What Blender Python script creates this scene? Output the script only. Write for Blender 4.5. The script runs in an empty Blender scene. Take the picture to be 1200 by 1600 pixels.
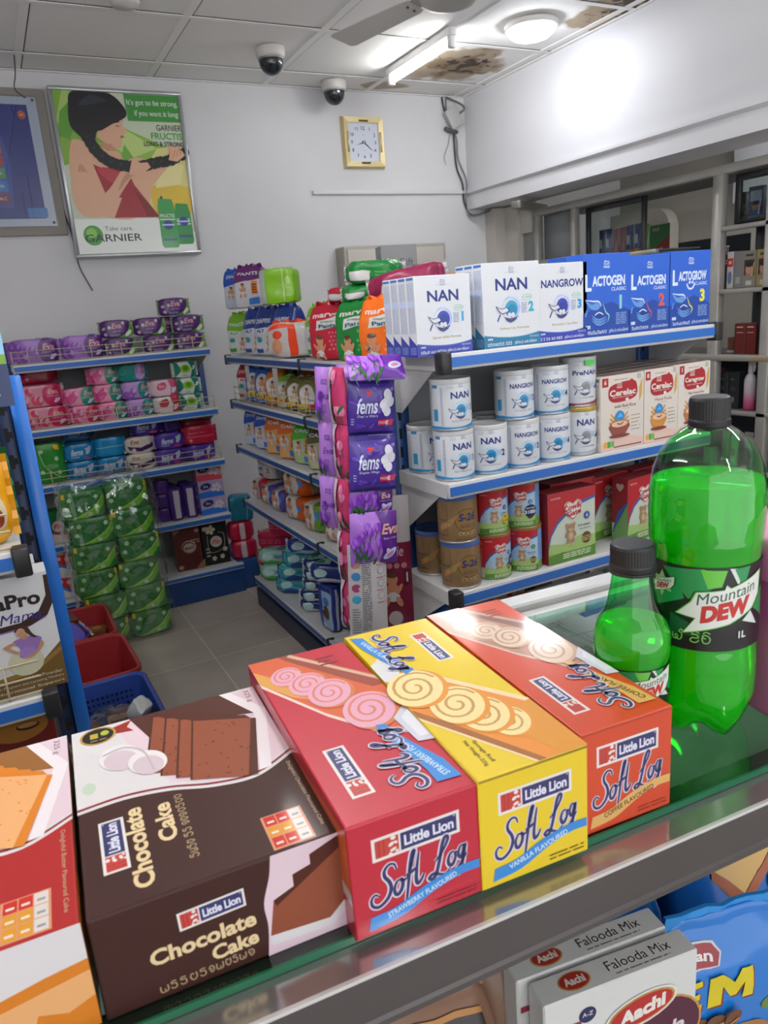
import bpy, bmesh, math, random
from mathutils import Vector, Matrix, noise
from mathutils.geometry import tessellate_polygon
random.seed(7)
SC = bpy.context.scene
COL = SC.collection
PI = math.pi
R = math.radians

# ------------------------------------------------------------------ camera
cam = bpy.data.cameras.new('camera'); camo = bpy.data.objects.new('camera', cam); COL.objects.link(camo)
def _cam():
    yaw, pit, rol = 0.46234348, 0.26310684, -0.0793505
    f = Vector((math.sin(yaw)*math.cos(pit), math.cos(yaw)*math.cos(pit), -math.sin(pit)))
    r = Vector((math.cos(yaw), -math.sin(yaw), 0)); u = r.cross(f)
    r2 = math.cos(rol)*r + math.sin(rol)*u; u2 = -math.sin(rol)*r + math.cos(rol)*u
    m = Matrix((r2, u2, -f)).transposed().to_4x4(); m.translation = (0, 0, 1.455)
    camo.matrix_world = m
_cam()
cam.sensor_fit = 'VERTICAL'; cam.sensor_height = 24; cam.lens = 24*1168.56/1600; cam.clip_start = .02
cam.dof.use_dof = True; cam.dof.focus_distance = 1.1; cam.dof.aperture_fstop = 10
SC.camera = camo
# ------------------------------------------------------------------ world, exposure
w = bpy.data.worlds.new('world'); SC.world = w; w.use_nodes = True
w.node_tree.nodes['Background'].inputs[0].default_value = (.95, .97, 1, 1)
w.node_tree.nodes['Background'].inputs[1].default_value = 1.35
SC.view_settings.view_transform = 'Standard'; SC.view_settings.look = 'None'
SC.view_settings.gamma = 1; SC.view_settings.use_curve_mapping = False
SC.view_settings.exposure = 0.6
TUBE_E, ROUND_E, SHOP_E = 30.0, 34.0, 50.0
# ------------------------------------------------------------------ materials
MATS = {}
def lin(h):
    h = h.lstrip('#'); o = []
    for i in (0, 2, 4):
        c = int(h[i:i+2], 16)/255
        o.append(c/12.92 if c <= .04045 else ((c+.055)/1.055)**2.4)
    return (*o, 1)
def M(h, rough=.45, metal=0, spec=.5, coat=0, name=None):
    k = (h, rough, metal, spec, coat)
    if k in MATS: return MATS[k]
    m = bpy.data.materials.new(name or 'paint_'+h.lstrip('#')); m.use_nodes = True
    b = m.node_tree.nodes['Principled BSDF']
    b.inputs['Base Color'].default_value = lin(h); b.inputs['Roughness'].default_value = rough
    b.inputs['Metallic'].default_value = metal; b.inputs['Specular IOR Level'].default_value = spec
    b.inputs['Coat Weight'].default_value = coat; b.inputs['Coat Roughness'].default_value = .10
    MATS[k] = m; return m
GLOSS = [.1, .36, .5]            # coat, roughness, specular of the card being printed
def P(h): return M(h, GLOSS[1], 0, GLOSS[2], GLOSS[0])            # printed card
def sat(h, k=1.28):
    c = [int(h[i:i+2], 16) for i in (0, 2, 4)]; g = .3*c[0]+.59*c[1]+.11*c[2]
    return ''.join('%02x' % max(0, min(255, round(g+(v-g)*k))) for v in c)
def F(h): return M(sat(h), .28)            # plastic film
def EM(h, e, name='lamp_glow'):
    m = bpy.data.materials.new(name); m.use_nodes = True; b = m.node_tree.nodes['Principled BSDF']
    b.inputs['Base Color'].default_value = lin(h); b.inputs['Emission Color'].default_value = lin(h)
    b.inputs['Emission Strength'].default_value = e; return m
def noisy(h1, h2, scale=4, rough=.6, lo=.35, hi=.7, bump=0, name='mottled', detail=6, metal=0):
    m = bpy.data.materials.new(name); m.use_nodes = True; t = m.node_tree; b = t.nodes['Principled BSDF']
    tc = t.nodes.new('ShaderNodeTexCoord'); n = t.nodes.new('ShaderNodeTexNoise'); n.inputs['Scale'].default_value = scale; n.inputs['Detail'].default_value = detail
    r = t.nodes.new('ShaderNodeValToRGB'); r.color_ramp.elements[0].position = lo; r.color_ramp.elements[1].position = hi
    r.color_ramp.elements[0].color = lin(h1); r.color_ramp.elements[1].color = lin(h2)
    t.links.new(tc.outputs['Object'], n.inputs['Vector']); t.links.new(n.outputs['Fac'], r.inputs['Fac']); t.links.new(r.outputs['Color'], b.inputs['Base Color'])
    b.inputs['Roughness'].default_value = rough; b.inputs['Metallic'].default_value = metal
    if bump:
        bp = t.nodes.new('ShaderNodeBump'); bp.inputs['Strength'].default_value = bump; bp.inputs['Distance'].default_value = .01
        t.links.new(n.outputs['Fac'], bp.inputs['Height']); t.links.new(bp.outputs['Normal'], b.inputs['Normal'])
    return m
def clear(h='ffffff', mixf=.1, rough=.03, name='clear_sheet', fres=True):
    """thin clear sheet: tinted see-through with a glossy skin"""
    m = bpy.data.materials.new(name); m.use_nodes = True; t = m.node_tree; t.nodes.remove(t.nodes['Principled BSDF'])
    o = t.nodes['Material Output']; a = t.nodes.new('ShaderNodeBsdfTransparent'); a.inputs[0].default_value = lin(h)
    g = t.nodes.new('ShaderNodeBsdfGlossy'); g.inputs['Roughness'].default_value = rough
    x = t.nodes.new('ShaderNodeMixShader'); x.inputs[0].default_value = mixf
    if fres:
        fr = t.nodes.new('ShaderNodeFresnel'); fr.inputs[0].default_value = 1.5
        mt = t.nodes.new('ShaderNodeMath'); mt.operation = 'MULTIPLY_ADD'; mt.inputs[1].default_value = 1.3; mt.inputs[2].default_value = mixf
        ge = t.nodes.new('ShaderNodeNewGeometry'); iv = t.nodes.new('ShaderNodeMath'); iv.operation = 'SUBTRACT'; iv.inputs[0].default_value = 1; m2 = t.nodes.new('ShaderNodeMath'); m2.operation = 'MULTIPLY'
        t.links.new(ge.outputs['Backfacing'], iv.inputs[1]); t.links.new(fr.outputs[0], mt.inputs[0]); t.links.new(mt.outputs[0], m2.inputs[0]); t.links.new(iv.outputs[0], m2.inputs[1]); t.links.new(m2.outputs[0], x.inputs[0])
    t.links.new(a.outputs[0], x.inputs[1]); t.links.new(g.outputs[0], x.inputs[2]); t.links.new(x.outputs[0], o.inputs[0])
    return m
# ------------------------------------------------------------------ mesh builder
class MB:
    def __init__(s): s.v = []; s.f = []; s.m = []; s.sm = []; s.mats = []
    def mi(s, m):
        if m not in s.mats: s.mats.append(m)
        return s.mats.index(m)
    def add(s, vs, fs, m, smooth=False, T=None):
        o = len(s.v); k = s.mi(m)
        s.v += [tuple(T @ Vector(v)) if T else tuple(v) for v in vs]
        for f in fs: s.f.append([i+o for i in f]); s.m.append(k); s.sm.append(smooth)
        return s
    def box(s, x0, x1, y0, y1, z0, z1, m, T=None):
        v = [(x, y, z) for z in (z0, z1) for y in (y0, y1) for x in (x0, x1)]
        return s.add(v, [(0,2,3,1),(4,5,7,6),(0,1,5,4),(2,6,7,3),(0,4,6,2),(1,3,7,5)], m, False, T)
    def rbox(s, x0, x1, y0, y1, z0, z1, m, r=.002, seg=2, T=None, smooth=True):
        b = bmesh.new(); bmesh.ops.create_cube(b, size=1)
        for v in b.verts: v.co = Vector(((x0+x1)/2+v.co.x*(x1-x0), (y0+y1)/2+v.co.y*(y1-y0), (z0+z1)/2+v.co.z*(z1-z0)))
        bmesh.ops.bevel(b, geom=b.edges[:], offset=r, segments=seg, affect='EDGES', profile=.5)
        s.bm(b, m, smooth, T); return s
    def bm(s, b, m, smooth=False, T=None):
        b.verts.index_update()
        s.add([v.co.copy() for v in b.verts], [[v.index for v in f.verts] for f in b.faces], m, smooth, T); b.free()
    def lathe(s, prof, m, seg=24, c=(0,0,0), smooth=True, T=None):
        v = []; f = []; n = len(prof)
        for (r, z) in prof:
            for k in range(seg):
                a = 2*PI*k/seg; v.append((c[0]+r*math.cos(a), c[1]+r*math.sin(a), c[2]+z))
        for i in range(n-1):
            for k in range(seg):
                k2 = (k+1) % seg; f.append((i*seg+k, i*seg+k2, (i+1)*seg+k2, (i+1)*seg+k))
        if prof[0][0] > 1e-5: f.append(tuple(range(seg-1, -1, -1)))
        if prof[-1][0] > 1e-5: f.append(tuple((n-1)*seg+k for k in range(seg)))
        return s.add(v, f, m, smooth, T)
    def tube(s, pts, r, m, seg=6, closed=False):
        pts = [Vector(p) for p in pts]; n = len(pts); v = []; f = []; up = Vector((.13, .21, 1)).normalized()
        for i, p in enumerate(pts):
            a = pts[i-1] if (i > 0 or closed) else p; b = pts[(i+1) % n] if (i < n-1 or closed) else p
            d = (b-a).normalized(); u = d.cross(up)
            if u.length < 1e-3: u = d.cross(Vector((1, 0, 0)))
            u.normalize(); w_ = d.cross(u)
            for k in range(seg):
                t = 2*PI*k/seg; v.append(p + u*math.cos(t)*r + w_*math.sin(t)*r)
        for i in range(n if closed else n-1):
            for k in range(seg):
                k2 = (k+1) % seg; j = (i+1) % n; f.append((i*seg+k, i*seg+k2, j*seg+k2, j*seg+k))
        if not closed: f += [tuple(range(seg-1, -1, -1)), tuple((n-1)*seg+k for k in range(seg))]
        return s.add(v, f, m, True)
    def prism(s, poly, h0, h1, m, ax='y', T=None, smooth=False):
        """closed 2-D outline pulled along an axis: poly is (x,z) for y, (y,z) for x, (x,y) for z"""
        def q(p, h): return {'y': (p[0], h, p[1]), 'x': (h, p[0], p[1]), 'z': (p[0], p[1], h)}[ax]
        n = len(poly); v = [q(p, h0) for p in poly] + [q(p, h1) for p in poly]
        f = [(i, (i+1) % n, n+(i+1) % n, n+i) for i in range(n)] + [tuple(range(n-1, -1, -1)), tuple(range(n, 2*n))]
        return s.add(v, f, m, smooth, T)
    def mesh(s, name, fix=True):
        me = bpy.data.meshes.new(name); me.from_pydata(s.v, [], s.f)
        for m in s.mats: me.materials.append(m)
        me.polygons.foreach_set('material_index', s.m); me.polygons.foreach_set('use_smooth', s.sm)
        me.update(); return me
    def build(s, name, parent=None, loc=None, rot=None):
        o = bpy.data.objects.new(name, s.mesh(name)); COL.objects.link(o)
        if parent: o.parent = parent
        if loc: o.location = loc
        if rot: o.rotation_euler = rot
        return o
def tag(o, label=None, cat=None, group=None, kind=None):
    if label: o['label'] = label
    if cat: o['category'] = cat
    if group: o['group'] = group
    if kind: o['kind'] = kind
    return o
def empty(name, loc=(0,0,0), rz=0, label=None, cat=None, group=None):
    o = bpy.data.objects.new(name, None); COL.objects.link(o); o.location = loc; o.rotation_euler = (0, 0, rz); o.empty_display_size = .02
    return tag(o, label, cat, group)
def struct(mb, name): return tag(mb.build(name), kind='structure')
# a kind of product: built once, its meshes shared by every copy
class Kind:
    def __init__(s, name, cat, parts): s.name = name; s.cat = cat; s.parts = parts      # parts: (name, mesh, parent index or None[, label])
def put(k, loc, rz=0, label=None, group=None, rx=0, ry=0, sc=None):
    if len(k.parts) == 1:
        r = bpy.data.objects.new(k.name, k.parts[0][1]); COL.objects.link(r)
    else:
        r = bpy.data.objects.new(k.name, None); COL.objects.link(r); r.empty_display_size = .02; done = []
        for p in k.parts:
            o = bpy.data.objects.new(p[0], p[1]); COL.objects.link(o); o.parent = r if p[2] is None else done[p[2]]
            if len(p) > 3: o['label'] = p[3]
            done.append(o)
    r.location = loc; r.rotation_euler = (rx, ry, rz)
    if sc: r.scale = sc if hasattr(sc, '__len__') else (sc,)*3
    return tag(r, label, k.cat, group)
# ------------------------------------------------------------------ printed artwork (flat shapes laid on a part's own surface)
TXT = {}
def textgeo(s, bold=0, shear=0, space=1):
    if 'M' in s: bold = min(bold, .0)
    k = (s, bold, shear, space)
    if k in TXT: return TXT[k]
    c = bpy.data.curves.new('t', 'FONT'); c.body = s; c.size = 1; c.offset = bold; c.shear = shear; c.resolution_u = 3; c.space_character = space; c.fill_mode = 'FRONT' if hasattr(c, 'fill_mode') else c.fill_mode
    o = bpy.data.objects.new('t', c); COL.objects.link(o); bpy.context.view_layer.update()
    me = bpy.data.meshes.new_from_object(o.evaluated_get(bpy.context.evaluated_depsgraph_get()))
    v = [(p.co.x, p.co.y) for p in me.vertices]; f = []
    for p in me.polygons: f.append(tuple(p.vertices))
    bpy.data.objects.remove(o); bpy.data.curves.remove(c); bpy.data.meshes.remove(me)
    if not v: v = [(0,0),(1,0),(1,1)]; f = [(0,1,2)]
    x0 = min(p[0] for p in v); x1 = max(p[0] for p in v); y0 = min(p[1] for p in v); y1 = max(p[1] for p in v)
    TXT[k] = ([(p[0]-x0, p[1]-y0) for p in v], f, x1-x0, y1-y0); return TXT[k]
def spline(pts, n=6, closed=False):
    out = []; N = len(pts); g = (lambda i: pts[i % N]) if closed else (lambda i: pts[max(0, min(N-1, i))])
    for i in range(N if closed else N-1):
        a, b, c, d = g(i-1), g(i), g(i+1), g(i+2)
        for k in range(n):
            t = k/n
            out.append(tuple(.5*(2*b[j]+(c[j]-a[j])*t+(2*a[j]-5*b[j]+4*c[j]-d[j])*t*t+(3*b[j]-a[j]-3*c[j]+d[j])*t**3) for j in range(2)))
    if not closed: out.append(tuple(pts[-1]))
    return out
class Art:
    def __init__(s): s.L = []; s.lo = 0
    def _put(s, v, f, m, T=None):
        if T: v = [T(p) for p in v]
        bb = (min(p[0] for p in v), min(p[1] for p in v), max(p[0] for p in v), max(p[1] for p in v)); lay = 1
        for (_, _, _, b, l) in s.L:
            if l >= lay and b[0] < bb[2] and b[2] > bb[0] and b[1] < bb[3] and b[3] > bb[1]: lay = l+1
        s.L.append((v, f, m, bb, lay)); return s
    def poly(s, pts, m, sm=0):
        if sm: pts = spline(pts, sm, True)
        t = tessellate_polygon([[Vector((p[0], p[1], 0)) for p in pts]])
        return s._put(list(pts), [tuple(q) for q in t], m)
    def rect(s, x0, y0, x1, y1, m): return s._put([(x0,y0),(x1,y0),(x1,y1),(x0,y1)], [(0,1,2,3)], m)
    def ell(s, cx, cy, rx, ry, m, rot=0, seg=22, a0=0, a1=360):
        full = a1-a0 >= 360; n = seg; v = []
        for k in range(n if full else n+1):
            a = R(a0+(a1-a0)*k/n); x, y = rx*math.cos(a), ry*math.sin(a)
            v.append((cx+x*math.cos(rot)-y*math.sin(rot), cy+x*math.sin(rot)+y*math.cos(rot)))
        if not full: v.append((cx, cy))
        c = [(cx, cy)]+v if full else v
        if full: return s._put(c, [(0, i+1, (i+1) % n+1) for i in range(n)], m)
        return s._put(v, [(len(v)-1, i, i+1) for i in range(n)], m)
    def stroke(s, pts, w_, m, sm=5, w1=None):
        """ribbon along a path, width w_ tapering at both ends to w1"""
        if sm: pts = spline(pts, sm)
        n = len(pts); v = []; f = []
        for i, p in enumerate(pts):
            a = pts[max(0, i-1)]; b = pts[min(n-1, i+1)]; dx, dy = b[0]-a[0], b[1]-a[1]; l = math.hypot(dx, dy) or 1
            ww = w_ if w1 is None else w1+(w_-w1)*math.sin(PI*min(1, max(0, i/(n-1))))
            v += [(p[0]-dy/l*ww/2, p[1]+dx/l*ww/2), (p[0]+dy/l*ww/2, p[1]-dx/l*ww/2)]
        for i in range(n-1): f.append((2*i, 2*i+1, 2*i+3, 2*i+2))
        return s._put(v, f, m)
    def text(s, t, cx, cy, h, m, w=None, rot=0, bold=.012, shear=0, al='c', arc=None, space=1, skew=0):
        v, f, W, H = textgeo(t, bold, shear, space); sy = h/H; sx = (w/W) if w else sy
        ox = {'c': W/2, 'l': 0, 'r': W}[al]; c, sn = math.cos(rot), math.sin(rot)
        def T(p):
            x, y = (p[0]-ox)*sx, (p[1]-H/2)*sy
            y += skew*x
            if arc: y += arc*x*x
            return (cx+x*c-y*sn, cy+x*sn+y*c)
        return s._put(v, f, m, T)
    def flower(s, cx, cy, r, m, m2=None, n=5, rot=0):
        for k in range(n): s.ell(cx+.55*r*math.cos(2*PI*k/n+rot), cy+.55*r*math.sin(2*PI*k/n+rot), .42*r, .34*r, m, 2*PI*k/n+rot, 8)
        if m2: s.ell(cx, cy, .25*r, .25*r, m2, 0, 8)
        return s
    def lines(s, x0, y0, x1, y1, n, m, jit=.25, th=.45):
        """rows of tiny print"""
        st = (y1-y0)/n; rr = random.Random(n*7+int(1e4*x0)); v = []; f = []
        for k in range(n):
            y = y0+st*k; x = x0
            while x < x1:
                l = min(x1-x, st*rr.uniform(1.5, 5))
                i = len(v); v += [(x, y), (x+l, y), (x+l, y+st*th), (x, y+st*th)]; f.append((i, i+1, i+2, i+3)); x += l+st*.6
        return s._put(v, f, m)
    def merge(s, o, T):
        for (v, f, m, b, l) in o.L: s._put(v, f, m, T)
        return s
    def lay(s, mb, fn, eps=.0003, ucut=None, vcut=None, flip=False):
        for (v, f, m, b, l) in s.L:
            f2 = [tuple(reversed(q)) for q in f] if flip else f
            if ucut or vcut:
                bm = bmesh.new(); vs = [bm.verts.new((p[0], p[1], 0)) for p in v]
                for q in f2:
                    try: bm.faces.new([vs[i] for i in q])
                    except ValueError: pass
                for ax, cuts in ((0, ucut or []), (1, vcut or [])):
                    for c in cuts:
                        if b[ax] < c < b[ax+2]:
                            co = Vector((c, 0, 0)) if ax == 0 else Vector((0, c, 0)); no = Vector((1, 0, 0)) if ax == 0 else Vector((0, 1, 0))
                            bmesh.ops.bisect_plane(bm, geom=bm.verts[:]+bm.edges[:]+bm.faces[:], plane_co=co, plane_no=no, dist=1e-7)
                bm.verts.index_update()
                mb.add([fn(p.co.x, p.co.y, l*eps) for p in bm.verts], [[p.index for p in q.verts] for q in bm.faces], m, True); bm.free()
            else: mb.add([fn(p[0], p[1], l*eps) for p in v], f2, m)
        return mb
# faces of a box standing with its front (towards -Y) on y=0, centred on x
def face(which, w_, d, h):
    return {'front': lambda u, v, e: (u-w_/2, -e, v), 'top': lambda u, v, e: (u-w_/2, v, h+e), 'left': lambda u, v, e: (-w_/2-e, d-u, v),
            'right': lambda u, v, e: (w_/2+e, u, v), 'back': lambda u, v, e: (w_/2-u, d+e, v)}[which]
def carton(name, cat, w_, d, h, base, arts, r=.0012, eps=.00025):
    mb = MB(); mb.rbox(-w_/2, w_/2, 0, d, 0, h, base, r, 1, smooth=False)
    for k, a in arts.items(): a.lay(mb, face(k, w_, d, h), eps)
    return Kind(name, cat, [(name, mb.mesh(name), None)])
def cyl(rad, mid=0):
    """wrap: u runs round the can, u=0 faces -Y"""
    return lambda u, v, e: ((rad+e)*math.sin(u/rad+mid), -(rad+e)*math.cos(u/rad+mid), v)
def frange(a, b, n): return [a+(b-a)*i/n for i in range(1, n)]
# soft packs: a rounded block whose film is pinched at chosen ends
def softfn(w_, d, h, n=7, top=0, ends=0, seed=0, wr=.003, sag=0, bot=0):
    off = Vector((seed*3.1, seed*1.7, seed*.9))
    def sm(t): t = max(0, min(1, t)); return t*t*(3-2*t)
    def fn(a, b, c, e=0):
        s = (abs(a)**n+abs(b)**n+abs(c)**n)**(-1/n) if (a or b or c) else 1
        x, z, y = a*s, b*s, c*s
        if top: t = sm((b-.35)/.65); y *= 1-top*t; x *= 1-.10*top*t
        if bot: t = sm((-b-.35)/.65); y *= 1-bot*t
        if ends: t = sm((abs(a)-.6)/.4); y *= 1-ends*t; z *= 1-.25*ends*t
        p = Vector((x*w_/2, y*d/2, z*h/2+h/2))
        if wr:
            q = p*18+off; p += Vector((noise.noise(q), noise.noise(q+Vector((9,1,3))), noise.noise(q+Vector((4,7,2)))))*wr
            q = p*55+off; p += Vector((0, noise.noise(q), noise.noise(q+Vector((3,3,3)))))*wr*.35
        if sag: p.z -= sag*h*(p.x/w_*2)**2
        p.z = max(p.z, .0005); p.y += d/2
        nrm = Vector((x*.2, y if abs(c) > .98 else .2*y, z if abs(b) > .98 else 0)); 
        return p + (nrm.normalized()*e if e and nrm.length else Vector())
    return fn
def softmesh(mb, fn, m, N=10):
    for ax in range(3):
        for sg in (-1, 1):
            v = []; f = []
            for i in range(N+1):
                for j in range(N+1):
                    p, q = 2*i/N-1, 2*j/N-1
                    a, b, c = [(sg, p, q), (p, sg, q), (p, q, sg)][ax]
                    v.append(fn(a, b, c))
            for i in range(N):
                for j in range(N):
                    k = i*(N+1)+j; q = (k, k+1, k+N+2, k+N+1); f.append(q if (sg > 0) == (ax != 1) else tuple(reversed(q)))
            mb.add(v, f, m, True)
def softpack(name, cat, w_, d, h, base, arts, parts=(), N=10, eps=.0008, **kw):
    """arts: front/top/left/right Art in metres; parts: extra (name, mesh, parent) of the pack"""
    fn = softfn(w_, d, h, **kw); mb = MB(); softmesh(mb, fn, base, N)
    mp = {'front': lambda u, v, e: fn(2*u/w_-1, 2*v/h-1, -1, e), 'top': lambda u, v, e: fn(2*u/w_-1, 1, 2*v/d-1, e),
          'left': lambda u, v, e: fn(-1, 2*v/h-1, 1-2*u/d, e), 'right': lambda u, v, e: fn(1, 2*v/h-1, 2*u/d-1, e)}
    for k, a in arts.items():
        U = d if k in ('left', 'right') else w_; V = d if k == 'top' else h
        g = mp[k]
        if k in ('left', 'right'):
            s_ = -1 if k == 'left' else 1
            g = (lambda g0, s0: lambda u, v, e: g0(u, v, 0)+Vector((s0*e, 0, 0)))(g, s_)
        a.lay(mb, g, eps, frange(0, U, N), frange(0, V, N))
    return Kind(name, cat, [('film_body' if parts else name, mb.mesh(name), None)]+list(parts))
# ================================================================== the setting
WHT = noisy('c9c8ca', 'd6d6d8', 1.3, .7, .3, .75, .02, 'wall_paint')
WR = noisy('c8c8cc', 'd3d3d7', 1.1, .6, .3, .75, .02, 'wall_paint_gloss')
BK, RX, CZ = 4.37, 2.97, 2.71
def tile_floor():
    m = bpy.data.materials.new('floor_tiles'); m.use_nodes = True; t = m.node_tree; b = t.nodes['Principled BSDF']
    tc = t.nodes.new('ShaderNodeTexCoord'); mp = t.nodes.new('ShaderNodeMapping'); mp.inputs['Location'].default_value = (-.26, -.345, 0)
    br = t.nodes.new('ShaderNodeTexBrick'); br.offset = 0; br.squash = 1
    for k, v in {'Scale': 1, 'Brick Width': .4, 'Row Height': .4, 'Mortar Size': .0022, 'Mortar Smooth': .1, 'Bias': 0}.items(): br.inputs[k].default_value = v
    br.inputs['Color1'].default_value = lin('b5ada3'); br.inputs['Color2'].default_value = lin('aea69d'); br.inputs['Mortar'].default_value = lin('e0d7c8')
    n = t.nodes.new('ShaderNodeTexNoise'); n.inputs['Scale'].default_value = 3; n.inputs['Detail'].default_value = 8
    mx = t.nodes.new('ShaderNodeMix'); mx.data_type = 'RGBA'; mx.blend_type = 'MULTIPLY'; mx.inputs['Factor'].default_value = .5
    rp = t.nodes.new('ShaderNodeValToRGB'); rp.color_ramp.elements[0].position = .35; rp.color_ramp.elements[0].color = (.62, .6, .57, 1); rp.color_ramp.elements[1].position = .65
    t.links.new(tc.outputs['Object'], mp.inputs[0]); t.links.new(mp.outputs[0], br.inputs['Vector']); t.links.new(tc.outputs['Object'], n.inputs['Vector'])
    t.links.new(n.outputs['Fac'], rp.inputs['Fac']); t.links.new(br.outputs['Color'], mx.inputs['A']); t.links.new(rp.outputs['Color'], mx.inputs['B'])
    t.links.new(mx.outputs['Result'], b.inputs['Base Color']); b.inputs['Roughness'].default_value = .35
    return m
struct(MB().box(-2.6, 4.4, -2.6, BK+.1, -.1, 0, tile_floor()), 'floor')
struct(MB().box(-2.6, 4.4, BK, BK+.1, 0, CZ+.1, WHT), 'wall_back')
struct(MB().box(-2.7, -2.6, -2.6, BK+.1, 0, CZ+.1, WHT), 'wall_left')
mb = MB(); mb.box(RX, RX+.28, -2.6, BK, 2.045, CZ+.1, WR)                       # deep beam over the display cabinet
mb.prism([(RX-.004, 2.13), (RX-.022, 2.142), (RX-.022, 2.158), (RX, 2.162), (RX, 2.13)], -2.6, BK, WR, 'y')
struct(mb, 'wall_right')
def ceiling_mat():
    m = noisy('e6e4e2', 'eeecea', .9, .8, .3, .8, 0, 'ceiling_board'); t = m.node_tree; b = t.nodes['Principled BSDF']
    src = b.inputs['Base Color'].links[0].from_socket; tc = t.nodes.new('ShaderNodeTexCoord')
    for (x, y, rx, ry, sc, lo, col) in ((2.58, 3.80, .38, .40, 5, .50, 'ab9a86'), (2.58, 3.80, .36, .36, 9, .60, '86725a'), (2.60, 3.80, .30, .30, 17, .66, '40342a'), (2.86, 2.85, .26, .6, 4, .50, 'a8977f'), (2.88, 2.85, .2, .5, 17, .64, '4a3c2e'), (2.3, 4.25, .3, .09, 4, .50, 'b3a28e')):
        mp = t.nodes.new('ShaderNodeMapping'); mp.inputs['Location'].default_value = (-x/rx, -y/ry, -CZ/.5); mp.inputs['Scale'].default_value = (1/rx, 1/ry, 1/.5)
        g = t.nodes.new('ShaderNodeTexGradient'); g.gradient_type = 'SPHERICAL'
        n = t.nodes.new('ShaderNodeTexNoise'); n.inputs['Scale'].default_value = sc; n.inputs['Detail'].default_value = 5
        a = t.nodes.new('ShaderNodeMath'); a.operation = 'MULTIPLY_ADD'; a.inputs[1].default_value = .45
        r = t.nodes.new('ShaderNodeValToRGB'); r.color_ramp.elements[0].position = lo+.12; r.color_ramp.elements[1].position = lo+.2
        x_ = t.nodes.new('ShaderNodeMath'); x_.operation = 'MULTIPLY'
        gr = t.nodes.new('ShaderNodeValToRGB'); gr.color_ramp.elements[1].position = .35
        mx = t.nodes.new('ShaderNodeMix'); mx.data_type = 'RGBA'
        L = t.links.new
        L(tc.outputs['Object'], mp.inputs[0]); L(mp.outputs[0], g.inputs[0]); L(tc.outputs['Object'], n.inputs['Vector'])
        L(g.outputs['Fac'], a.inputs[0]); L(n.outputs['Fac'], a.inputs[2]); L(a.outputs[0], r.inputs['Fac']); L(g.outputs['Fac'], gr.inputs['Fac'])
        L(r.outputs['Color'], x_.inputs[0]); L(gr.outputs['Color'], x_.inputs[1]); L(x_.outputs[0], mx.inputs['Factor'])
        L(src, mx.inputs['A']); mx.inputs['B'].default_value = lin(col); src = mx.outputs['Result']
    t.links.new(src, b.inputs['Base Color']); return m
GX = [-2.12, -1.49, -.87, -.245, .385, 1.012, 1.641, 2.272, 2.9]; GY = [4.12-.6*k for k in range(12)]
struct(MB().box(-2.6, RX, -2.6, BK, CZ, CZ+.1, ceiling_mat()), 'ceiling')
mb = MB(); bar = M('eceae8', .6); gap = M('2a2724', .8)
for x in GX:
    mb.box(x-.018, x+.018, -2.6, BK-.001, CZ-.004, CZ-.0005, bar); mb.box(x+.018, x+.0235, -2.6, BK-.001, CZ-.0012, CZ-.0004, gap)
for y in GY:
    mb.box(-2.6, RX-.001, y-.013, y+.013, CZ-.0045, CZ-.0006, bar); mb.box(-2.6, RX-.001, y-.0195, y-.013, CZ-.0013, CZ-.0004, gap)
mb.box(-2.6, RX-.001, BK-.02, BK-.0005, CZ-.006, CZ-.0005, bar); mb.box(-2.6, RX-.001, BK-.025, BK-.02, CZ-.0012, CZ-.0004, gap)
mb.box(RX-.02, RX-.0005, -2.6, BK-.02, CZ-.006, CZ-.0005, bar)
struct(mb, 'trim_1')
# small surface conduit on the back wall
struct(MB().rbox(1.874, RX-.001, BK-.016, BK-.0005, 2.140, 2.162, M('cfcfd0', .4), .002), 'trim_2')
# space behind the display cabinet: pier, far wall with a round-cornered panel, its ceiling
PIER = noisy('b4afa8', 'bfbbb5', 2, .6, name='pier_paint')
mb = MB(); mb.box(3.10, 3.24, 4.26, BK-.001, 0, 2.04, PIER); mb.box(3.18, 3.24, 4.13, 4.26, 0, 2.04, PIER)
mb.box(3.2, 3.24, 4.01, 4.13, 1.86, 2.04, PIER); mb.box(3.225, 3.235, 4.01, 4.13, 0, 1.86, M('7f8280', .3))
struct(mb, 'wall_pier')
far = noisy('aba79e', 'b5b1a9', 1, .7, name='far_wall_paint')
mb = MB(); mb.box(4.3, 4.4, -2.6, BK, 0, CZ, far); mb.box(4.22, 4.3, -2.6, 3.35, 1.92, CZ, M('c9cdd2', .6)); struct(mb, 'wall_far')
pan = [(4.36, 0.0), (4.36, 1.98)]+[(3.96-.14*math.sin(R(a)), 1.84+.14*math.cos(R(a))) for a in range(0, 91, 10)]+[(3.82, 0.0)]
struct(MB().prism(pan, 4.20, 4.29, M('b9b5ab', .6), 'x'), 'wall_panel')
struct(MB().box(RX, 4.4, -2.6, BK, CZ, CZ+.1, far), 'ceiling_far')

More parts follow.
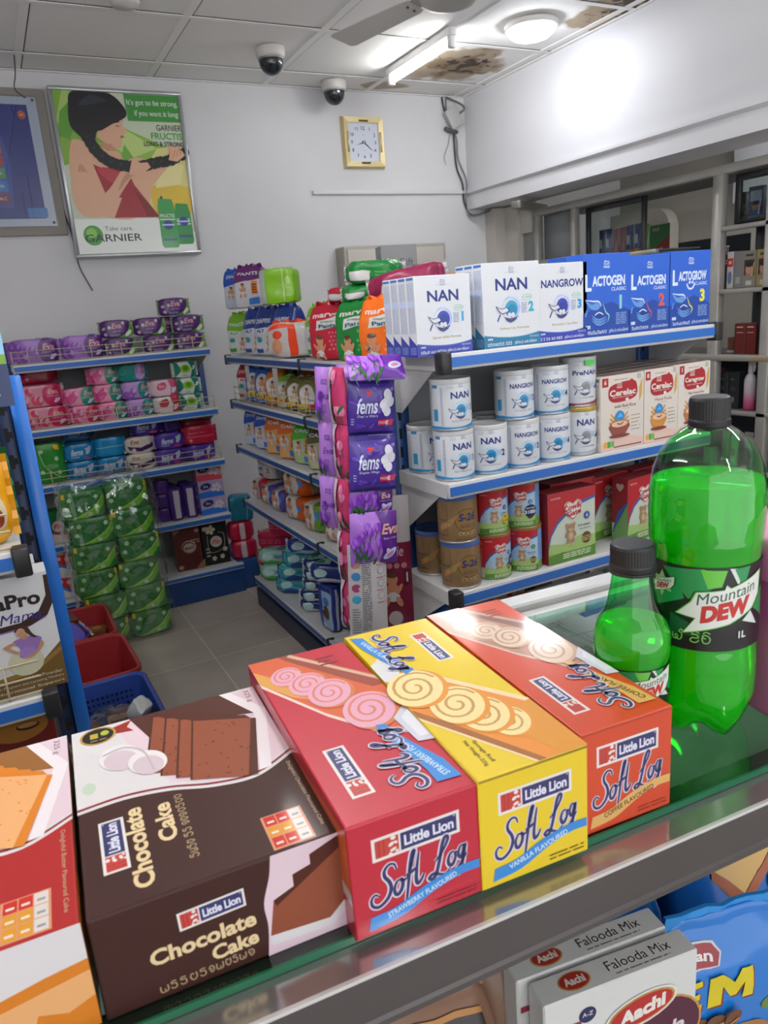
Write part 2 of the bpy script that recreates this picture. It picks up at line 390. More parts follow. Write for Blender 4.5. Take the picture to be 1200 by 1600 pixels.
# ================================================================== ceiling and wall fittings
TW = EM('fafaf8', TUBE_E, 'tube_glow')
def tube_light(x, y0, y1, label, em=TW, grp=None, drop=0):
    t = empty('tube_light', (x, (y0+y1)/2, CZ-.004-drop), 0, label, 'light', grp); L = (y1-y0)/2
    mb = MB(); mb.rbox(-.021, .021, -L-.02, L+.02, -.038, -.001, M('d8d8d8', .4), .004); mb.build('housing', t)
    for s in (-1, 1):
        if drop: r_ = MB(); r_.tube([(0, s*L*.7, 0), (0, s*L*.7, drop)], .006, M('c4c4c4', .4), 8); r_.build('hanger_rod', t)
        e = MB(); e.rbox(-.017, .017, s*L-.014, s*L+.014, -.086, -.036, M('dadada', .4), .003); e.build('lamp_holder', t)
    mb = MB(); mb.tube([(0, -L+.012, -.064), (0, L-.012, -.064)], .0145, em, 14); mb.build('glass_tube', t)
    return t
tube_light(2.209, 3.33, 3.93, 'lit fluorescent tube on the ceiling near the stained board')
SHOP = EM('fbf9f6', SHOP_E, 'tube_glow_shop')
for (x, y) in ((.55, 1.3), (1.75, .75), (-.75, 1.3), (.5, -1.2)):
    tube_light(x, y-.6, y+.6, 'hanging tube lamp above the counter, outside the picture', SHOP, 'hanging tubes above the counter', .42)
tube_light(3.85, 1.6, 2.8, 'unseen tube lamp added to brighten the space behind the display cabinet', SHOP)  # unseen lamp, added because the cabinet and far wall came out too dark
t = empty('ceiling_lamp', (2.57, 3.19, CZ-.004), 0, 'lit round white ceiling lamp near the right wall', 'light')
mb = MB(); mb.lathe([(.0, -.001), (.125, -.001), (.128, -.006), (.128, -.022), (.115, -.027), (0, -.027)], M('e4e2de', .4), 32); mb.build('rim', t)
mb = MB(); mb.lathe([(.112, -.0275), (.108, -.04), (.085, -.058), (.045, -.068), (0, -.071)], EM('f4f8ff', ROUND_E, 'round_lamp_glow'), 32); mb.build('diffuser', t)
# dome cameras
def dome(x, y, label):
    t = empty('dome_camera', (x, y, CZ-.004), 0, label, 'camera')
    mb = MB(); mb.lathe([(0, 0), (.068, 0), (.071, -.006), (.069, -.035), (.062, -.048), (.05, -.05), (0, -.05)], M('c9c6c0', .45), 32); mb.build('base_ring', t)
    mb = MB(); mb.lathe([(.060, -.046)]+[(.058*math.cos(R(a)), -.058-.062*math.sin(R(a))) for a in range(0, 91, 9)], M('20242a', .06, 0, .7), 32); d = mb.build('tinted_dome', t)
    mb = MB(); mb.lathe([(.062, -.044), (.0625, -.052), (.059, -.057), (.056, -.05)], M('8d9094', .3, .6), 32); mb.build('trim_ring', d)
dome(1.475, 3.79, 'white dome security camera with black glass, the nearer of the two on the ceiling')
dome(2.0, 4.22, 'small white dome security camera at the back wall, above the clock')
mb = MB(); mb.lathe([(0, 0), (.055, 0), (.058, -.01), (.05, -.025), (0, -.03)], M('c8c6c2', .5), 24)
tag(mb.build('ceiling_rose', None, (.738, 3.40, CZ-.004)), 'round white ceiling fitting at the top left edge of the photo', 'fitting')
# ceiling fan
t = empty('ceiling_fan', (1.72, 2.595, 2.55), R(0), 'white ceiling fan hanging at the top of the picture', 'fan'); fw = M('a9a6a2', .4)
mb = MB(); mb.lathe([(0, -.05), (.06, -.052), (.093, -.045), (.105, -.03), (.108, 0), (.1, .025), (.06, .04), (.02, .05), (.02, .06), (0, .06)], fw, 36); mb.build('motor_housing', t)
mb = MB(); mb.lathe([(.012, .05), (.012, .2), (.05, .2), (.045, .17), (.02, .14), (.02, .05)], fw, 16); mb.build('down_rod', t)
for a in (106, 226, 346):
    ca, sa = math.cos(R(a)), math.sin(R(a)); T = Matrix.Rotation(R(a), 4, 'Z')@Matrix.Rotation(R(9), 4, 'X')
    mb = MB(); mb.prism([(.17, -.045), (.19, -.052), (.58, -.066), (.6, -.055), (.6, .055), (.58, .066), (.19, .052), (.17, .045)], -.002, .003, M('c2c0bd', .45), 'z', T)
    b = mb.build('blade', t)
    mb = MB(); mb.prism([(.09, -.02), (.2, -.035), (.2, .035), (.09, .02)], .0035, .007, fw, 'z', T)
    for q in (-.018, .018): mb.lathe([(0, 0), (.006, 0), (.005, .004), (0, .005)], M('55524e', .4, .5), 8, (.19, q, -.008), True, T)
    mb.build('blade_iron', b)
# wall clock: gold square frame
t = empty('wall_clock', (2.229, BK, 2.427), 0, 'square gold framed wall clock on the back wall', 'clock'); gold = M('cdbb88', .35, .25); gd = M('e0d6b4', .2, .5)
def ring(mb, w1, h1, w0, h0, y0, y1, m):
    o = [(-w1, -h1), (w1, -h1), (w1, h1), (-w1, h1)]; i_ = [(-w0, -h0), (w0, -h0), (w0, h0), (-w0, h0)]
    v = [(p[0], -y0, p[1]) for p in o]+[(p[0]*.94, -y1, p[1]*.94) for p in o]+[(p[0], -y1+.004, p[1]) for p in i_]+[(p[0], -y0, p[1]) for p in i_]; f = []
    for k in range(4):
        n = (k+1) % 4
        for r_ in range(3): f.append((r_*4+k, r_*4+n, r_*4+4+n, r_*4+4+k))
    f.append((3, 2, 1, 0)); return mb.add(v, f, m)
mb = MB(); ring(mb, .137, .143, .1, .106, .002, .034, gold); mb.build('frame', t)
mb = MB()
for s in (-1, 1): mb.tube([(s*.108, -.036, -.055), (s*.108, -.036, .055)], .006, gd, 8); mb.tube([(-.028, -.035, s*.115), (.028, -.035, s*.115)], .005, M('6d5c33', .3, .6), 8)
mb.build('frame_ornament', t)
a = Art(); K = M('2c2f3a', .5)
for n in range(1, 13):
    an = R(90-30*n); x, y = .078*math.cos(an), .078*math.sin(an); mx = max(abs(math.cos(an)), abs(math.sin(an))); x /= mx**.6; y /= mx**.6
    a.text(str(n), x, y, .019 if n != 12 else .021, K, bold=.02)
a.text('Quartz', 0, .042, .006, M('6a6c76')); a.text('QUARTZ', 0, -.045, .004, M('6a6c76'))
mb = MB(); mb.box(-.1, .1, -.020, -.001, -.106, .106, M('c7ccda', .5)); a.lay(mb, lambda u, v, e: (u, -.020-e, v), .0003); fc = mb.build('dial', t)
for (n, an, l, wd) in (('minute_hand', 90-6*21.5, .078, .009), ('hour_hand', 90-30*8.36, .056, .010)):
    ca, sa = math.cos(R(an)), math.sin(R(an)); mb = MB()
    mb.prism([(-.012*ca-wd/2*sa, -.012*sa+wd/2*ca), (l*ca, l*sa), (-.012*ca+wd/2*sa, -.012*sa-wd/2*ca)], -.0245, -.0235, K, 'y'); mb.build(n, t)
mb = MB(); mb.lathe([(0, 0), (.006, 0), (.006, .006), (0, .006)], gd, 12, (0, 0, 0), True, Matrix.Translation((0, -.021, 0))@Matrix.Rotation(R(90), 4, 'X')); mb.build('spindle', t)
# junction box with cables in the corner
t = empty('junction_box', (2.86, BK, 2.56), 0, 'grey junction box hanging tilted from cables in the corner', 'box')
T = Matrix.Translation((0, -.03, .02))@Matrix.Rotation(R(-28), 4, 'Y'); g = M('9d9d9c', .45)
# box axis: body tilts
mb = MB(); mb.rbox(-.042, .042, -.02, .02, -.055, .055, g, .006, T=T); mb.build('body', t)
mb = MB(); mb.rbox(-.046, .046, -.026, -.02, -.058, .058, M('b4b4b2', .4), .003, T=T); mb.build('cover', t)
mb = MB(); mb.tube([(-.06, -.03, -.04), (-.02, -.03, -.055), (.03, -.03, -.06)], .012, M('55555a', .6), 8); mb.build('cable_gland', t)
def cable(name, pts, r, m, label, cat='cable', grp=None, sm=6):
    P3 = [Vector(p) for p in pts]; out = []
    for i in range(len(P3)-1):
        a_, b_, c_, d_ = P3[max(0, i-1)], P3[i], P3[i+1], P3[min(len(P3)-1, i+2)]
        for k in range(sm):
            q = k/sm; out.append(.5*(2*b_+(c_-a_)*q+(2*a_-5*b_+4*c_-d_)*q*q+(3*b_-a_-3*c_+d_)*q**3))
    out.append(P3[-1]); return tag(MB().tube(out, r, m, 6).build(name), label, cat, grp)
dk = M('3c3a3a', .6); gy = M('77767a', .6); y_ = BK-.012
cable('cable', [(2.80, y_, CZ-.01), (2.815, y_, 2.63), (2.855, y_-.03, 2.55), (2.875, y_, 2.45), (2.885, y_, 2.3), (2.925, y_, 2.2), (2.93, y_, 2.1), (2.96, y_-.01, 2.02), (3.0, y_-.03, 2.005), (3.09, y_-.06, 2.03)], .006, dk, 'dark cable running from the ceiling past the junction box', grp=None)
cable('cable', [(2.83, y_, CZ-.01), (2.83, y_-.005, 2.6), (2.885, y_-.012, 2.47), (2.9, y_, 2.35), (2.948, y_-.01, 2.22), (2.945, y_-.006, 2.1), (2.965, y_-.02, 2.0), (3.08, y_-.08, 2.035)], .005, gy, 'grey cable beside the dark one in the corner')
cable('cable', [(2.83, y_, CZ-.01), (2.9, y_-.06, 2.65), (2.915, y_-.07, 2.62), (2.89, y_-.06, 2.6)], .006, M('5d5b5c', .6), 'short loop of cable above the junction box')
cable('wire', [(2.845, y_, 2.49), (2.83, y_, 2.43), (2.79, y_-.01, 2.36), (2.80, y_-.01, 2.31)], .002, gy, 'thin loose wire curling below the junction box', 'wire')
cable('wire', [(.37, 4.15, CZ), (.36, 4.15, 2.63), (.345, 4.15, 2.57), (.37, 4.15, 2.54), (.385, 4.15, 2.53)], .0025, M('2d2a29', .6), 'short bare wire dangling from the ceiling at the left', 'wire')
cable('wire', [(.465, y_, 2.5), (.475, y_, 2.3), (.485, y_, 2.1), (.505, y_, 1.95), (.515, y_-.005, 1.8), (.545, y_-.005, 1.71), (.56, y_-.01, 1.67)], .003, M('33302f', .6), 'thin black wire hanging down beside the shampoo poster', 'wire')
# shallow beige panel box on the back wall
t = empty('wall_panel_box', (2.36, BK, 1.56), 0, 'cream electrical panel box on the back wall, behind the stacked packs', 'panel')
mb = MB(); mb.rbox(-.37, .34, -.12, 0, -.25, .275, M('a39f95', .5), .004); mb.build('box', t)
mb = MB(); mb.rbox(-.35, .32, -.128, -.1205, -.23, .255, M('b9b5ac', .5), .003); mb.build('door', t)
# ================================================================== wall posters (flat prints in shallow frames)
def poster_frame(name, x0, x1, z0, z1, dep, fr, label, fw_=.018, back='d9dcdd'):
    t = empty(name, ((x0+x1)/2, BK, z0), 0, label, 'poster'); w_ = x1-x0; h = z1-z0
    mb = MB()
    for (a0, a1, b0, b1) in ((0, w_, 0, fw_), (0, w_, h-fw_, h), (0, fw_, fw_, h-fw_), (w_-fw_, w_, fw_, h-fw_)):
        mb.rbox(a0-w_/2, a1-w_/2, -dep, -.001, b0, b1, fr, .003, 1)
    mb.build('frame', t)
    return t, w_, h
alu = M('b9bcbe', .35, .7)
t, w_, h = poster_frame('hair_care_poster', .505, 1.155, 1.832, 2.634, .06, alu, 'green and white shampoo poster of a woman with a long braid, in a metal frame')
a = Art(); GR = P('3f8f3a'); WH = P('e4e8e4'); SK = P('d9a98b'); SK2 = P('c48f70'); HR = P('17181d'); HR2 = P('2f333e'); RD = P('9c1f2c')
def U(px, py):   # measured on the print, 0..1 across and up
    return (px*w_, py*h)
def PL(m, *pts, sm=0): a.poly([U(*p) for p in pts], m, sm)
PL(P('c2cdb4'), (.02,.02), (.98,.02), (.98,.98), (.02,.98))
PL(P('7fae3e'), (.02,.55), (.02,.98), (.45,.98), (.5,.7), (.3,.6))
PL(P('a9c56a'), (.02,.8), (.1,.98), (.35,.98), (.15,.75)); PL(P('5f9a36'), (.02,.72), (.06,.86), (.22,.98), (.28,.98), (.1,.7))
PL(P('8fb84c'), (.4,.6), (.45,.8), (.98,.62), (.98,.5), (.6,.48)); PL(P('b8d07c'), (.42,.66), (.5,.78), (.75,.66), (.55,.6)); PL(P('6fa63e'), (.44,.56), (.5,.68), (.56,.6))
PL(P('d8cf86'), (.6,.28), (.98,.28), (.98,.68), (.75,.66), (.6,.5)); PL(P('d9b93c'), (.66,.3), (.64,.42), (.78,.46), (.98,.42), (.98,.26), (.75,.2)); PL(P('e2d79a'), (.7,.42), (.76,.6), (.95,.56), (.9,.44)); PL(P('cfa92c'), (.66,.24), (.7,.36), (.82,.34), (.9,.24))
PL(WH, (.02,.02), (.98,.02), (.98,.14), (.66,.235), (.02,.235))
# torso, arms, face
PL(SK, (.10,.68), (.17,.7), (.3,.66), (.44,.64), (.5,.55), (.62,.5), (.66,.38), (.52,.24), (.3,.24), (.14,.3), (.06,.48), sm=4)
PL(RD, (.24,.56), (.3,.54), (.45,.53), (.5,.52), (.53,.44), (.7,.24), (.34,.24), (.42,.36), (.3,.38), sm=0)
PL(P('b93a44'), (.27,.54), (.46,.52), (.48,.44), (.34,.46), sm=4); PL(P('7c1620'), (.52,.42), (.7,.24), (.6,.24))
PL(SK2, (.1,.42), (.14,.56), (.19,.5), (.2,.36), sm=4)
PL(SK, (.08,.5), (.05,.36), (.1,.26), (.24,.25), (.36,.33), (.54,.5), (.66,.54), (.66,.59), (.55,.6), (.48,.56), (.34,.42), (.22,.36), (.2,.5), sm=4)
PL(SK, (.52,.46), (.64,.42), (.76,.5), (.86,.58), (.93,.6), (.98,.63), (.95,.67), (.85,.68), (.83,.62), (.72,.56), (.58,.5), sm=4)
PL(SK2, (.4,.4), (.5,.48), (.6,.52), (.56,.54), (.46,.49), sm=3)
PL(SK, (.30,.72), (.40,.66), (.47,.66), (.49,.7), (.47,.715), (.51,.72), (.5,.735), (.53,.75), (.54,.76), (.505,.79), (.52,.82), (.5,.87), (.36,.84), sm=0)
PL(P('b5524e'), (.475,.714), (.51,.722), (.5,.733), (.485,.73)); PL(HR, (.44,.80), (.49,.81), (.49,.815), (.44,.812)); PL(HR, (.45,.785), (.49,.782), (.47,.79))
PL(SK2, (.3,.69), (.36,.64), (.44,.64), (.4,.68))
PL(HR, (.13,.90), (.16,.97), (.28,.985), (.45,.97), (.54,.9), (.55,.85), (.5,.82), (.44,.8), (.35,.76), (.3,.74), (.26,.62), (.2,.7), (.12,.78), sm=4)
PL(HR2, (.2,.9), (.3,.96), (.42,.93), (.36,.92), (.26,.9), sm=4)
bp = [(.22,.74), (.27,.65), (.35,.585), (.45,.555), (.58,.55), (.64,.556), (.74,.575), (.85,.59), (.97,.635)]
for k, p in enumerate(spline(bp, 3)):
    if .58 < p[0] < .615: continue
    a.ell(p[0]*w_, p[1]*h, .040*w_*(1.2 if p[0] < .6 else .95), .036*h, HR, .5 if k % 2 else -.4, 12)
for k, p in enumerate(spline(bp, 3)):
    if k % 2 and not .58 < p[0] < .615: a.ell(p[0]*w_, (p[1]+.006)*h, .017*w_, .006*h, HR2, .7, 8)
PL(SK, (.50,.5), (.58,.49), (.68,.545), (.66,.575), (.6,.57), (.57,.6), (.54,.59)); PL(SK, (.83,.59), (.9,.58), (.97,.62), (.95,.65), (.9,.655), (.86,.65))
for k in range(3): PL(SK2, (.86+.03*k, .6+.01*k), (.87+.03*k, .6+.01*k), (.9+.025*k, .65), (.89+.025*k, .65))
PL(GR, (.56,.82), (.98,.82), (.98,.975), (.55,.975))
a.text("It's got to be strong,", .965*w_, .925*h, .042*h, WH, w=.40*w_, al='r', bold=0); a.text('if you want it long:', .965*w_, .862*h, .042*h, WH, w=.35*w_, al='r', bold=0)
a.text('GARNIER', .97*w_, .785*h, .036*h, P('27342f'), w=.20*w_, al='r'); a.text('FRUCTIS', .97*w_, .735*h, .04*h, P('3f9a3c'), w=.25*w_, al='r', bold=.02); a.text('LONG & STRONG', .975*w_, .687*h, .028*h, P('1d2f44'), w=.32*w_, al='r', bold=.02)
a.ell(.155*w_, .135*h, .075*w_, .062*h, P('3d9a36')); a.ell(.145*w_, .15*h, .04*w_, .03*h, P('86c24e'))
a.text('Take care.', .36*w_, .175*h, .026*h, P('3a3f42'), w=.22*w_, bold=0); a.text('GARNIER', .31*w_, .118*h, .046*h, P('1f2b2c'), w=.44*w_, bold=.01)
def botl(x0, x1, z0, z1, c, c2, cap):
    if cap: a.rect((x0+.035)*w_, (z1-.02)*h, (x0+.055)*w_, (z1+.014)*h, P('164d2a'))
    a.poly([(p[0]*w_, p[1]*h) for p in ((x0,z0+.02), (x0+.015,z0), (x1-.015,z0), (x1,z0+.02), (x1-.005,z1-.06), (x1-.02,z1-.005), (x0+.02,z1), (x0+.005,z1-.05))], P(c))
    cx = (x0+x1)/2
    a.rect((x0+.01)*w_, (z1-.135)*h, (x1-.01)*w_, (z1-.127)*h, P('c9dcc4')); a.text('FRUCTIS', cx*w_, (z1-.108)*h, .022*h, P('dbe8d6'), w=(x1-x0-.025)*w_)
    a.ell(cx*w_, (z0+.145)*h, .038*w_, .03*h, P('23408c')); a.rect((cx-.05)*w_, (z0+.14)*h, (cx+.05)*w_, (z0+.15)*h, P('b9c7e4')); a.rect((cx-.055)*w_, (z0+.045)*h, (cx+.055)*w_, (z0+.058)*h, P('23408c'))
botl(.82, .955, .065, .325, '2f8a45', '', False); botl(.685, .83, .045, .355, '3a9a4d', '', True)
mb = MB(); mb.box(-w_/2+.015, w_/2-.015, -.05, -.002, .015, h-.015, P('c2cdb4')); a.lay(mb, lambda u, v, e: (u-w_/2, -.05-e, v), .0002); mb.build('print', t)
# blue health chart under a clear sheet with a wooden-edged board
t = empty('health_chart', (.02, BK, 1.95), 0, 'blue medical chart behind a clear sheet, cut off at the left edge of the photo', 'poster'); W2, H2 = .96, .66
mb = MB(); mb.rbox(-.48, .47, -.02, -.001, 0, .675, M('8f8a83', .6), .004); mb.build('backing_board', t)
mb = MB(); mb.box(-.46, .425, -.024, -.0205, .045, .635, P('c9ced4')); a = Art(); BL = P('2c3a86')
a.rect(.02, .03, .84, .55, BL); a.ell(.81, .505, .018, .02, P('d6652c')); a.text('gsk', .81, .505, .012, P('e8e2da'))
a.poly([(.3, .08), (.7, .08), (.72, .3), (.7, .42), (.6, .5), (.3, .5)], P('3f56a6'))
for k, (c, tx) in enumerate((('8a2f4e', 'calcium\nvitamin C'), ('2f7fc4', 'muscle'), ('3f9a4a', 'health'), ('b9303a', 'bones'), ('d8672a', 'heart'), ('2f9ad4', 'energy'))):
    a.rect(.4, .1+.058*k, .69, .15+.058*k, P(c)); 
    a.text(tx.split('\n')[-1], .645, .125+.058*k, .016, P('dfe3ee'), w=.06)
a.rect(.76, .035, .85, .08, P('3f86c4'))
a.lay(mb, lambda u, v, e: (u-.46, -.024-e, v+.05), .0002); mb.build('print', t)
mb = MB(); mb.box(-.465, .43, -.034, -.031, .04, .64, clear('f4f6fa', .03, .02, 'acrylic_sheet')); mb.build('clear_sheet', t)
mb = MB()
for (x, z) in ((.41, .06), (.41, .62), (-.44, .06), (-.44, .62)): mb.lathe([(0, .002), (.006, .002), (.006, -.012), (0, -.014)], M('8b8b8b', .3, .8), 10, (x, 0, z), True, Matrix.Translation((0, -.03, 0))@Matrix.Translation((x, 0, z))@Matrix.Rotation(R(-90), 4, 'X')@Matrix.Translation((-x, 0, -z)))
mb.build('stud', t)

# ================================================================== shelving
NAV = M('22457f', .35); NAVD = M('1a2d52', .5); STW = M('c3c4c6', .35); STG = M('a7a9ad', .4); STRIP = M('2a66b8', .35); WIRE = M('b9ad90', .35); BLKP = M('232325', .4)
def shelf(unit, x0, x1, y0, y1, z, m=STW, strip=True, caps=(), brk=True, lip=.038, name='shelf'):
    """plate with its top at z, front lip along y0, price strip in the lip"""
    mb = MB(); mb.box(x0, x1, y0+.004, y1, z-.022, z, m); mb.rbox(x0, x1, y0-.006, y0+.006, z-lip+.003, z+.003, m, .0025)
    mb.box(x0-.0015, x0+.0005, y0+.006, y1-.002, z-.036, z-.0005, m); mb.box(x1-.0005, x1+.0015, y0+.006, y1-.002, z-.036, z-.0005, m)
    s = mb.build(name, unit)
    if strip:
        q = MB(); q.box(x0+.002, x1-.002, y0-.0085, y0-.0055, z-lip+.010, z-.006, STRIP); tag(q.build('price_strip', s), 'blue price strip')
    for xe in caps:
        c = MB(); c.rbox(xe-.016, xe+.012, y0-.014, y0+.022, z-lip-.006, z+.008, BLKP, .004); tag(c.build('end_cap', s), 'black plastic end cap')
    if brk:
        for xe in (x0+.004, x1-.006):
            b = MB(); b.prism([(y0+.03, z-.026), (y1, z-.026), (y1, z-.15), (y1-.03, z-.15)], xe, xe+.002, m, 'x'); b.build('bracket', s)
    return s
def upright(unit, x, y, w_, d, h, slots=True):
    mb = MB(); mb.rbox(x-w_/2, x+w_/2, y, y+d, 0, h, NAV, .002, 1); z = .12
    while slots and z < h-.05: mb.box(x-w_*.22-.004, x-w_*.22+.004, y-.0012, y+.001, z, z+.028, M('0d1018', .7)); z += .05
    u = mb.build('upright', unit)
    return u
def wire_guard(unit, x0, x1, y, z, h=.055, n=3, ticks=.07):
    mb = MB(); r = .0022
    for k in range(n): mb.tube([(x0, y, z+.006+h*k/(n-1)), (x1, y, z+.006+h*k/(n-1))], r, WIRE, 5)
    nx = max(2, round((x1-x0)/ticks))
    for k in range(nx+1):
        x = x0+(x1-x0)*k/nx
        if k % 6 in (0, 1): mb.tube([(x, y, z), (x, y, z+h+.012), (x, y+.0, z+h+.012)], r*1.2, WIRE, 5)
        elif k % 2: mb.tube([(x, y, z), (x, y, z+h+.005)], r, WIRE, 5)
    return mb.build('wire_guard', unit)
# wall unit at the back (pads)
LB = empty('shelving_unit', (.10, 3.90, 0), 0, 'blue trimmed wall shelving unit against the back wall, stacked with sanitary pads', 'shelves')
BKP = M('8e9093', .5)
mb = MB(); mb.box(-.02, .96, .42, .44, .02, 1.42, BKP); mb.box(-.02, .96, .415, .42, .74, .745, M('6d6f73', .5)); mb.build('back_panel', LB)
for x in (-.03, .935): upright(LB, x+.02, .40, .045, .05, 1.44)
for z in (1.335, 1.028, .758): shelf(LB, 0, .92, 0, .40, z, brk=True); wire_guard(LB, .0, .91, .012, z)
shelf(LB, .0, .92, .02, .40, .452)
mb = MB(); mb.rbox(-.02, .945, -.005, .40, .0, .135, NAV, .003); mb.build('base_plinth', LB)
shelf(LB, -.02, .945, -.01, .40, .165, brk=False, lip=.032, name='base_shelf')
# near unit at the left edge
LN = empty('shelving_unit', (-.95, 1.40, 0), 0, 'near shelving unit with a bright blue post at the left edge of the photo', 'shelves')
mb = MB(); mb.box(0, .95, .34, .36, .02, 1.36, BKP); mb.build('back_panel', LN)
def post(unit, x, y, h):
    mb = MB(); mb.rbox(x+.018, x+.048, y-.012, y+.03, 0, h, M('1c63b8', .3), .002, 1); mb.rbox(x-.012, x+.018, y, y+.03, 0, h, NAVD, .002, 1)
    q = mb; z = .1
    while z < h-.06:
        q.box(x-.002, x+.006, y-.0015, y+.001, z, z+.028, M('0a0c12', .7)); q.box(x+.006, x+.012, y-.0015, y+.001, z+.008, z+.02, M('0a0c12', .7)); z += .055
    mb.build('upright', unit)
post(LN, .955, .295, 1.385); post(LN, 0, .295, 1.385)
for z in (1.345, 1.10, .825, .55): shelf(LN, .0, .94, 0, .30, z, caps=(.94,) if z < 1.3 else (), brk=False); 
for z in (1.10, .825): wire_guard(LN, .0, .93, .012, z, .06, 3, .06)
mb = MB(); mb.rbox(0, .95, .0, .34, 0, .16, NAV, .003); mb.build('base_plinth', LN)
# double-sided island: the run along the aisle, facing left
AG = empty('island_shelving', (1.03, 1.79, 0), 0, 'long island shelving run along the aisle, filled with diaper packs', 'shelves')
mb = MB(); mb.box(.34, .37, .0, 1.87, .02, 1.42, BKP); mb.build('centre_panel', AG)
mb = MB(); mb.rbox(.0, .72, 0, 1.85, .0, .10, M('1d2c48', .4), .003); mb.build('base_plinth', AG)
def shelf_side(y0, y1, z, x0=0, d=.34):      # a shelf whose lip faces -X
    mb = MB(); mb.box(x0+.004, x0+d, y0, y1, z-.02, z, STW); mb.rbox(x0-.006, x0+.006, y0, y1, z-.035, z+.003, STW, .0025); s = mb.build('shelf', AG)
    q = MB(); q.box(x0-.0085, x0-.0055, y0+.002, y1-.002, z-.026, z-.006, M('27508f', .35)); tag(q.build('price_strip', s), 'blue price strip')
    c = MB(); c.rbox(x0-.012, x0+.02, y1-.012, y1+.004, z-.04, z+.006, BLKP, .003); tag(c.build('end_cap', s), 'black plastic end cap')
    b = MB(); b.prism([(x0+.03, z-.022), (x0+d, z-.022), (x0+d, z-.14), (x0+d-.03, z-.14)], y1-.004, y1-.002, STW, 'y'); b.build('bracket', s)
for z, x0 in ((1.298, 0), (1.083, 0), (.860, 0), (.580, 0), (.165, 0)):
    for (a0, a1) in ((0.0, .875), (.88, 1.85)): shelf_side(a0, a1, z, x0)
for (a0, a1) in ((.02, .86), (.9, 1.83)):
    mb = MB()
    for k in range(3): mb.tube([(.012, a0, 1.09+.03*k), (.012, a1, 1.09+.03*k)], .0022, WIRE, 5)
    n = 12
    for k in range(n+1): mb.tube([(.012, a0+(a1-a0)*k/n, 1.083), (.012, a0+(a1-a0)*k/n, 1.155)], .0022, WIRE, 5)
    mb.build('wire_guard', AG)
mb = MB(); mb.box(.3705, .72, .005, 1.84, 1.278, 1.298, STW); mb.build('shelf', AG)
for y in (0.0, .86, 1.82):
    mb = MB(); mb.rbox(.33, .38, y, y+.03, 0, 1.43, NAV, .002, 1); mb.build('upright', AG)
# end bay facing the counter
EC = empty('end_shelving', (.935, 1.50, 0), 0, 'end shelving bay facing the counter, stacked with baby milk powder', 'shelves')
mb = MB(); mb.box(.03, .88, .262, .28, .02, 1.36, M('8b8d90', .5)); mb.box(.03, .88, .26, .2622, .93, .936, M('6d6f73', .5)); mb.box(.03, .88, .26, .2622, .64, .646, M('6d6f73', .5)); mb.build('back_panel', EC)
upright(EC, .012, .245, .042, .034, 1.335); upright(EC, .89, .245, .042, .034, 1.335)
for k, z in enumerate((1.343, 1.036, .752, .47)):
    shelf(EC, -.010, .912, 0, .245, z, caps=(.0, .91) if k != 1 else (.91,))
mb = MB(); mb.rbox(.0, .9, 0, .25, .0, .15, NAV, .003); mb.build('base_plinth', EC)
shelf(EC, .0, .9, -.002, .25, .17, brk=False, name='base_shelf')
# ---- long glass display cabinet on the right
CB = empty('display_cabinet', (3.2, 3.2, 0), 0, 'tall aluminium framed display cabinet along the right wall', 'cabinet'); AL = noisy('9c9a95', 'aeaca7', 9, .4, .3, .7, 0, 'worn_aluminium', metal=.35)
def bar(mb, x0, x1, y0, y1, z0, z1, m=AL): mb.rbox(x0, x1, y0-3.2, y1-3.2, z0, z1, m, .003, 1)
for (n, y0, y1, wd) in (('post', 3.955, 3.995, 1), ('post', 3.62, 3.655, 1), ('post', 2.60, 2.655, 1), ('post', 2.315, 2.365, 1), ('post', 1.3, 1.35, 1)):
    mb = MB(); bar(mb, 0, .045, y0, y1, .0, 1.985); mb.build(n, CB)
mb = MB(); bar(mb, -.004, .05, .6, 4.0, 1.945, 1.985); mb.build('top_rail', CB)
mb = MB(); bar(mb, -.004, .05, .6, 4.0, 1.085, 1.115, noisy('9c9a95', 'a89274', 5, .45, .5, .6, 0, 'stained_rail', metal=.3)); mb.build('middle_rail', CB)
mb = MB(); bar(mb, .05, .42, .6, 4.0, 1.955, 1.985, M('6f6f70', .6)); mb.build('top_board', CB)
mb = MB(); bar(mb, -.003, .05, 3.655, 3.955, 1.655, 1.68); bar(mb, .05, .06, 3.655, 3.955, 1.68, 1.945, M('7c7f82', .5)); mb.build('side_panel', CB)
for (nm, y0, y1, z) in (('shelf', 3.0, 3.62, 1.655), ('shelf', 1.35, 2.60, 1.712), ('shelf', 1.35, 2.60, 1.425), ('shelf', 1.35, 2.6, .845), ('shelf', 2.66, 3.95, .845), ('shelf', 1.35, 3.95, .56)):
    mb = MB(); bar(mb, 0, .03, y0, y1, z-.022, z); bar(mb, .03, .34, y0, y1, z-.008, z, M('5f6366', .3)); mb.build(nm, CB)
mb = MB(); bar(mb, .0, .36, .6, 3.95, 1.10, 1.114, M('4e4a47', .5)); mb.build('deck', CB)
mb = MB(); bar(mb, .38, .40, .6, 3.99, .0, 1.09, M('24282f', .5)); mb.build('lower_back', CB)
mb = MB()
for (y0, y1, z0, z1) in ((3.14, 3.60, 1.12, 1.94), (2.38, 2.585, 1.72, 1.94)):
    for q in ((y0, y0+.03, z0, z1), (y1-.03, y1, z0, z1), (y0+.03, y1-.03, z0, z0+.03), (y0+.03, y1-.03, z1-.03, z1)): bar(mb, .07, .09, *q, M('26272a', .4))
    mb.build('door_frame', CB); mb = MB()
G = clear('e8eeec', .02, .02, 'cabinet_glass')
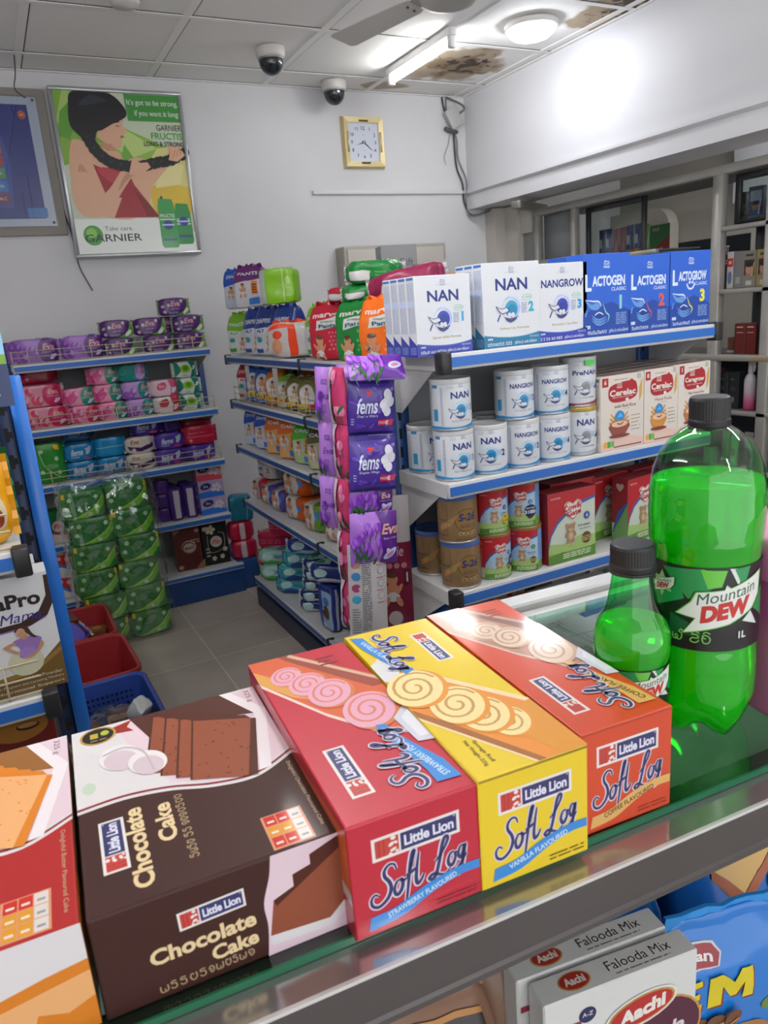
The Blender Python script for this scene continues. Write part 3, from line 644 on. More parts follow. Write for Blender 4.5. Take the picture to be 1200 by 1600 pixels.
mb = MB(); bar(mb, .078, .082, 3.17, 3.57, 1.15, 1.91, G); mb.build('glass_pane', CB); mb = MB(); bar(mb, .078, .082, 2.41, 2.555, 1.75, 1.91, G); mb.build('glass_pane', CB)
mb = MB(); bar(mb, .25, .29, 2.36, 2.42, 1.12, 1.70, M('33343a', .5)); mb.build('inner_post', CB); mb = MB(); bar(mb, .25, .27, 2.56, 2.6, 1.12, 1.72, M('2b2c30', .5)); mb.build('inner_post', CB)
# stray square tube lying on the cabinet
tag(MB().rbox(-.03, .03, -.16, .26, -.022, .022, M('8f8d88', .35, .6), .004).build('square_tube', None, (3.10, 3.93, 2.0), (0, 0, R(-62))), 'open ended square metal tube jutting out above the display cabinet', 'tube')
# ================================================================== baby milk on the end bay
WCARD = P('cccfd6'); NVY = P('1d2c78'); GOLDT = P('a8955a')
def squig(a, x0, x1, y, h, m, n=None, seed=1):
    """a line of round south-Asian script drawn as loops"""
    rr = random.Random(seed); x = x0
    while x < x1-h:
        w_ = h*rr.uniform(.6, 1.0)
        if rr.random() < .16: x += h*.45; continue
        k = rr.randrange(4); c = x+w_/2
        if k == 0: a.stroke([(c+w_*.1, y+h*.3), (c-w_*.2, y+h*.45), (c-w_*.35, y), (c, y-h*.45), (c+w_*.4, y-h*.1), (c+w_*.35, y+h*.5)], h*.16, m, 3)
        elif k == 1: a.stroke([(c-w_*.4, y-h*.2), (c-w_*.1, y-h*.45), (c+w_*.3, y-h*.3), (c+w_*.2, y+h*.2), (c-w_*.3, y+h*.25), (c-w_*.2, y+h*.55), (c+w_*.3, y+h*.5)], h*.16, m, 3)
        elif k == 2: a.stroke([(c-w_*.4, y+h*.4), (c-w_*.4, y-h*.3), (c, y-h*.45), (c+w_*.05, y), (c+w_*.1, y-h*.45), (c+w_*.42, y-h*.25), (c+w_*.4, y+h*.4)], h*.16, m, 3)
        else: a.stroke([(c-w_*.4, y), (c-w_*.2, y+h*.4), (c+w_*.2, y+h*.35), (c+w_*.38, y-h*.1), (c, y-h*.45), (c-w_*.2, y-h*.1), (c+w_*.1, y+h*.05)], h*.16, m, 3)
        x += w_+h*.14
def nestle(a, cx, cy, s, m, gold=True):
    for k in range(3): a.stroke([(cx-.5*s, cy+.62*s-.09*s*k), (cx, cy+.5*s-.09*s*k), (cx+.5*s, cy+.62*s-.09*s*k)], .035*s, m, 3)
    a.ell(cx-.25*s, cy+.75*s, .16*s, .1*s, m, .3, 8); a.ell(cx+.05*s, cy+.72*s, .1*s, .08*s, m, 0, 8); a.ell(cx+.27*s, cy+.72*s, .1*s, .08*s, m, 0, 8)
    a.text('Nestlé', cx, cy+.12*s, .34*s, m, w=1.0*s, bold=.02)
    if gold: a.stroke([(cx-1.2*s, cy+.02*s), (cx-.65*s, cy+.1*s)], .03*s, GOLDT, 0); a.stroke([(cx+.65*s, cy+.1*s), (cx+1.2*s, cy+.02*s)], .03*s, GOLDT, 0)
def nest_emblem(a, cx, cy, r, c1, c2, line, halo):
    a.ell(cx+.15*r, cy+.1*r, 1.18*r, 1.2*r, halo[0]); a.ell(cx+.1*r, cy+.06*r, 1.06*r, 1.08*r, halo[1]); a.ell(cx, cy, .98*r, 1.02*r, WCARD)
    a.ell(cx+.12*r, cy-.05*r, .78*r, .82*r, c1); a.ell(cx+.2*r, cy-.15*r, .55*r, .55*r, c2)
    for k in range(3): a.stroke([(cx-.85*r+.12*k*r, cy-.75*r-.14*k*r), (cx, cy-1.0*r-.13*k*r), (cx+.95*r-.12*k*r, cy-.72*r-.14*k*r)], .1*r, line, 4, .03*r)
    for q in (-.15, .25): a.ell(cx+q*r, cy-.62*r, .22*r, .26*r, WCARD, 0, 10)
    a.poly([(cx-1.75*r, cy+.25*r), (cx-1.1*r, cy-.05*r), (cx-.5*r, cy+.1*r), (cx-.25*r, cy-.2*r), (cx-.6*r, cy-.35*r), (cx-1.1*r, cy-.4*r)], WCARD)
    a.stroke([(cx-1.75*r, cy+.28*r), (cx-1.1*r, cy+.0*r), (cx-.5*r, cy+.12*r), (cx-.22*r, cy-.15*r), (cx-.6*r, cy-.35*r), (cx-1.15*r, cy-.42*r), (cx-1.75*r, cy+.28*r)], .06*r, line, 3)
    a.poly([(cx-1.3*r, cy-.5*r), (cx-1.15*r, cy-.5*r), (cx-1.5*r, cy-1.2*r), (cx-1.62*r, cy-1.1*r)], line)
    a.stroke([(cx-.5*r, cy+.8*r), (cx, cy+1.08*r), (cx+.6*r, cy+.9*r), (cx+.95*r, cy+.3*r)], .12*r, P('c3cbe0'), 4, .02*r)
def nan_front(w_, h, title, num, numc, band, bandhi, c1, c2, sub, script=2):
    a = Art(); nestle(a, .5*w_, .875*h, .085*h*1.0, P('8d97b8'))
    a.text(title, .5*w_, .745*h, (.14 if len(title) < 4 else .1)*h, NVY, w=(.56 if len(title) < 4 else .84)*w_, bold=.025)
    nest_emblem(a, .47*w_, .46*h, .125*h, c1, c2, NVY, (P('c2cbea'), P('98a8de')))
    a.text(num, .84*w_, .47*h, .125*h, numc, bold=.05); a.lines(.665*w_, .4*h, .765*w_, .53*h, 6, P('7f88ab'))
    a.text('B. Lactis', .76*w_, .585*h, .022*h, P('6fae8c'), w=.15*w_); a.stroke([(.68*w_, .56*h), (.8*w_, .55*h), (.86*w_, .585*h), (.8*w_, .615*h), (.7*w_, .61*h)], .002, P('9fc9b0'))
    a.text(sub, .54*w_, .225*h, .032*h, GOLDT, w=.52*w_)
    wave = [(0, 0), (0, .155*h)]+[(w_*k/12, h*(.155-.055*math.sin(PI*k/12*.8)+.03*(k/12)**2)) for k in range(1, 13)]+[(w_, 0)]
    a.poly([(p[0], p[1]+.012*h if 0 < p[1] else 0) for p in wave], bandhi); a.poly(wave, band)
    for x in (.06, .09, .12): a.rect(x*w_, .105*h, (x+.02)*w_, .125*h, P('d8dcea'))
    squig(a, .05*w_, .52*w_, .048*h, .036*h, P('d5daec'), seed=script); a.text('தொடர் பால் சேர்மா', .73*w_, .048*h, .05*h, P('d5daec'), w=.4*w_); a.lines(.8*w_, .10*h, .97*w_, .125*h, 2, P('aab3d6'))
    return a
def nan_side(d, h, band):
    a = Art(); a.rect(.08*d, .955*h, .92*d, .985*h, P('3c6fb8')); a.lines(.1*d, .3*h, .9*d, .93*h, 34, P('9aa4c4')); a.rect(.1*d, .62*h, .9*d, .7*h, P('b9c8e6'))
    a.poly([(0, 0), (d, 0), (d, .14*h), (.5*d, .2*h), (0, .27*h)], band); a.lines(.15*d, .03*h, .85*d, .13*h, 5, P('8d9bd0')); return a
def boxkind(w_, d, h, fr, side, base, nm='milk_powder_carton', top=None):
    ar = {'front': fr, 'left': side}
    if top: ar['top'] = top
    return carton(nm, 'carton', w_, d, h, base, ar)
B1, B2 = P('2f3c9c'), P('3d5ab8'); T1, T2 = P('1f6f95'), P('2f86a8')
k1 = boxkind(.150, .0365, .178, nan_front(.150, .178, 'NAN', '1', P('2f8fc6'), B1, B2, P('3346a8'), P('2a3890'), 'Starter Infant Formula'), nan_side(.0365, .178, B1), WCARD)
k2 = boxkind(.168, .0365, .198, nan_front(.168, .198, 'NAN', '2', P('2fa0c0'), T1, T2, P('2f96bc'), P('1f7ea8'), 'Follow Up Formula', 5), nan_side(.0365, .198, T1), WCARD)
k3 = boxkind(.160, .060, .190, nan_front(.160, .190, 'NANGROW', '3', P('2f8fcf'), B1, B2, P('3346a8'), P('2a3890'), 'Milk Formula for 1-3 Years Children', 8), nan_side(.06, .19, B1), WCARD)
Z1, Z2, Z3 = 1.344, 1.037, .753
GE = 'baby milk cartons on the top shelf of the end bay'
x_ = .806
for n, (x, y) in enumerate(((.949, 1.629), (.949, 1.591), (.949, 1.553), (.949, 1.515))):
    put(k1, (x+.0, y, Z1), 0, ('white baby milk carton with a blue 1, furthest back', 'white baby milk carton with a blue 1, third from the front in its row',
        'white baby milk carton with a blue 1, right behind the front one', 'white baby milk carton with a large blue 1, front of its row')[n], GE)
for n, (x, y) in enumerate(((1.141, 1.588), (1.141, 1.550), (1.141, 1.512))):
    put(k2, (x, y, Z1), 0, ('white baby milk carton with a teal 2, furthest back of three', 'white baby milk carton with a teal 2, middle of three, mostly hidden', 'white baby milk carton with a large teal 2 and teal bottom band, in front')[n], GE)
put(k3, (1.300, 1.515, Z1), 0, 'white baby milk carton with a blue 3 beside the dark blue cartons', GE)
def lacto(w_, h, title, num, numc, smile=False):
    a = Art(); W = P('ccd8ea'); D = P('1c3c86'); Lb = P('5f90cf')
    a.poly([(0, 0), (w_, 0), (w_, .3*h), (.6*w_, .42*h), (0, .3*h)], P('20459a'))
    nestle(a, .5*w_, .83*h, .1*h, W, False)
    a.text(title[0], .115*w_, .66*h, .20*h, W, w=.13*w_, bold=.035); a.text(title[1:], .545*w_, .675*h, .125*h, W, w=.7*w_, bold=.04); a.text('CLASSIC', .76*w_, .57*h, .042*h, W, w=.32*w_)
    if smile: a.stroke([(.4*w_, .575*h), (.44*w_, .52*h), (.5*w_, .505*h), (.56*w_, .525*h), (.6*w_, .58*h)], .005, W); a.ell(.47*w_, .59*h, .004, .004, W); a.ell(.54*w_, .59*h, .004, .004, W)
    a.text(num, .8*w_, .41*h, .17*h, numc, bold=.05); a.lines(.7*w_, .14*h, .93*w_, .29*h, 7, P('8aa6d6'))
    a.poly([(.05*w_, .46*h), (.18*w_, .4*h), (.3*w_, .42*h), (.36*w_, .37*h), (.28*w_, .33*h), (.14*w_, .36*h)], Lb, 4); a.stroke([(.05*w_, .46*h), (.2*w_, .44*h), (.33*w_, .43*h), (.38*w_, .37*h)], .004, W, 4, .001)
    a.stroke([(.08*w_, .34*h), (.05*w_, .26*h)], .004, Lb, 0); a.stroke([(.42*w_, .4*h), (.48*w_, .3*h), (.55*w_, .25*h), (.52*w_, .18*h)], .004, numc, 4, .001)
    for k in range(3): a.stroke([(.18*w_, .27*h-.03*h*k), (.32*w_, .21*h-.03*h*k), (.5*w_, .24*h-.03*h*k)], .005, Lb, 4, .001)
    a.ell(.33*w_, .26*h, .09*w_, .03*h, D, 0, 14); a.stroke([(.24*w_, .27*h), (.33*w_, .3*h), (.42*w_, .27*h)], .003, W, 4)
    a.rect(.05*w_, .11*h, .15*w_, .15*h, P('b9c6de'))
    squig(a, .07*w_, .52*w_, .06*h, .04*h, W, seed=ord(num)); a.text('தொடர் பால் மேலும்', .76*w_, .06*h, .055*h, W, w=.42*w_)
    return a
for n, (t_, nu, c, x, w_, h) in enumerate((('LACTOGEN', '1', '7fc0c8', 1.446, .160, .207), ('LACTOGEN', '2', 'c8574a', 1.598, .148, .198), ('LACTOGROW', '3', 'd6d23a', 1.753, .155, .203))):
    kk = boxkind(w_, .065, h, lacto(w_, h, t_, nu, P(c), n == 2), Art(), P('2a5cc0'))
    put(kk, (x, 1.515, Z1), 0, 'bright blue baby milk carton with a '+('pale blue 1', 'red 2', 'yellow 3 and a smile')[n], GE)
    put(kk, (x+.006, 1.595, Z1), 0, 'blue baby milk carton hidden behind the one with the '+('pale blue 1', 'red 2', 'yellow 3')[n], GE)
tag(MB().rbox(-.085, .085, -.03, .03, 0, .262, P('b9875a'), .002).build('carton', None, (1.53, 2.3, 1.30)), 'plain orange carton just showing above the row of milk cartons', 'carton')
gb = Art(); gb.text('Gift', .1, .33, .03, P('4d5256')); gb.lines(.02, .29, .12, .315, 3, P('777c80')); gb.ell(.02, .3, .012, .02, P('5f7f5a'), .5)
gs = Art(); gs.text('Gift', .06, .335, .03, P('5d6266'), rot=-PI/2)
gk = carton('gift_carton', 'carton', .145, .09, .395, P('86878a'), {'front': gb, 'left': gs})
put(gk, (1.50, 2.70, 1.30), R(-14), 'grey gift carton standing on top of the packs near the cream panel box')
# ---- cans
def can(rad, h, base, art, lid, name='milk_powder_can', lidh=.012, rim='b9bcc0', inner=None):
    b = MB(); b.lathe([(rad*.96, .0), (rad*.985, .002), (rad, .006), (rad, h-.010), (rad*.985, h-.006)], base, 40)
    art.lay(b, cyl(rad), .0002, frange(-PI*rad, PI*rad, 48))
    l = MB(); l.lathe([(rad*1.0, h-.009), (rad*1.008, h-.008), (rad*1.010, h+lidh-.011), (rad*1.0, h+lidh-.008), (rad*.94, h+lidh-.0085), (rad*.92, h+lidh-.011), (0, h+lidh-.011)], lid, 40)
    r_ = MB(); r_.lathe([(rad*1.0, 0), (rad*1.012, .001), (rad*1.012, .004), (rad*1.0, .005)], M(rim, .3, .8), 40)
    return Kind(name, 'can', [('tin_body', b.mesh('tin_body'), None), ('lid', l.mesh('lid'), None), ('bottom_rim', r_.mesh('bottom_rim'), None)])
def nan_can(title, num, band='2f7fb4', c1='2f8fc0', c2='1f74a8', r=.050, h=.120, sub='Starter Infant Formula', gray=False):
    a = Art(); W2 = .084; x0 = -W2/2
    f = Art(); nestle(f, .5*W2, .86*h, .1*h, P('8d97b8')); f.text(title, .5*W2, .71*h, .135*h if len(title) < 5 else .1*h, NVY, w=W2*(.62 if len(title) < 4 else .86), bold=.03)
    nest_emblem(f, .46*W2, .42*h, .14*h, P(c1), P(c2), P('33406e') if gray else NVY, (P('cdd6e2'), P('a9bccb')) if gray else (P('b5d2e6'), P('7fb5d8')))
    f.text(num, .9*W2, .44*h, .14*h, NVY, bold=.05); f.lines(.68*W2, .4*h, .83*W2, .52*h, 4, P('7fa4cc')); f.text(sub, .5*W2, .2*h, .035*h, P('8f8f96'), w=.6*W2)
    a.merge(f, lambda p: (p[0]+x0, p[1]))
    a.rect(-PI*r, .004, -.055, .1*h, P(band)); a.poly([(-.056, .004), (-.056, .1*h)]+[(-.056+.112*k/10, h*(.1-.035*math.sin(PI*k/10)+.07*(k/10)**2)) for k in range(11)]+[(.056, .004)], P(band))
    a.rect(.056, .004, PI*r, .17*h, P(band)); squig(a, -.03, .05, .045*h, .02*h, P('cfd8ea'), seed=3)
    a.lines(-.052, .12*h, -.046, .88*h, 20, P('8a94b0')); a.rect(-.078, .86*h, -.06, .92*h, P(band)); a.rect(-.075, .2*h, -.061, .44*h, P('2f8fc0' if not gray else '9aa2ab')); a.lines(-.095, .1*h, -.08, .9*h, 18, P('a5adc2'))
    a.rect(-.034, .84*h, -.018, .9*h, P('c3c6cf'))
    return a
CW = P('cbcfd6'); LIDW = M('c9cbcd', .3)
cn1 = can(.050, .120, CW, nan_can('NAN', '1'), LIDW); cn2 = can(.050, .120, CW, nan_can('NAN', '2', sub='Follow Up Formula'), LIDW)
cg3 = can(.050, .120, CW, nan_can('NANGROW', '3', sub='Milk Formula 1-3 Years'), LIDW); cg4 = can(.050, .120, CW, nan_can('NANGROW', '4', sub='Milk Formula 3-5 Years'), LIDW)
cp = can(.0475, .126, P('c9ccd2'), nan_can('PreNAN', '', '8f2f35', '8d9096', '7b7e84', .0475, .126, '', True), LIDW); cgd = can(.0475, .126, P('c9ccd2'), nan_can('NAN', '', '9aa0a8', '8d8c94', '7d7c86', .0475, .126, '', True), M('b59a4a', .35, .3))
GC = 'round milk powder cans on the end bay'
def C(k, x, y, z, rz, lab): return put(k, (x, y, z), R(rz), lab, GC)



C(cn1, .985, 1.560, Z2, -4, 'white can with a blue 1 at the front left, lower of its stack'); C(cn1, .982, 1.558, Z2+.1245, -2, 'white can with a blue 1, standing on the lower can at the shelf left end')
C(cn1, .983, 1.690, Z2, 10, 'white can half hidden behind the stack of two at the left end'); C(cn2, 1.087, 1.560, Z2, -24, 'single white can with a 2 beside the stack at the left end')
C(cn2, 1.087, 1.690, Z2, 12, 'white can in the back row behind the can with a 2')
C(cg3, 1.189, 1.560, Z2, -10, 'white can with a long blue name, lower of the second stack'); C(cg3, 1.176, 1.562, Z2+.1245, -6, 'white can with a long blue name, upper of the second stack')
C(cg4, 1.291, 1.558, Z2, -17, 'white can with a blue 4, lower of the third stack'); C(cg4, 1.287, 1.558, Z2+.1245, -18, 'white can with a blue 4, upper of the third stack')
C(cgd, 1.391, 1.562, Z2, -16, 'grey white can with a gold lid, under another can'); C(cp, 1.389, 1.563, Z2+.1305, -14, 'grey white can with a red base stripe and a green sticker')
tag(MB().box(-.014, .014, -.0012, 0, -.006, .006, P('35c83a')).build('price_sticker', None, (1.384, 1.5125, Z2+.1305+.115), (0, 0, R(-6))), 'bright green price sticker near the top of the grey can', 'sticker')
for i, x in enumerate((1.19, 1.29, 1.39)): C(cg3, x, 1.690, Z2, 10, ('white can at the back, behind the second stack', 'white can at the back, behind the third stack', 'white can at the back, behind the gold lidded can')[i])
# cereal cartons
def cerelac(w_, h, title, n, sub, bowl):
    a = Art(); r_ = P('a5242f'); W = P('ddd8d0')
    a.poly([(0, 0), (w_, 0), (w_, .12*h), (.5*w_, .2*h), (0, .1*h)], P('d9b8ae'))
    a.rect(.03*w_, .86*h, .17*w_, .975*h, r_); a.text(n, .1*w_, .92*h, .06*h, W, bold=.03); a.lines(.3*w_, .935*h, .62*w_, .95*h, 1, P('6a3a35')); a.rect(.83*w_, .92*h, .93*w_, .99*h, P('a9b0a6'))
    a.poly([(.17*w_, .77*h), (.22*w_, .86*h), (.45*w_, .90*h), (.75*w_, .905*h), (.83*w_, .84*h), (.83*w_, .72*h), (.7*w_, .66*h), (.35*w_, .64*h), (.2*w_, .68*h)], r_, 5)
    a.ell(.7*w_, .9*h, .045*w_, .028*h, r_); a.ell(.6*w_, .665*h, .04*w_, .02*h, W)
    nestle(a, .42*w_, .83*h, .09*h, W, False); a.text(title, .5*w_, .765*h, .085*h, W, w=.6*w_, bold=.03); a.text('INFANT CEREAL WITH MILK', .5*w_, .705*h, .018*h, W, w=.48*w_)
    a.text(sub, .56*w_, .585*h, .042*h, P('7d3a34'), w=.5*w_); a.lines(.5*w_, .54*h, .66*w_, .55*h, 1, P('4f86bd'))
    for q in (-1, 1):
        for k in range(3): a.stroke([(.42*w_, .34*h), (.42*w_+q*(.1+.03*k)*w_, (.42-.03*k)*h), (.42*w_+q*(.2+.02*k)*w_, (.5-.06*k)*h)], .006, P('c88c3f'), 3, .002)
    a.poly([(.32*w_, .42*h), (.34*w_, .49*h), (.42*w_, .53*h), (.51*w_, .5*h), (.54*w_, .43*h), (.46*w_, .4*h)], P('2f86c4'), 4); a.poly([(.36*w_, .44*h), (.44*w_, .5*h), (.5*w_, .44*h)], P('5aa8dc'))
    a.poly([(.2*w_, .34*h), (.64*w_, .34*h), (.6*w_, .25*h), (.52*w_, .2*h), (.3*w_, .2*h), (.23*w_, .25*h)], P(bowl), 4); a.ell(.42*w_, .345*h, .22*w_, .055*h, P(bowl)); a.ell(.42*w_, .35*h, .19*w_, .042*h, P('d8b69a')); a.stroke([(.36*w_, .36*h), (.44*w_, .345*h), (.5*w_, .37*h)], .004, P('8f5a48'))
    a.ell(.42*w_, .19*h, .24*w_, .025*h, P('7d3a34'))
    a.lines(.7*w_, .24*h, .92*w_, .48*h, 5, P('8a7f78'), th=.2)
    for k in range(3): a.rect((.06+.085*k)*w_, .05*h, (.135+.085*k)*w_, .13*h, P(('d9a53a', '4f9f4a', '6db04f')[k]))
    a.rect(.3*w_, .035*h, .95*w_, .05*h, P('4f4038'))
    for q in range(4): a.stroke([(.88*w_, (.62+.05*q)*h), (.93*w_, (.7+.05*q)*h), (.95*w_, (.76+.05*q)*h)], .006, P('c9a35a'), 3, .001)
    return a
def cere_side(d, h):
    a = Art(); a.rect(.1*d, .93*h, .9*d, .97*h, P('7a6f66')); a.lines(.12*d, .55*h, .88*d, .9*h, 16, P('8d857d')); a.lines(.12*d, .12*h, .88*d, .5*h, 16, P('a19a92')); a.ell(.5*d, .3*h, .2*d, .03*h, P('a8645a')); return a
def cere_top(w_, d): 
    a = Art(); a.rect(.0, .35*d, w_, .62*d, P('8f3a3c')); a.lines(.1*w_, .1*d, .9*w_, .3*d, 2, P('8d857d')); return a
for n, (t_, nu, sub, bw, x, w_, h) in enumerate((('Cerelac', '6', 'with Red Rice', '8f4a44', 1.498, .156, .203), ('Cerelac', '8', 'Mixed Fruits', 'c98b3f', 1.643, .130, .205), ('Ceregrow', '1', 'Wheat, Honey and Dates', 'b9763a', 1.773, .128, .207))):
    kk = carton('cereal_carton', 'carton', w_, .056, h, P('d2cac2'), {'front': cerelac(w_, h, t_, nu, sub, bw), 'left': cere_side(.056, h), 'top': cere_top(w_, .056)})
    for q in range(4):
        put(kk, (x+.006*q, 1.509+.0572*q, Z2), 0, ('cream cereal carton with a red bowl', 'cream cereal carton with a fruit bowl', 'cream cereal carton with a honey bowl')[n]+(', at the front', ', second from the front', ', third from the front', ', at the back of its row')[q], 'cream cereal cartons')
# gold cans and red and green cans on the third shelf
GD = M('8f7350', .35, .35); a = Art(); a.ell(0, .06, .033, .03, P('5f4a2a')); a.ell(0, .06, .031, .028, P('8a6a34')); a.text('S-26', 0, .068, .02, NVY, bold=.03, shear=.15); a.text('GOLD', 0, .045, .009, P('3a3a6a'), space=1.2)
for k in range(4): a.ell(-.018+.012*k, .026, .006, .004, P('c9b890'), 0, 10); a.ell(-.018+.012*k, .026, .0045, .0028, P('6f5738'), 0, 10)
a.lines(-.03, .010, .03, .0145, 1, P('5a4630')); a.poly([(-.075, .045), (-.02, .08), (-.04, .05), (-.075, .03)], P('a87a4a')); a.poly([(-.06, .055), (-.045, .062), (-.04, .052)], P('6f8a4a')); a.lines(-.1, .02, -.055, .025, 1, P('3f3550')); a.lines(-.1, .06, -.055, .064, 1, P('3f3550'))
for u in (-.1, -.053): a.rect(u, .015, u+.001, .1, P('6a5432'))
ks = can(.051, .119, GD, a, M('4a66a8', .3)); ks.name = 'gold_milk_can'
GS = 'gold milk cans at the left of the third shelf'
for n, (x, y, z, r_) in enumerate(((.988, 1.560, Z3, -4), (.984, 1.558, Z3+.1235, -4), (.988, 1.690, Z3+.0, 10))): put(ks, (x, y, z), R(r_), ('gold can with a blue lid, lower of the front stack', 'gold can with a blue lid, upper of the front stack', 'gold can with a blue lid standing alone behind the stack')[n], GS)
def bear(a, cx, cy, s, m='a98a6a', m2='c9b090'):
    B, L = P(m), P(m2)
    for q in (-1, 1):
        a.ell(cx+q*.32*s, cy+.92*s, .14*s, .14*s, B, 0, 10); a.ell(cx+q*.34*s, cy+.28*s, .13*s, .26*s, B, q*.5, 10); a.ell(cx+q*.2*s, cy-.22*s, .15*s, .3*s, B, q*.12, 10); a.ell(cx+q*.24*s, cy-.47*s, .17*s, .09*s, L, 0, 10)
    a.ell(cx, cy+.15*s, .33*s, .42*s, B); a.ell(cx, cy+.7*s, .36*s, .32*s, B); a.ell(cx, cy+.6*s, .17*s, .13*s, L, 0, 10); a.ell(cx, cy+.13*s, .2*s, .26*s, L)
    for q in (-1, 1): a.ell(cx+q*.12*s, cy+.78*s, .035*s, .04*s, P('2a211c'), 0, 8)
    a.ell(cx, cy+.66*s, .05*s, .035*s, P('2a211c'), 0, 8)
def heart(a, cx, cy, s, m): a.poly([(cx, cy-.62*s), (cx-.38*s, cy-.28*s), (cx-.62*s, cy+.08*s), (cx-.58*s, cy+.4*s), (cx-.3*s, cy+.52*s), (cx-.04*s, cy+.38*s), (cx+.02*s, cy+.38*s), (cx+.3*s, cy+.55*s), (cx+.6*s, cy+.38*s), (cx+.62*s, cy+.05*s), (cx+.36*s, cy-.3*s)], m, 4)
def cg_front(w_, h, num, bc, age, dotc='5a4a28', tag_=None, low=0):
    a = Art(); r_ = P('b3242c')
    a.rect(0, 0, w_, .2*h, P('6f9a3c')); a.poly([(0, .14*h), (0, .3*h), (.3*w_, .26*h), (.7*w_, .34*h), (w_, .3*h), (w_, .14*h)], P('9fbf72'), 0); a.poly([(0, 0), (0, .1*h), (.3*w_, .15*h), (.6*w_, .08*h), (w_, .16*h), (w_, 0)], P('55862f'))
    a.poly([(0, h), (0, .22*h), (.06*w_, .4*h), (.2*w_, .56*h), (.45*w_, .7*h), (.75*w_, .79*h), (w_, .83*h), (w_, h)], P('3a5aa6')); a.poly([(0, h), (0, .27*h), (.05*w_, .44*h), (.18*w_, .6*h), (.43*w_, .735*h), (.74*w_, .83*h), (w_, .87*h), (w_, h)], r_)
    heart(a, .52*w_, .72*h, .245*h, P('d8d2cc')); heart(a, .52*w_, .722*h, .225*h, r_); heart(a, .52*w_, .725*h, .205*h, P('dcd8d4'))
    a.text('Cow&', .5*w_, .765*h, .085*h, r_, w=.37*w_, bold=.03, rot=.12); a.text('Gate', .53*w_, .68*h, .075*h, r_, w=.3*w_, bold=.03, rot=.12)
    a.text('NUTRICIA', .16*w_, .925*h, .025*h, P('d9c9c4'), w=.2*w_); a.ell(.81*w_, .6*h, .075*w_, .065*h*w_/h, P(bc)) if 0 else a.ell(.81*w_, .6*h, .055*h, .055*h, P(bc)); a.text(num, .81*w_, .6*h, .055*h, P('dfe2ea'))
    a.text(age, .75*w_, .47*h, .042*h, P('3a3f6a'), w=.26*w_); a.lines(.65*w_, .415*h, .88*w_, .435*h, 1, P('5a5f86'))
    a.ell(.8*w_, .28*h, .085*h, .085*h, P(dotc)); a.lines(.7*w_, .24*h, .9*w_, .32*h, 3, P('c9b27a'))
    bear(a, .46*w_, .33*h, .2*h); a.lines(.3*w_, .05*h, .9*w_, .13*h, 3, P('dfe6cf'))
    if tag_: tag_(a, w_, h)
    return a
def cg_can(num, bc, age, tag_=None, dotc='5a4a28'):
    w_, h, r = .088, .119, .0485; a = Art(); r_ = P('b3242c'); a.rect(-PI*r, .27*h, -w_/2, h-.006, r_); a.rect(-PI*r, .004, -w_/2, .27*h, P('c9c6bd')); a.lines(-.085, .3*h, -.05, .9*h, 12, P('d0a7a2')); a.rect(w_/2, .2*h, PI*r, h-.006, P('6f9ad0')); a.rect(w_/2, .004, PI*r, .2*h, P('6f9a3c'))
    a.merge(cg_front(w_, h-.006, num, bc, age, dotc, tag_), lambda p: (p[0]-w_/2, p[1])); k = can(r, h, P('a9c4dc'), a, M('9a7a4a', .35, .3)); return k
def t1(a, w_, h): a.ell(.86*w_, .33*h, .16*w_, .16*w_, P('d8b52c')); a.text('Rs.', .84*w_, .38*h, .05*h, P('3a2f10')); a.text('3150/-', .86*w_, .28*h, .05*h, P('3a2f10'), w=.24*w_)
def t2(a, w_, h): a.ell(.82*w_, .38*h, .2*w_, .2*w_, P('1c2350')); a.text('NEW PRICE', .82*w_, .45*h, .035*h, P('dfe2ea'), w=.3*w_); a.text('3100/-', .83*w_, .36*h, .085*h, P('e6e8f0'), w=.4*w_, bold=.03)
def t3(a, w_, h): a.ell(.97*w_, .38*h, .16*w_, .2*w_, P('1c2350')); a.text('310', .98*w_, .38*h, .085*h, P('e6e8f0'), w=.2*w_)
kc3, kc2, kc2b, kc1 = cg_can('3', '4a3f8f', '1-3 years', t1), cg_can('2', '2f6fb0', '6-12 months', t2), cg_can('2', '2f6fb0', '6-12 months', t3), cg_can('1', '3f8a4a', 'birth-6 months')
GR_ = 'red and green milk cans with a teddy bear'
put(kc2b, (1.092, 1.565, Z3), R(-10), 'red and green teddy bear can, lower of the left stack', GR_); put(kc3, (1.089, 1.567, Z3+.1235), R(-16), 'red teddy bear can with a yellow price sticker, upper of the left stack', GR_)
put(kc1, (1.192, 1.562, Z3), R(-38), 'red and grey green teddy bear can with a green 1, lower of the right stack', GR_); put(kc2, (1.189, 1.564, Z3+.1235), R(-40), 'red and blue teddy bear can with a dark blue price sticker', GR_)
kb4 = carton('bear_carton', 'carton', .165, .055, .198, P('c3cfc0'), {'front': cg_front(.165, .198, '4', '3a4fa0', '3-6 years'), 'left': Art().rect(0, .0, .055, .198, P('8f1f28')), 'top': Art().rect(0, 0, .165, .055, P('8f1f28'))})
kb3 = carton('bear_carton', 'carton', .160, .055, .196, P('c3cfc0'), {'front': cg_front(.160, .196, '3', '6a4a9c', '1-3 years'), 'left': Art().rect(0, .0, .055, .196, P('8f1f28')), 'top': Art().rect(0, 0, .16, .055, P('8f1f28'))})
sd = Art().rect(0, .3*.19, .055, .19, P('8f1f28')); heart(sd, .028, .165, .02, P('c9a9a4')); sd.poly([(0, 0), (.055, 0), (.055, .12), (.03, .1), (.008, .05)], P('6f9a5c')); sd.poly([(0, .02), (.055, .12), (.055, .128), (.02, .09)], P('3a5aa6'))
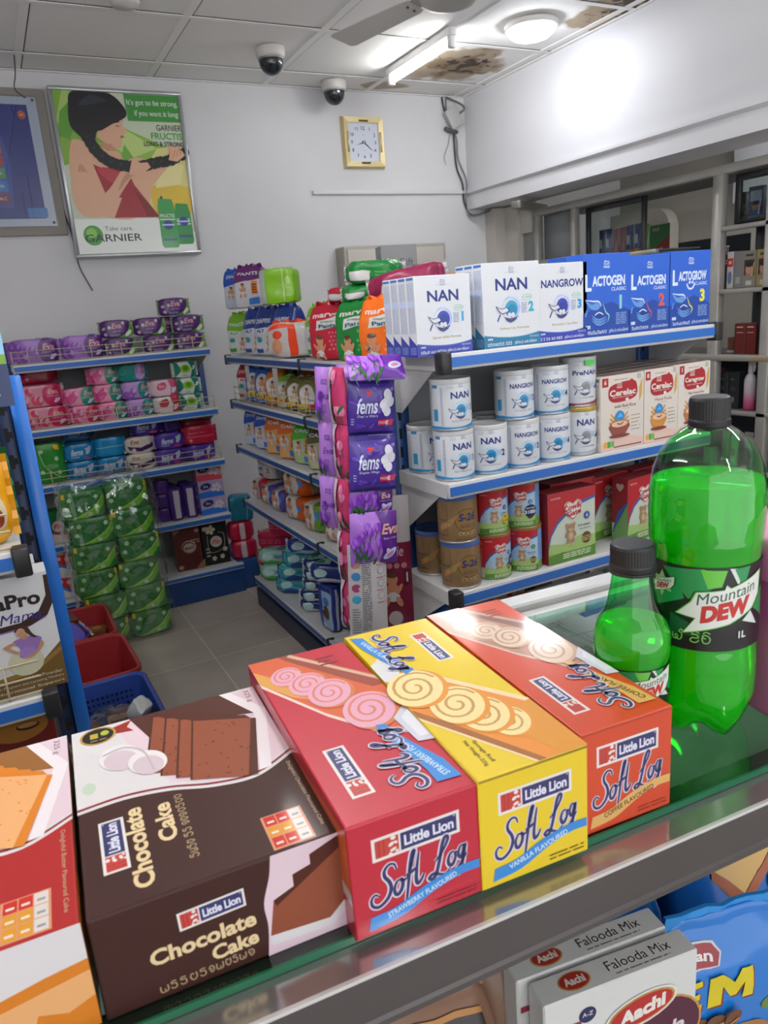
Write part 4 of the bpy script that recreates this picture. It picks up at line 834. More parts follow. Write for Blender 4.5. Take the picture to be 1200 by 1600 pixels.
kb2 = carton('bear_carton', 'carton', .150, .055, .188, P('c3cfc0'), {'front': cg_front(.150, .188, '2', '2f6fb0', '6-12 months'), 'left': sd, 'top': Art().rect(0, 0, .15, .055, P('9a2a32'))})
GB = 'red and green teddy bear milk cartons'
put(kb4, (1.322, 1.515, Z3), R(0), 'red and green teddy bear carton with a blue 4, front left of the cartons', GB); put(kb3, (1.40, 1.60, Z3), R(0), 'red and green teddy bear carton with a purple 3, behind the one with the 4', GB)
put(kb2, (1.60, 1.525, Z3), R(8), 'red teddy bear carton at the shelf front behind the small bottle cap', GB); put(kb2, (1.548, 1.605, Z3), R(6), 'red teddy bear carton just behind the front one near the small bottle cap', GB)
put(kb2, (1.70, 1.60, Z3), R(6), 'red teddy bear carton behind the large bottle at the right', GB); put(kb3, (1.52, 1.688, Z3), R(2), 'red teddy bear carton standing at the back wall of the third shelf', GB); put(kb2, (1.765, 1.52, Z3), R(4), 'red teddy bear carton at the right end, hidden by the large bottle', GB)
# white cartons on the low shelf
def pedia(w_, h, extra=True):
    a = Art(); a.poly([(0, 0), (w_, 0), (w_, .62*h), (.7*w_, .56*h), (.3*w_, .42*h), (0, .3*h)], P('6f98c8')); a.poly([(0, 0), (w_, 0), (w_, .5*h), (.6*w_, .48*h), (.2*w_, .33*h), (0, .2*h)], P('a9bdd8'))
    a.poly([(0, .30*h), (0, .36*h), (.15*w_, .5*h), (.45*w_, .6*h), (w_, .72*h), (w_, .655*h), (.5*w_, .555*h), (.2*w_, .46*h), (.05*w_, .33*h)], P('6a5c4c'))
    a.text('PediaPro', .52*w_, .8*h, .1*h, P('33302e'), w=.78*w_, bold=.03); a.text('Anchor', .2*w_, .905*h, .035*h, P('b0343a')); a.text('MFGM', .55*w_, .53*h, .06*h, P('27305f'), bold=.04)
    a.ell(.25*w_, .34*h, .05*w_, .03*h, P('c0463a')); a.ell(.55*w_, .3*h, .16*w_, .1*h, P('4f4038')); a.ell(.55*w_, .3*h, .13*w_, .08*h, P('b9aa96'))
    a.poly([(.82*w_, .42*h), (.98*w_, .46*h), (.98*w_, .66*h), (.82*w_, .62*h)], P('5f5a4f')); a.text('1-3', .9*w_, .54*h, .06*h, P('d9d5cc'))
    return a
ps = Art().rect(0, .0, .08, .10, P('6f8fc0')); ps.lines(.01, .02, .07, .13, 12, P('9aa8c4')); ps.rect(0, .105, .08, .112, P('27305f'))
kp = carton('white_milk_carton', 'carton', .128, .08, .19, P('cfd0d2'), {'front': pedia(.128, .19), 'left': ps, 'top': Art().rect(.0, .012, .128, .022, P('6a5c4c')).rect(.0, .05, .07, .06, P('9a9a9c'))})
oc = Art(); oc.poly([(.0, .12), (.06, .13), (.075, .16), (.06, .185), (0, .185)], P('d0d0d0')); oc.text('PediaPro', .03, .165, .014, P('33302e'), w=.06); oc.text('Cereal', .08, .105, .042, P('dcdcdc'), w=.11, bold=.03, shear=.2, rot=.12); oc.rect(.03, .075, .11, .078, P('dcdcdc')); oc.ell(.07, .055, .035, .025, P('d8d4cc')); oc.ell(.09, .175, .011, .01, P('d0d0d4')); oc.text('1-3', .09, .175, .008, P('33302e')); oc.rect(.104, .165, .124, .185, P('d0d0d4')); oc.text('200g', .114, .175, .008, P('33302e'), w=.017)
ko = carton('orange_cereal_carton', 'carton', .128, .08, .19, P('c4552a'), {'front': oc, 'top': Art().rect(.06, 0, .128, .05, P('a9a4a2'))})
Z4 = .471; GP = 'white milk cartons on the low shelf'
put(ko, (1.155, 1.51, Z4+.001), 0, 'orange and white cereal carton on the low shelf behind the coffee cake box'); put(ko, (1.175, 1.62, Z4), 0, 'orange cereal carton at the back of the low shelf')
put(kp, (1.284, 1.51, Z4+.001), 0, 'white milk carton with a brown swoosh beside the orange cereal carton', GP); put(kp, (1.424, 1.51, Z4+.001), R(3), 'white milk carton with a brown swoosh, right of its pair, near the small bottle', GP)
put(kp, (1.40, 1.62, Z4), 0, 'white milk carton at the back of the low shelf, left one', GP); put(kp, (1.545, 1.62, Z4), 0, 'white milk carton at the back of the low shelf, right one', GP); put(kp, (1.58, 1.51, Z4+.001), 0, 'white milk carton on the low shelf hidden behind the small bottle', GP)
tag(MB().rbox(-.07, .07, 0, .12, 0, .235, P('1f4f9a'), .003).build('blue_carton', None, (1.015, 1.56, Z4)), 'dark blue carton at the left end of the low shelf', 'carton')
# ================================================================== pads on the wall unit
def seal_mesh(w_, d, h, m, sides=(-1, 1), fl=.012, wav=.003):
    out = []
    for s in sides:
        mb = MB(); v = []; f = []; n = 10
        for k in range(n+1):
            z = h*(.06+.88*k/n); o = wav*math.sin(k*2.3)
            for q in (0, 1): v += [(s*(w_/2*.965+fl*q), d*.5+o-.0008, z), (s*(w_/2*.965+fl*q), d*.5+o+.0008, z)]
        for k in range(n): a = 4*k; f += [(a, a+2, a+6, a+4), (a+1, a+5, a+7, a+3), (a+2, a+3, a+7, a+6)]
        f += [(0, 1, 3, 2), (4*n, 4*n+2, 4*n+3, 4*n+1)]
        mb.add(v, f, m, False); out.append(('end_seal', mb.mesh('end_seal'), None))
    return out
def pad(name, w_, d, h, base, art, top=None, seal=None, seed=1, ends=.55, side=None, n_=11):
    arts = {'front': art}
    if top: arts['top'] = top
    if side: arts['right'] = side
    return softpack(name, 'pad pack', w_, d, h, base, arts, seal_mesh(w_, d, h, seal or base), N=10, n=n_, ends=ends, wr=.003, seed=seed)
def wing(a, x, y, s, m, r=.5): a.ell(x, y, s, s*.42, m, r, 12); a.ell(x-.1*s, y+.15*s, s*.3, s*.62, m, r, 10)
def eva(w_, h, l, fl, disc, dx=.72, fl2=None, n=5, sd=1):
    a = Art(); rr = random.Random(sd); a.rect(0, 0, w_, h, F(l))
    for k in range(n):
        x, y = w_*(.06+.1*k), h*rr.uniform(.2, .75); a.stroke([(x, y-.3*h), (x+.01, y)], .004, F('3f6a3a'), 3, .001); a.ell(x, y, .016, .022, F(fl), rr.uniform(-.5, .5), 9); a.ell(x+.008, y+.006, .008, .014, F(fl2 or fl), rr.uniform(-.5, .5), 8)
    a.poly([(dx*w_-.18*w_, .5*h), (dx*w_-.1*w_, .85*h), (dx*w_+.05*w_, 1.0*h), (w_, h), (w_, 0), (dx*w_, 0), (dx*w_-.13*w_, .2*h)], F(disc), 0); a.ell(dx*w_, .5*h, .19*w_, .5*h, F(disc))
    a.text('Eva', dx*w_+.01, .66*h, .25*h, F('c99a9f'), bold=.03, shear=.2); a.lines(dx*w_-.02, .42*h, dx*w_+.035, .5*h, 2, F('b9a9bd')); wing(a, .86*w_, .24*h, .018, F('c9c3dc')); return a
def dkpurple(w_, h):
    a = Art(); a.rect(0, 0, w_, h, F('45205a')); a.poly([(.55*w_, 0), (.8*w_, .25*h), (.93*w_, .6*h), (1.0*w_, h), (w_, 0)], F('6fa83f')); a.poly([(.62*w_, 0), (.84*w_, .22*h), (.97*w_, .7*h), (w_, .7*h), (w_, 0)], F('4f8f2f')); a.ell(.87*w_, .22*h, .022, .012, F('cfd9c4'), .7)
    for p in ((.1, .55), (.28, .6), (.72, .8), (.14, .2)): a.flower(p[0]*w_, p[1]*h, .009, F('c9c0cf'), F('a98f4a'))
    a.text('Eva', .5*w_, .66*h, .3*h, F('c08f9f'), bold=.03, shear=.2); a.lines(.36*w_, .34*h, .62*w_, .42*h, 1, F('a08fb0'))
    for k in range(4): a.ell((.3+.08*k)*w_, .13*h, .006, .006, F('b0a6b9')); a.ell((.3+.08*k)*w_, .13*h, .004, .004, F('45205a'))
    return a
def fems(w_, h, base, tx='fems', acc='b03a4f'):
    a = Art(); a.rect(0, 0, w_, h, F(base)); a.text(tx, .38*w_, .52*h, .36*h, F('c9d2e2'), w=.42*w_, bold=.02, shear=.25); wing(a, .78*w_, .6*h, .024, F('aab4c9'), 1.1); a.rect(.6*w_, .1*h, .85*w_, .2*h, F(acc)); a.rect(.15*w_, .22*h, .45*w_, .28*h, F('9aa6c0'))
    return a
def softm(w_, h, c1, c2, c3):
    a = Art(); a.rect(0, 0, w_, h, F(c1)); a.poly([(.2*w_, .55*h), (.3*w_, .8*h), (.5*w_, .85*h), (.55*w_, .6*h), (.45*w_, .4*h), (.25*w_, .4*h)], F(c2), 4); a.poly([(.65*w_, 0), (.7*w_, .5*h), (.6*w_, h), (w_, h), (w_, 0)], F(c2)); wing(a, .8*w_, .35*h, .02, F('d4d0d6'), .8); a.text('Eva', .38*w_, .62*h, .16*h, F(c3)); return a
def leafy(w_, h):
    a = Art(); a.rect(0, 0, w_, h, F('c4ccc6')); a.poly([(0, 0), (.3*w_, .5*h), (.1*w_, h), (0, h)], F('1f6f62')); a.poly([(.6*w_, h), (.75*w_, .5*h), (.65*w_, 0), (w_, 0), (w_, h)], F('1f6f62')); a.ell(.45*w_, .55*h, .026, .02, F('8fb84a')); a.ell(.47*w_, .57*h, .014, .012, F('5a8f2f')); wing(a, .85*w_, .6*h, .015, F('d0d8d4'), .8); a.lines(.32*w_, .12*h, .56*w_, .2*h, 1, F('6a8a80')); return a
def whiteviolet(w_, h):
    a = Art(); a.rect(0, 0, w_, h, F('c9c4bd')); a.poly([(.05*w_, .5*h), (.5*w_, .35*h), (.97*w_, .6*h), (.97*w_, .3*h), (.5*w_, .12*h), (.1*w_, .25*h)], F('3d2350'), 0); a.text('Eva', .3*w_, .72*h, .26*h, F('a8605f'), bold=.02, shear=.2); a.flower(.25*w_, .25*h, .011, F('d8d4cf'), F('c9a33a')); a.flower(.78*w_, .6*h, .011, F('d8d4cf'), F('c9a33a')); return a
def greenpk(w_, h, v=0):
    a = Art(); a.rect(0, 0, w_, h, F('2c6a34')); a.poly([(0, 0), (w_*.3, .1*h), (.7*w_, .35*h), (w_, .8*h), (w_, .45*h), (.75*w_, .08*h), (.5*w_, 0)], F('70aa3c')); a.poly([(.05*w_, .04*h), (.4*w_, .12*h), (.75*w_, .4*h), (w_, .86*h), (w_, .82*h), (.78*w_, .36*h), (.42*w_, .08*h)], F('a3bf6a'))
    for p in ((.2, .75), (.8, .75), (.12, .4), (.62, .15)): a.flower(p[0]*w_, p[1]*h, .012, F('b9ccb4'), None, rot=p[0]*7)
    a.ell(.45*w_, .6*h, .03, .016, F('5f7f66'), .5); a.poly([(.9*w_, .8*h), (w_, .8*h), (w_, h), (.94*w_, h)] if not v else [(0, .8*h), (.1*w_, .8*h), (.08*w_, h), (0, h)], F('c9b02f'))
    for k in range(5): a.ell((.4+.06*k)*w_, .9*h, .006, .006, F('8fb08f')); a.ell((.4+.06*k)*w_, .9*h, .0042, .0042, F('2c6a34'))
    return a
PW, PD, PH = .140, .075, .087
K_lil = pad('pad_pack', .186, .09, .112, F('8a5fa8'), eva(.186, .112, '9a74b4', '7a4a9c', '4f2468', .72, 'a884c2', sd=2), seed=3)
K_dkp = pad('pad_pack', .148, .075, .085, F('45205a'), dkpurple(.148, .085), seal=F('8f9a8a'), seed=5, side=Art().rect(0, 0, .075, .085, F('6fa83f')))
K_pink = pad('pad_pack', .198, .09, .103, F('b86a86'), eva(.198, .103, 'c48a9c', 'b03a5a', 'a32450', .74, 'd0a0b0', sd=4), seal=F('b9a0a8'), seed=7)
K_pinkS = pad('pad_pack', PW, PD, PH, F('c0708f'), eva(PW, PH, 'c9829c', 'b8487c', 'a32450', .74, 'd6a0ba', 4, sd=5), seed=8)
K_ptl = pad('pad_pack', PW, PD, PH, F('c0708f'), eva(PW, PH, 'cc8ca6', 'b84f84', '1f7a68', .72, 'd6a0ba', 4, sd=6), seed=9)
K_ltl = pad('pad_pack', PW, PD, PH, F('8a6aa4'), eva(PW, PH, 'a98abc', '7f4f9c', '1f7a74', .74, 'bda0cc', 4, sd=7), seed=10)
K_ltl2 = pad('pad_pack', PW, PD, PH, F('1f7a74'), eva(PW, PH, '1f7a74', '2f8f80', '9a78b4', .78, '1f6f6a', 2, sd=8), seed=11)
K_wp = pad('pad_pack', PW, PD, .084, F('cbb4bc'), softm(PW, .084, 'd0bcc4', 'b85a78', 'd4cdd0'), seed=12); K_wp2 = pad('pad_pack', PW, PD, .084, F('cfc6c6'), softm(PW, .084, 'cfc8c8', 'a8344a', '6a5a5f'), seed=13)
K_leaf = pad('pad_pack', .118, PD, .083, F('b9c4bc'), leafy(.118, .083), seed=14)
K_teal = pad('pad_pack', .138, PD, .087, F('1f6a94'), fems(.138, .087, '206f9a', acc='8f4a6a'), seed=15); K_teal2 = pad('pad_pack', .142, PD, .098, F('1f7aa4'), Art().rect(0, .048, .142, .052, F('8fb8cc')), seed=16)
K_wv = pad('pad_pack', .142, PD, .083, F('c4beb6'), whiteviolet(.142, .083), seed=17)
K_pur = pad('pad_pack', .142, PD, .083, F('45307f'), fems(.142, .083, '47327f'), seed=18); K_crim = pad('pad_pack', .165, PD, .10, F('8f1f38'), Art().rect(.01, .04, .155, .046, F('b85a6a')).lines(.02, .06, .1, .075, 1, F('b85a6a')).ell(.03, .025, .008, .008, F('c98a94')), seed=19)
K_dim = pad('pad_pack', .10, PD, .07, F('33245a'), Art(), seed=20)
a = Art()
for (x, y) in ((.04, .16), (.10, .12), (.03, .06), (.105, .05)): a.flower(x, y, .011, F('b9ccb4'))
a.stroke([(.03, .17), (.04, .1), (.075, .05), (.12, .02)], .004, F('a9c49a'), 5); a.ell(.075, .085, .03, .014, F('5f8a5a')); a.poly([(.09, .19), (.12, .19), (.12, .16), (.1, .165)], F('c9b02f'))
K_grn = pad('pad_pack', .140, .10, .20, F('2f7a34'), a, seed=21, ends=.3)
def LBp(k, x, z, lab, y=3.945, rz=0, g=None): return put(k, (x, y, z), R(rz), lab, g)
G1, G2, G3 = 'pad packs on the top wall shelf', 'pad packs on the second wall shelf', 'pad packs on the third wall shelf'
z = 1.3365
LBp(K_lil, .214, z, 'wide lilac pad pack at the left of the top wall shelf', g=G1); LBp(K_lil, .190, z, 'lilac pad pack peeking out behind the leftmost lilac one', 4.06, 0, G1); LBp(K_lil, .421, z, 'wide lilac pad pack, second from the left on the top wall shelf', g=G1)
for x, lv, lab in ((.592, 0, 'dark purple and green pad pack, lower of the left pair'), (.588, 1, 'dark purple and green pad pack, upper of the left pair'), (.784, 0, 'dark purple and green pad pack, bottom of the middle stack'), (.748, 1, 'dark purple and green pad pack, upper of the middle stack'),
                   (.941, 0, 'dark purple and green pad pack, bottom of the right stack'), (.943, 1, 'dark purple and green pad pack, middle of the right stack'), (.888, 2, 'dark purple and green pad pack alone on top of all the others')): LBp(K_dkp, x, z+.0865*lv, lab, 3.945+.005*lv, (0, -3, 2)[lv], G1)
LBp(K_dkp, .845, z+.0865, 'dark purple pad pack set back between the middle and right stacks', 4.03, 0, G1); LBp(K_dkp, .845, z, 'dark purple pad pack at the back, under the set back one', 4.03, 0, G1)
z = 1.0295
LBp(K_pink, .200, z, 'large pink and crimson pad pack at the left of the second wall shelf, lower one', g=G2); LBp(K_pink, .192, z+.104, 'large pink and crimson pad pack lying on the lower one', 3.945, -2, G2); LBp(K_pink, .205, z+.104, 'dim pink pad pack behind the large pink pair', 4.06, 0, G2); LBp(K_pink, .205, z, 'dim pink pad pack at the back bottom left of the second shelf', 4.06, 0, G2); LBp(K_crim, .205, z+.207, 'dim red pad pack high at the back left of the second shelf', 4.06, 0, G2)
LBp(K_pinkS, .372, z, 'pink and crimson pad pack under a pink and teal one', g=G2); LBp(K_ptl, .364, z+.0875, 'pink and teal pad pack on top of the small crimson one', 3.945, -2, G2)
for n, lab in enumerate(('bottom', 'middle', 'top')): LBp(K_ptl, .509-.007*n, z+.0875*n, 'pink and teal pad pack, %s of the pink stack of three' % lab, 3.945+.02*n, (0, 1, -2)[n], G2)
for n, lab in enumerate(('bottom', 'middle', 'top')): LBp((K_ltl, K_ltl, K_ltl2)[n], .641-.004*n, z+.0875*n, 'lilac and teal pad pack, %s of the stack' % lab, 3.945+.02*n, (0, 2, -1)[n], G2)
LBp(K_wp2, .777, z, 'white and red pad pack under the pink and white one', g=G2); LBp(K_wp, .777, z+.085, 'white and pink pad pack on top of the white and red one', 3.945, 1, G2)
for n, lab in enumerate(('bottom', 'middle', 'top')): LBp(K_leaf, .904-.004*n, z+.084*n, 'white and green leaf patterned pad pack, %s of the stack of three' % lab, 3.945, (0, -2, 3)[n], G2)
z = .7595
LBp(K_grn, .178, z, 'tall green pad pack standing at the left of the third wall shelf', 3.95, 0, G3)
LBp(K_teal, .321, z, 'teal blue pad pack, lower left of the blue group', g=G3); LBp(K_teal, .322, z+.088, 'teal blue pad pack, upper left of the blue group', 3.945, 2, G3); LBp(K_teal, .32, z, 'teal blue pad pack behind the left blue pair', 4.05, 0, G3); LBp(K_teal, .322, z+.088, 'teal blue pad pack behind the left blue pair, second layer', 4.05, 0, G3); LBp(K_teal, .335, z+.176, 'dim blue pad pack high behind the blue group', 4.05, 0, G3)
LBp(K_teal, .463, z, 'teal blue pad pack, lower right of the blue group', 3.945, 1, G3); LBp(K_teal2, .462, z+.088, 'brighter blue pad pack with a pale stripe, upper right of the blue group', 3.945, -3, G3)
LBp(K_wv, .608, z, 'white pad pack with a dark violet band, lower of two', g=G3); LBp(K_wv, .612, z+.0835, 'white pad pack with a dark violet band, upper of two', 3.945, 1, G3); LBp(K_pur, .66, z+.167, 'purple pad pack lying on top, behind the white ones', 3.985, -4, G3); LBp(K_pur, .66, z, 'purple pad pack at the back behind the white ones', 4.06, 0, G3); LBp(K_pur, .655, z+.0835, 'purple pad pack at the back behind the white ones, second layer', 4.06, 0, G3)
LBp(K_pur, .752, z, 'purple pad pack, bottom of the stack beside the white ones', 3.945, 0, G3); LBp(K_pur, .764, z+.0835, 'purple pad pack, upper of the stack beside the white ones', 3.945, -1, G3); LBp(K_dim, .79, z+.167, 'dark purple pad pack in shade at the top of the third shelf', 3.99, 0, G3)
LBp(K_pur, .915, z, 'purple pad pack under the crimson one at the right end', 3.945, 2, G3); LBp(K_crim, .922, z+.0835, 'crimson pad pack at the right end of the third wall shelf', 3.945, -4, G3); LBp(K_crim, .93, z, 'red pad pack at the back right of the third wall shelf', 4.06, 0, G3); LBp(K_crim, .93, z+.1, 'dim red pad pack at the back right, second layer', 4.06, 0, G3)
# fourth shelf and base
z = .4535
def flo(w_, h, c1, c2, ov, tx, band=None):
    a = Art(); a.rect(0, 0, w_, h, F(c1)); 
    if band: a.poly([(0, .18*h), (.4*w_, .3*h), (w_, .2*h), (w_, 0), (0, 0)], F('c4bfb9')); a.poly([(0, .26*h), (.4*w_, .36*h), (w_, .26*h), (w_, .2*h), (.4*w_, .3*h), (0, .18*h)], F(band))
    a.ell(.66*w_, .52*h, .24*w_, .17*h, F(c2)); a.text('Flo', .66*w_, .52*h, .16*h, F(ov), bold=.03, shear=.2); return a
kf = carton('tissue_box', 'tissue box', .118, .09, .165, F('1f5a34'), {'front': flo(.118, .165, '22633a', 'c9b9bc', 'a02a38', 'Flo', 'a8243a')}); put(kf, (.140, 3.965, z), 0, 'green white and red tissue pack at the left of the fourth wall shelf', 'tissue packs on the wall unit')
kv = Art().rect(.018, .01, .05, .165, F('b9b4bd')); K_pv = pad('pad_pack', .070, .08, .178, F('3f2a6a'), kv, seed=31, ends=.35); K_pd = pad('pad_pack', .058, .08, .075, F('452a68'), Art(), seed=32, ends=.3)
GV = 'purple packs on the fourth wall shelf'
for n, (x, zz, lab) in enumerate(((.688, z, 'small purple pack, bottom of the little stack beside the green bundle'), (.690, z+.076, 'small purple pack, middle of the little stack beside the green bundle'), (.695, z+.152, 'small purple pack, top of the little stack beside the green bundle'))): LBp(K_pd, x, zz, lab, 3.98, 0, GV)
LBp(K_pv, .752, z, 'tall purple pack with a white strip, left of two', 3.96, 6, GV); LBp(K_pv, .826, z, 'tall purple pack with a white strip, right of two', 3.965, -4, GV); LBp(K_pv, .75, z, 'tall purple pack in the back row, left', 4.07, 0, GV); LBp(K_pv, .83, z, 'tall purple pack in the back row, right', 4.07, 0, GV)
def tis(c1, c2):
    a = Art(); a.rect(0, 0, .138, .093, F(c1)); a.poly([(0, 0), (.138, 0), (.138, .02), (.08, .035), (0, .03)], F(c2)); a.ell(.04, .062, .03, .018, F('1f2a5a'), .15); a.text('Eva', .04, .062, .014, F('c4c6d6'), shear=.2); a.flower(.10, .05, .028, F('c9c3cf'), F('b0a4b4'), 5); a.ell(.08, .04, .012, .01, F('c9c3cf')); return a
kt1, kt2 = carton('tissue_box', 'tissue box', .138, .11, .093, F('b08a98'), {'front': tis('b9949e', 'b8505c')}), carton('tissue_box', 'tissue box', .138, .11, .093, F('8f86b0'), {'front': tis('a89ab8', '3a6ab4')})
put(kt2, (.945, 3.965, z), 0, 'lilac and blue tissue box, bottom of the stack of three', 'tissue packs on the wall unit'); put(kt2, (.943, 3.965, z+.094), R(1), 'lilac and blue tissue box, middle of the stack of three', 'tissue packs on the wall unit'); put(kt1, (.941, 3.965, z+.188), R(-1), 'pink and red tissue box, top of the stack of three', 'tissue packs on the wall unit')
z = .1665
a = Art(); a.ell(.075, .13, .038, .036, F('b0a09a')); a.ell(.073, .128, .034, .032, F('5a2620')); a.ell(.075, .125, .03, .026, F('b0a09a')); a.text('evri', .075, .125, .022, F('6a2a24'), bold=.03); a.poly([(0, .2), (.04, .23), (0, .235)], F('8f6a58')); a.ell(.02, .02, .014, .012, F('a8847a')); a.ell(.125, .215, .012, .01, F('a8847a')); a.poly([(.1, 0), (.15, 0), (.15, .05), (.125, .03)], F('8f6a58')); a.lines(.09, .15, .135, .175, 2, F('a8948c'))
put(carton('tissue_box', 'tissue box', .142, .12, .235, F('4a1f1a'), {'front': a}), (.775, 3.965, z), R(-4), 'tall dark brown tissue box on the base of the wall unit', 'tissue packs on the wall unit')
a = Art(); a.flower(.05, .2, .03, F('c4bfae'), F('a89a6a'))
for (x, y) in ((.12, .08), (.1, .04), (.055, .035), (.02, .21)): a.flower(x, y, .015, F('c4bfae'), F('a89a6a'))
a.stroke([(.03, .17), (.03, .09), (.05, .07), (.1, .08), (.12, .11), (.12, .17), (.09, .18)], .003, F('a8a498'), 3); a.ell(.075, .13, .032, .032, F('b9b2ac')); a.text('Flo', .075, .13, .026, F('b04a58'), bold=.03, shear=.2); a.lines(.015, .05, .035, .11, 3, F('a8a498'))
put(carton('tissue_box', 'tissue box', .142, .12, .24, F('17161a'), {'front': a}), (.925, 3.965, z), R(-3), 'tall black tissue box with white blossoms on the base of the wall unit', 'tissue packs on the wall unit')
a = Art()
for (q, zz) in ((0, .0),): a.rect(-.13, .0, .13, .11, F('a02a2f')); a.poly([(-.13, .03), (-.03, .045), (.02, .02), (.13, .03), (.13, .0), (-.13, 0)], F('c4c4c8')); a.poly([(-.13, .045), (-.03, .06), (.02, .035), (.13, .045), (.13, .03), (.02, .02), (-.03, .045), (-.13, .03)], F('2f6fb4')); a.ell(0, .085, .014, .012, F('c9a9a9')); a.ell(-.04, .09, .01, .01, F('c9a9a9'))
ktin = can(.042, .118, F('a02a2f'), a, M('b9b9bb', .3)); ktin.name = 'paper_tin'
put(ktin, (.158, 3.98, z), 0, 'red white and blue round tub, lower of two by the blue post', 'round tubs on the base shelf'); put(ktin, (.154, 3.98, z+.1215), R(20), 'red white and blue round tub, upper of two by the blue post', 'round tubs on the base shelf')
# ---- clear sack of green packs standing on the floor
K_gp = [pad('green_pad_pack', .190, .15, .126, F('2c6a34'), greenpk(.190, .126, v), seed=40+v, ends=.15, n_=16) for v in (0, 1)]
GG = 'green pad packs in the clear sack'
for c in range(2):
    for r_ in range(6):
        put(K_gp[(c+r_) % 2], (.275+.192*c+.012*math.sin(r_*2.1+c), 3.575, .006+.1275*r_+(.008 if c else 0)), R(3*math.sin(r_*3+c)), 'green pad pack in the clear sack, %s column, %s' % (('left', 'right')[c], ('lowest', 'second from the floor', 'third from the floor', 'fourth from the floor', 'fifth from the floor', 'topmost')[r_]), GG)
fn = softfn(.425, .215, .815, n=14, top=.2, seed=77, wr=.017); mb = MB(); softmesh(mb, fn, clear('fafdfa', .12, .06, 'clear_film'), 34)
tag(mb.build('clear_sack', None, (.371, 3.54, .002), (0, 0, R(1))), 'clear glossy plastic sack wrapped round the green packs on the floor', 'sack')
# ================================================================== diaper packs on the island
SKN = F('b98a70')
def baby(a, x, y, s, dia='c9ccd0'):
    a.ell(x, y+.55*s, .26*s, .3*s, SKN, 0, 12); a.ell(x, y+.74*s, .24*s, .14*s, F('5a4030'), 0, 10); a.ell(x, y, .3*s, .42*s, SKN, 0, 12); a.ell(x, y-.3*s, .34*s, .24*s, F(dia), 0, 12); a.ell(x-.32*s, y+.1*s, .1*s, .3*s, SKN, .5, 8); a.ell(x+.32*s, y+.1*s, .1*s, .3*s, SKN, -.5, 8); a.ell(x-.3*s, y-.52*s, .14*s, .28*s, SKN, -.4, 8); a.ell(x+.3*s, y-.52*s, .14*s, .28*s, SKN, .4, 8)
def dfront(w_, h, top, body, word, style=0, acc='24407f'):
    a = Art(); a.rect(0, 0, w_, h, F(body))
    if style == 0:      # coloured shoulder, white front, badge and baby
        a.poly([(0, .62*h), (.3*w_, .56*h), (.7*w_, .6*h), (w_, .7*h), (w_, h), (0, h)], F(top)); a.text(word, .5*w_, .76*h, .09*h, F('c9ccd4'), w=.7*w_, bold=.03)
        a.rect(.15*w_, .47*h, .6*w_, .6*h, F('cdd0d6')); a.text('FLY', .37*w_, .535*h, .07*h, F(acc), w=.32*w_, bold=.05); a.ell(.25*w_, .36*h, .13*w_, .06*h, F('2f8a8f')); baby(a, .68*w_, .24*h, .2*h); a.rect(.08*w_, .06*h, .36*w_, .16*h, F(acc))
    elif style == 1:    # pants pack: word, label, honeycomb, baby
        a.text(word, .45*w_, .83*h, .09*h, F('d6c9cc'), w=.66*w_, bold=.03, rot=.06); a.poly([(.22*w_, .55*h), (.8*w_, .6*h), (.82*w_, .78*h), (.25*w_, .73*h)], F('c9ccc9')); a.text('Diaper', .52*w_, .7*h, .04*h, F('3a6a5a'), w=.35*w_); a.text('Pants', .52*w_, .625*h, .07*h, F('2a5a6a'), w=.46*w_, bold=.03)
        for i in range(5):
            for j in range(5): a.ell((.55+.085*i+.04*(j % 2))*w_, (.2+.075*j)*h, .03*w_, .028*h, F(acc), 0, 6)
        baby(a, .3*w_, .2*h, .3*h)
    elif style == 2:    # oval window with baby and yellow tag
        a.rect(0, .86*h, w_, h, F(top)); a.ell(.5*w_, .52*h, .36*w_, .34*h, F('c9c9c9')); baby(a, .5*w_, .55*h, .24*h); a.rect(.1*w_, .14*h, .5*w_, .3*h, F('c9b52a')); a.text('SALE', .3*w_, .22*h, .06*h, F('8f1f1f'), bold=.03); a.rect(.52*w_, .14*h, .8*w_, .28*h, F('a0281f')); a.lines(.1*w_, .04*h, .9*w_, .1*h, 1, F('c4c4c4'))
    elif style == 3:    # tall front with rows of words and stripes
        a.text(word, .5*w_, .8*h, .09*h, F('d0c0b4'), w=.7*w_, bold=.03); a.text('4', .4*w_, .62*h, .08*h, F('d0c0b4'), bold=.04); a.lines(.15*w_, .35*h, .7*w_, .52*h, 4, F('cfa08a')); a.rect(.12*w_, .08*h, .8*w_, .2*h, F(acc)); baby(a, .7*w_, .2*h, .2*h)
    elif style == 4:    # orange badge column
        a.poly([(0, .6*h), (w_, .72*h), (w_, h), (0, h)], F(top)); a.text(word, .5*w_, .84*h, .08*h, F('ccd0d8'), w=.7*w_, bold=.03); a.ell(.32*w_, .42*h, .2*w_, .17*h, F('c4c6c8')); baby(a, .32*w_, .42*h, .2*h); a.rect(.62*w_, .3*h, .84*w_, .66*h, F('c9741f')); a.lines(.65*w_, .33*h, .81*w_, .62*h, 4, F('3a2a1a')); a.rect(.5*w_, .06*h, .85*w_, .22*h, F('3f6fae'))
    return a
def dside(d, h, top, body, kind=0):
    a = Art(); a.rect(0, 0, d, h, F(body))
    if kind == 0: a.poly([(0, .7*h), (d, .6*h), (d, h), (0, h)], F(top)); a.lines(.2*d, .1*h, .8*d, .5*h, 8, F('8f94a4')); a.rect(.2*d, .52*h, .8*d, .62*h, F('b9bcc4'))
    elif kind == 1: a.lines(.2*d, .15*h, .8*d, .6*h, 6, F(top))
    elif kind == 2: a.rect(.0, 0, .3*d, h, F(top)); a.lines(.45*d, .2*h, .9*d, .7*h, 6, F('8f94a4'))
    return a
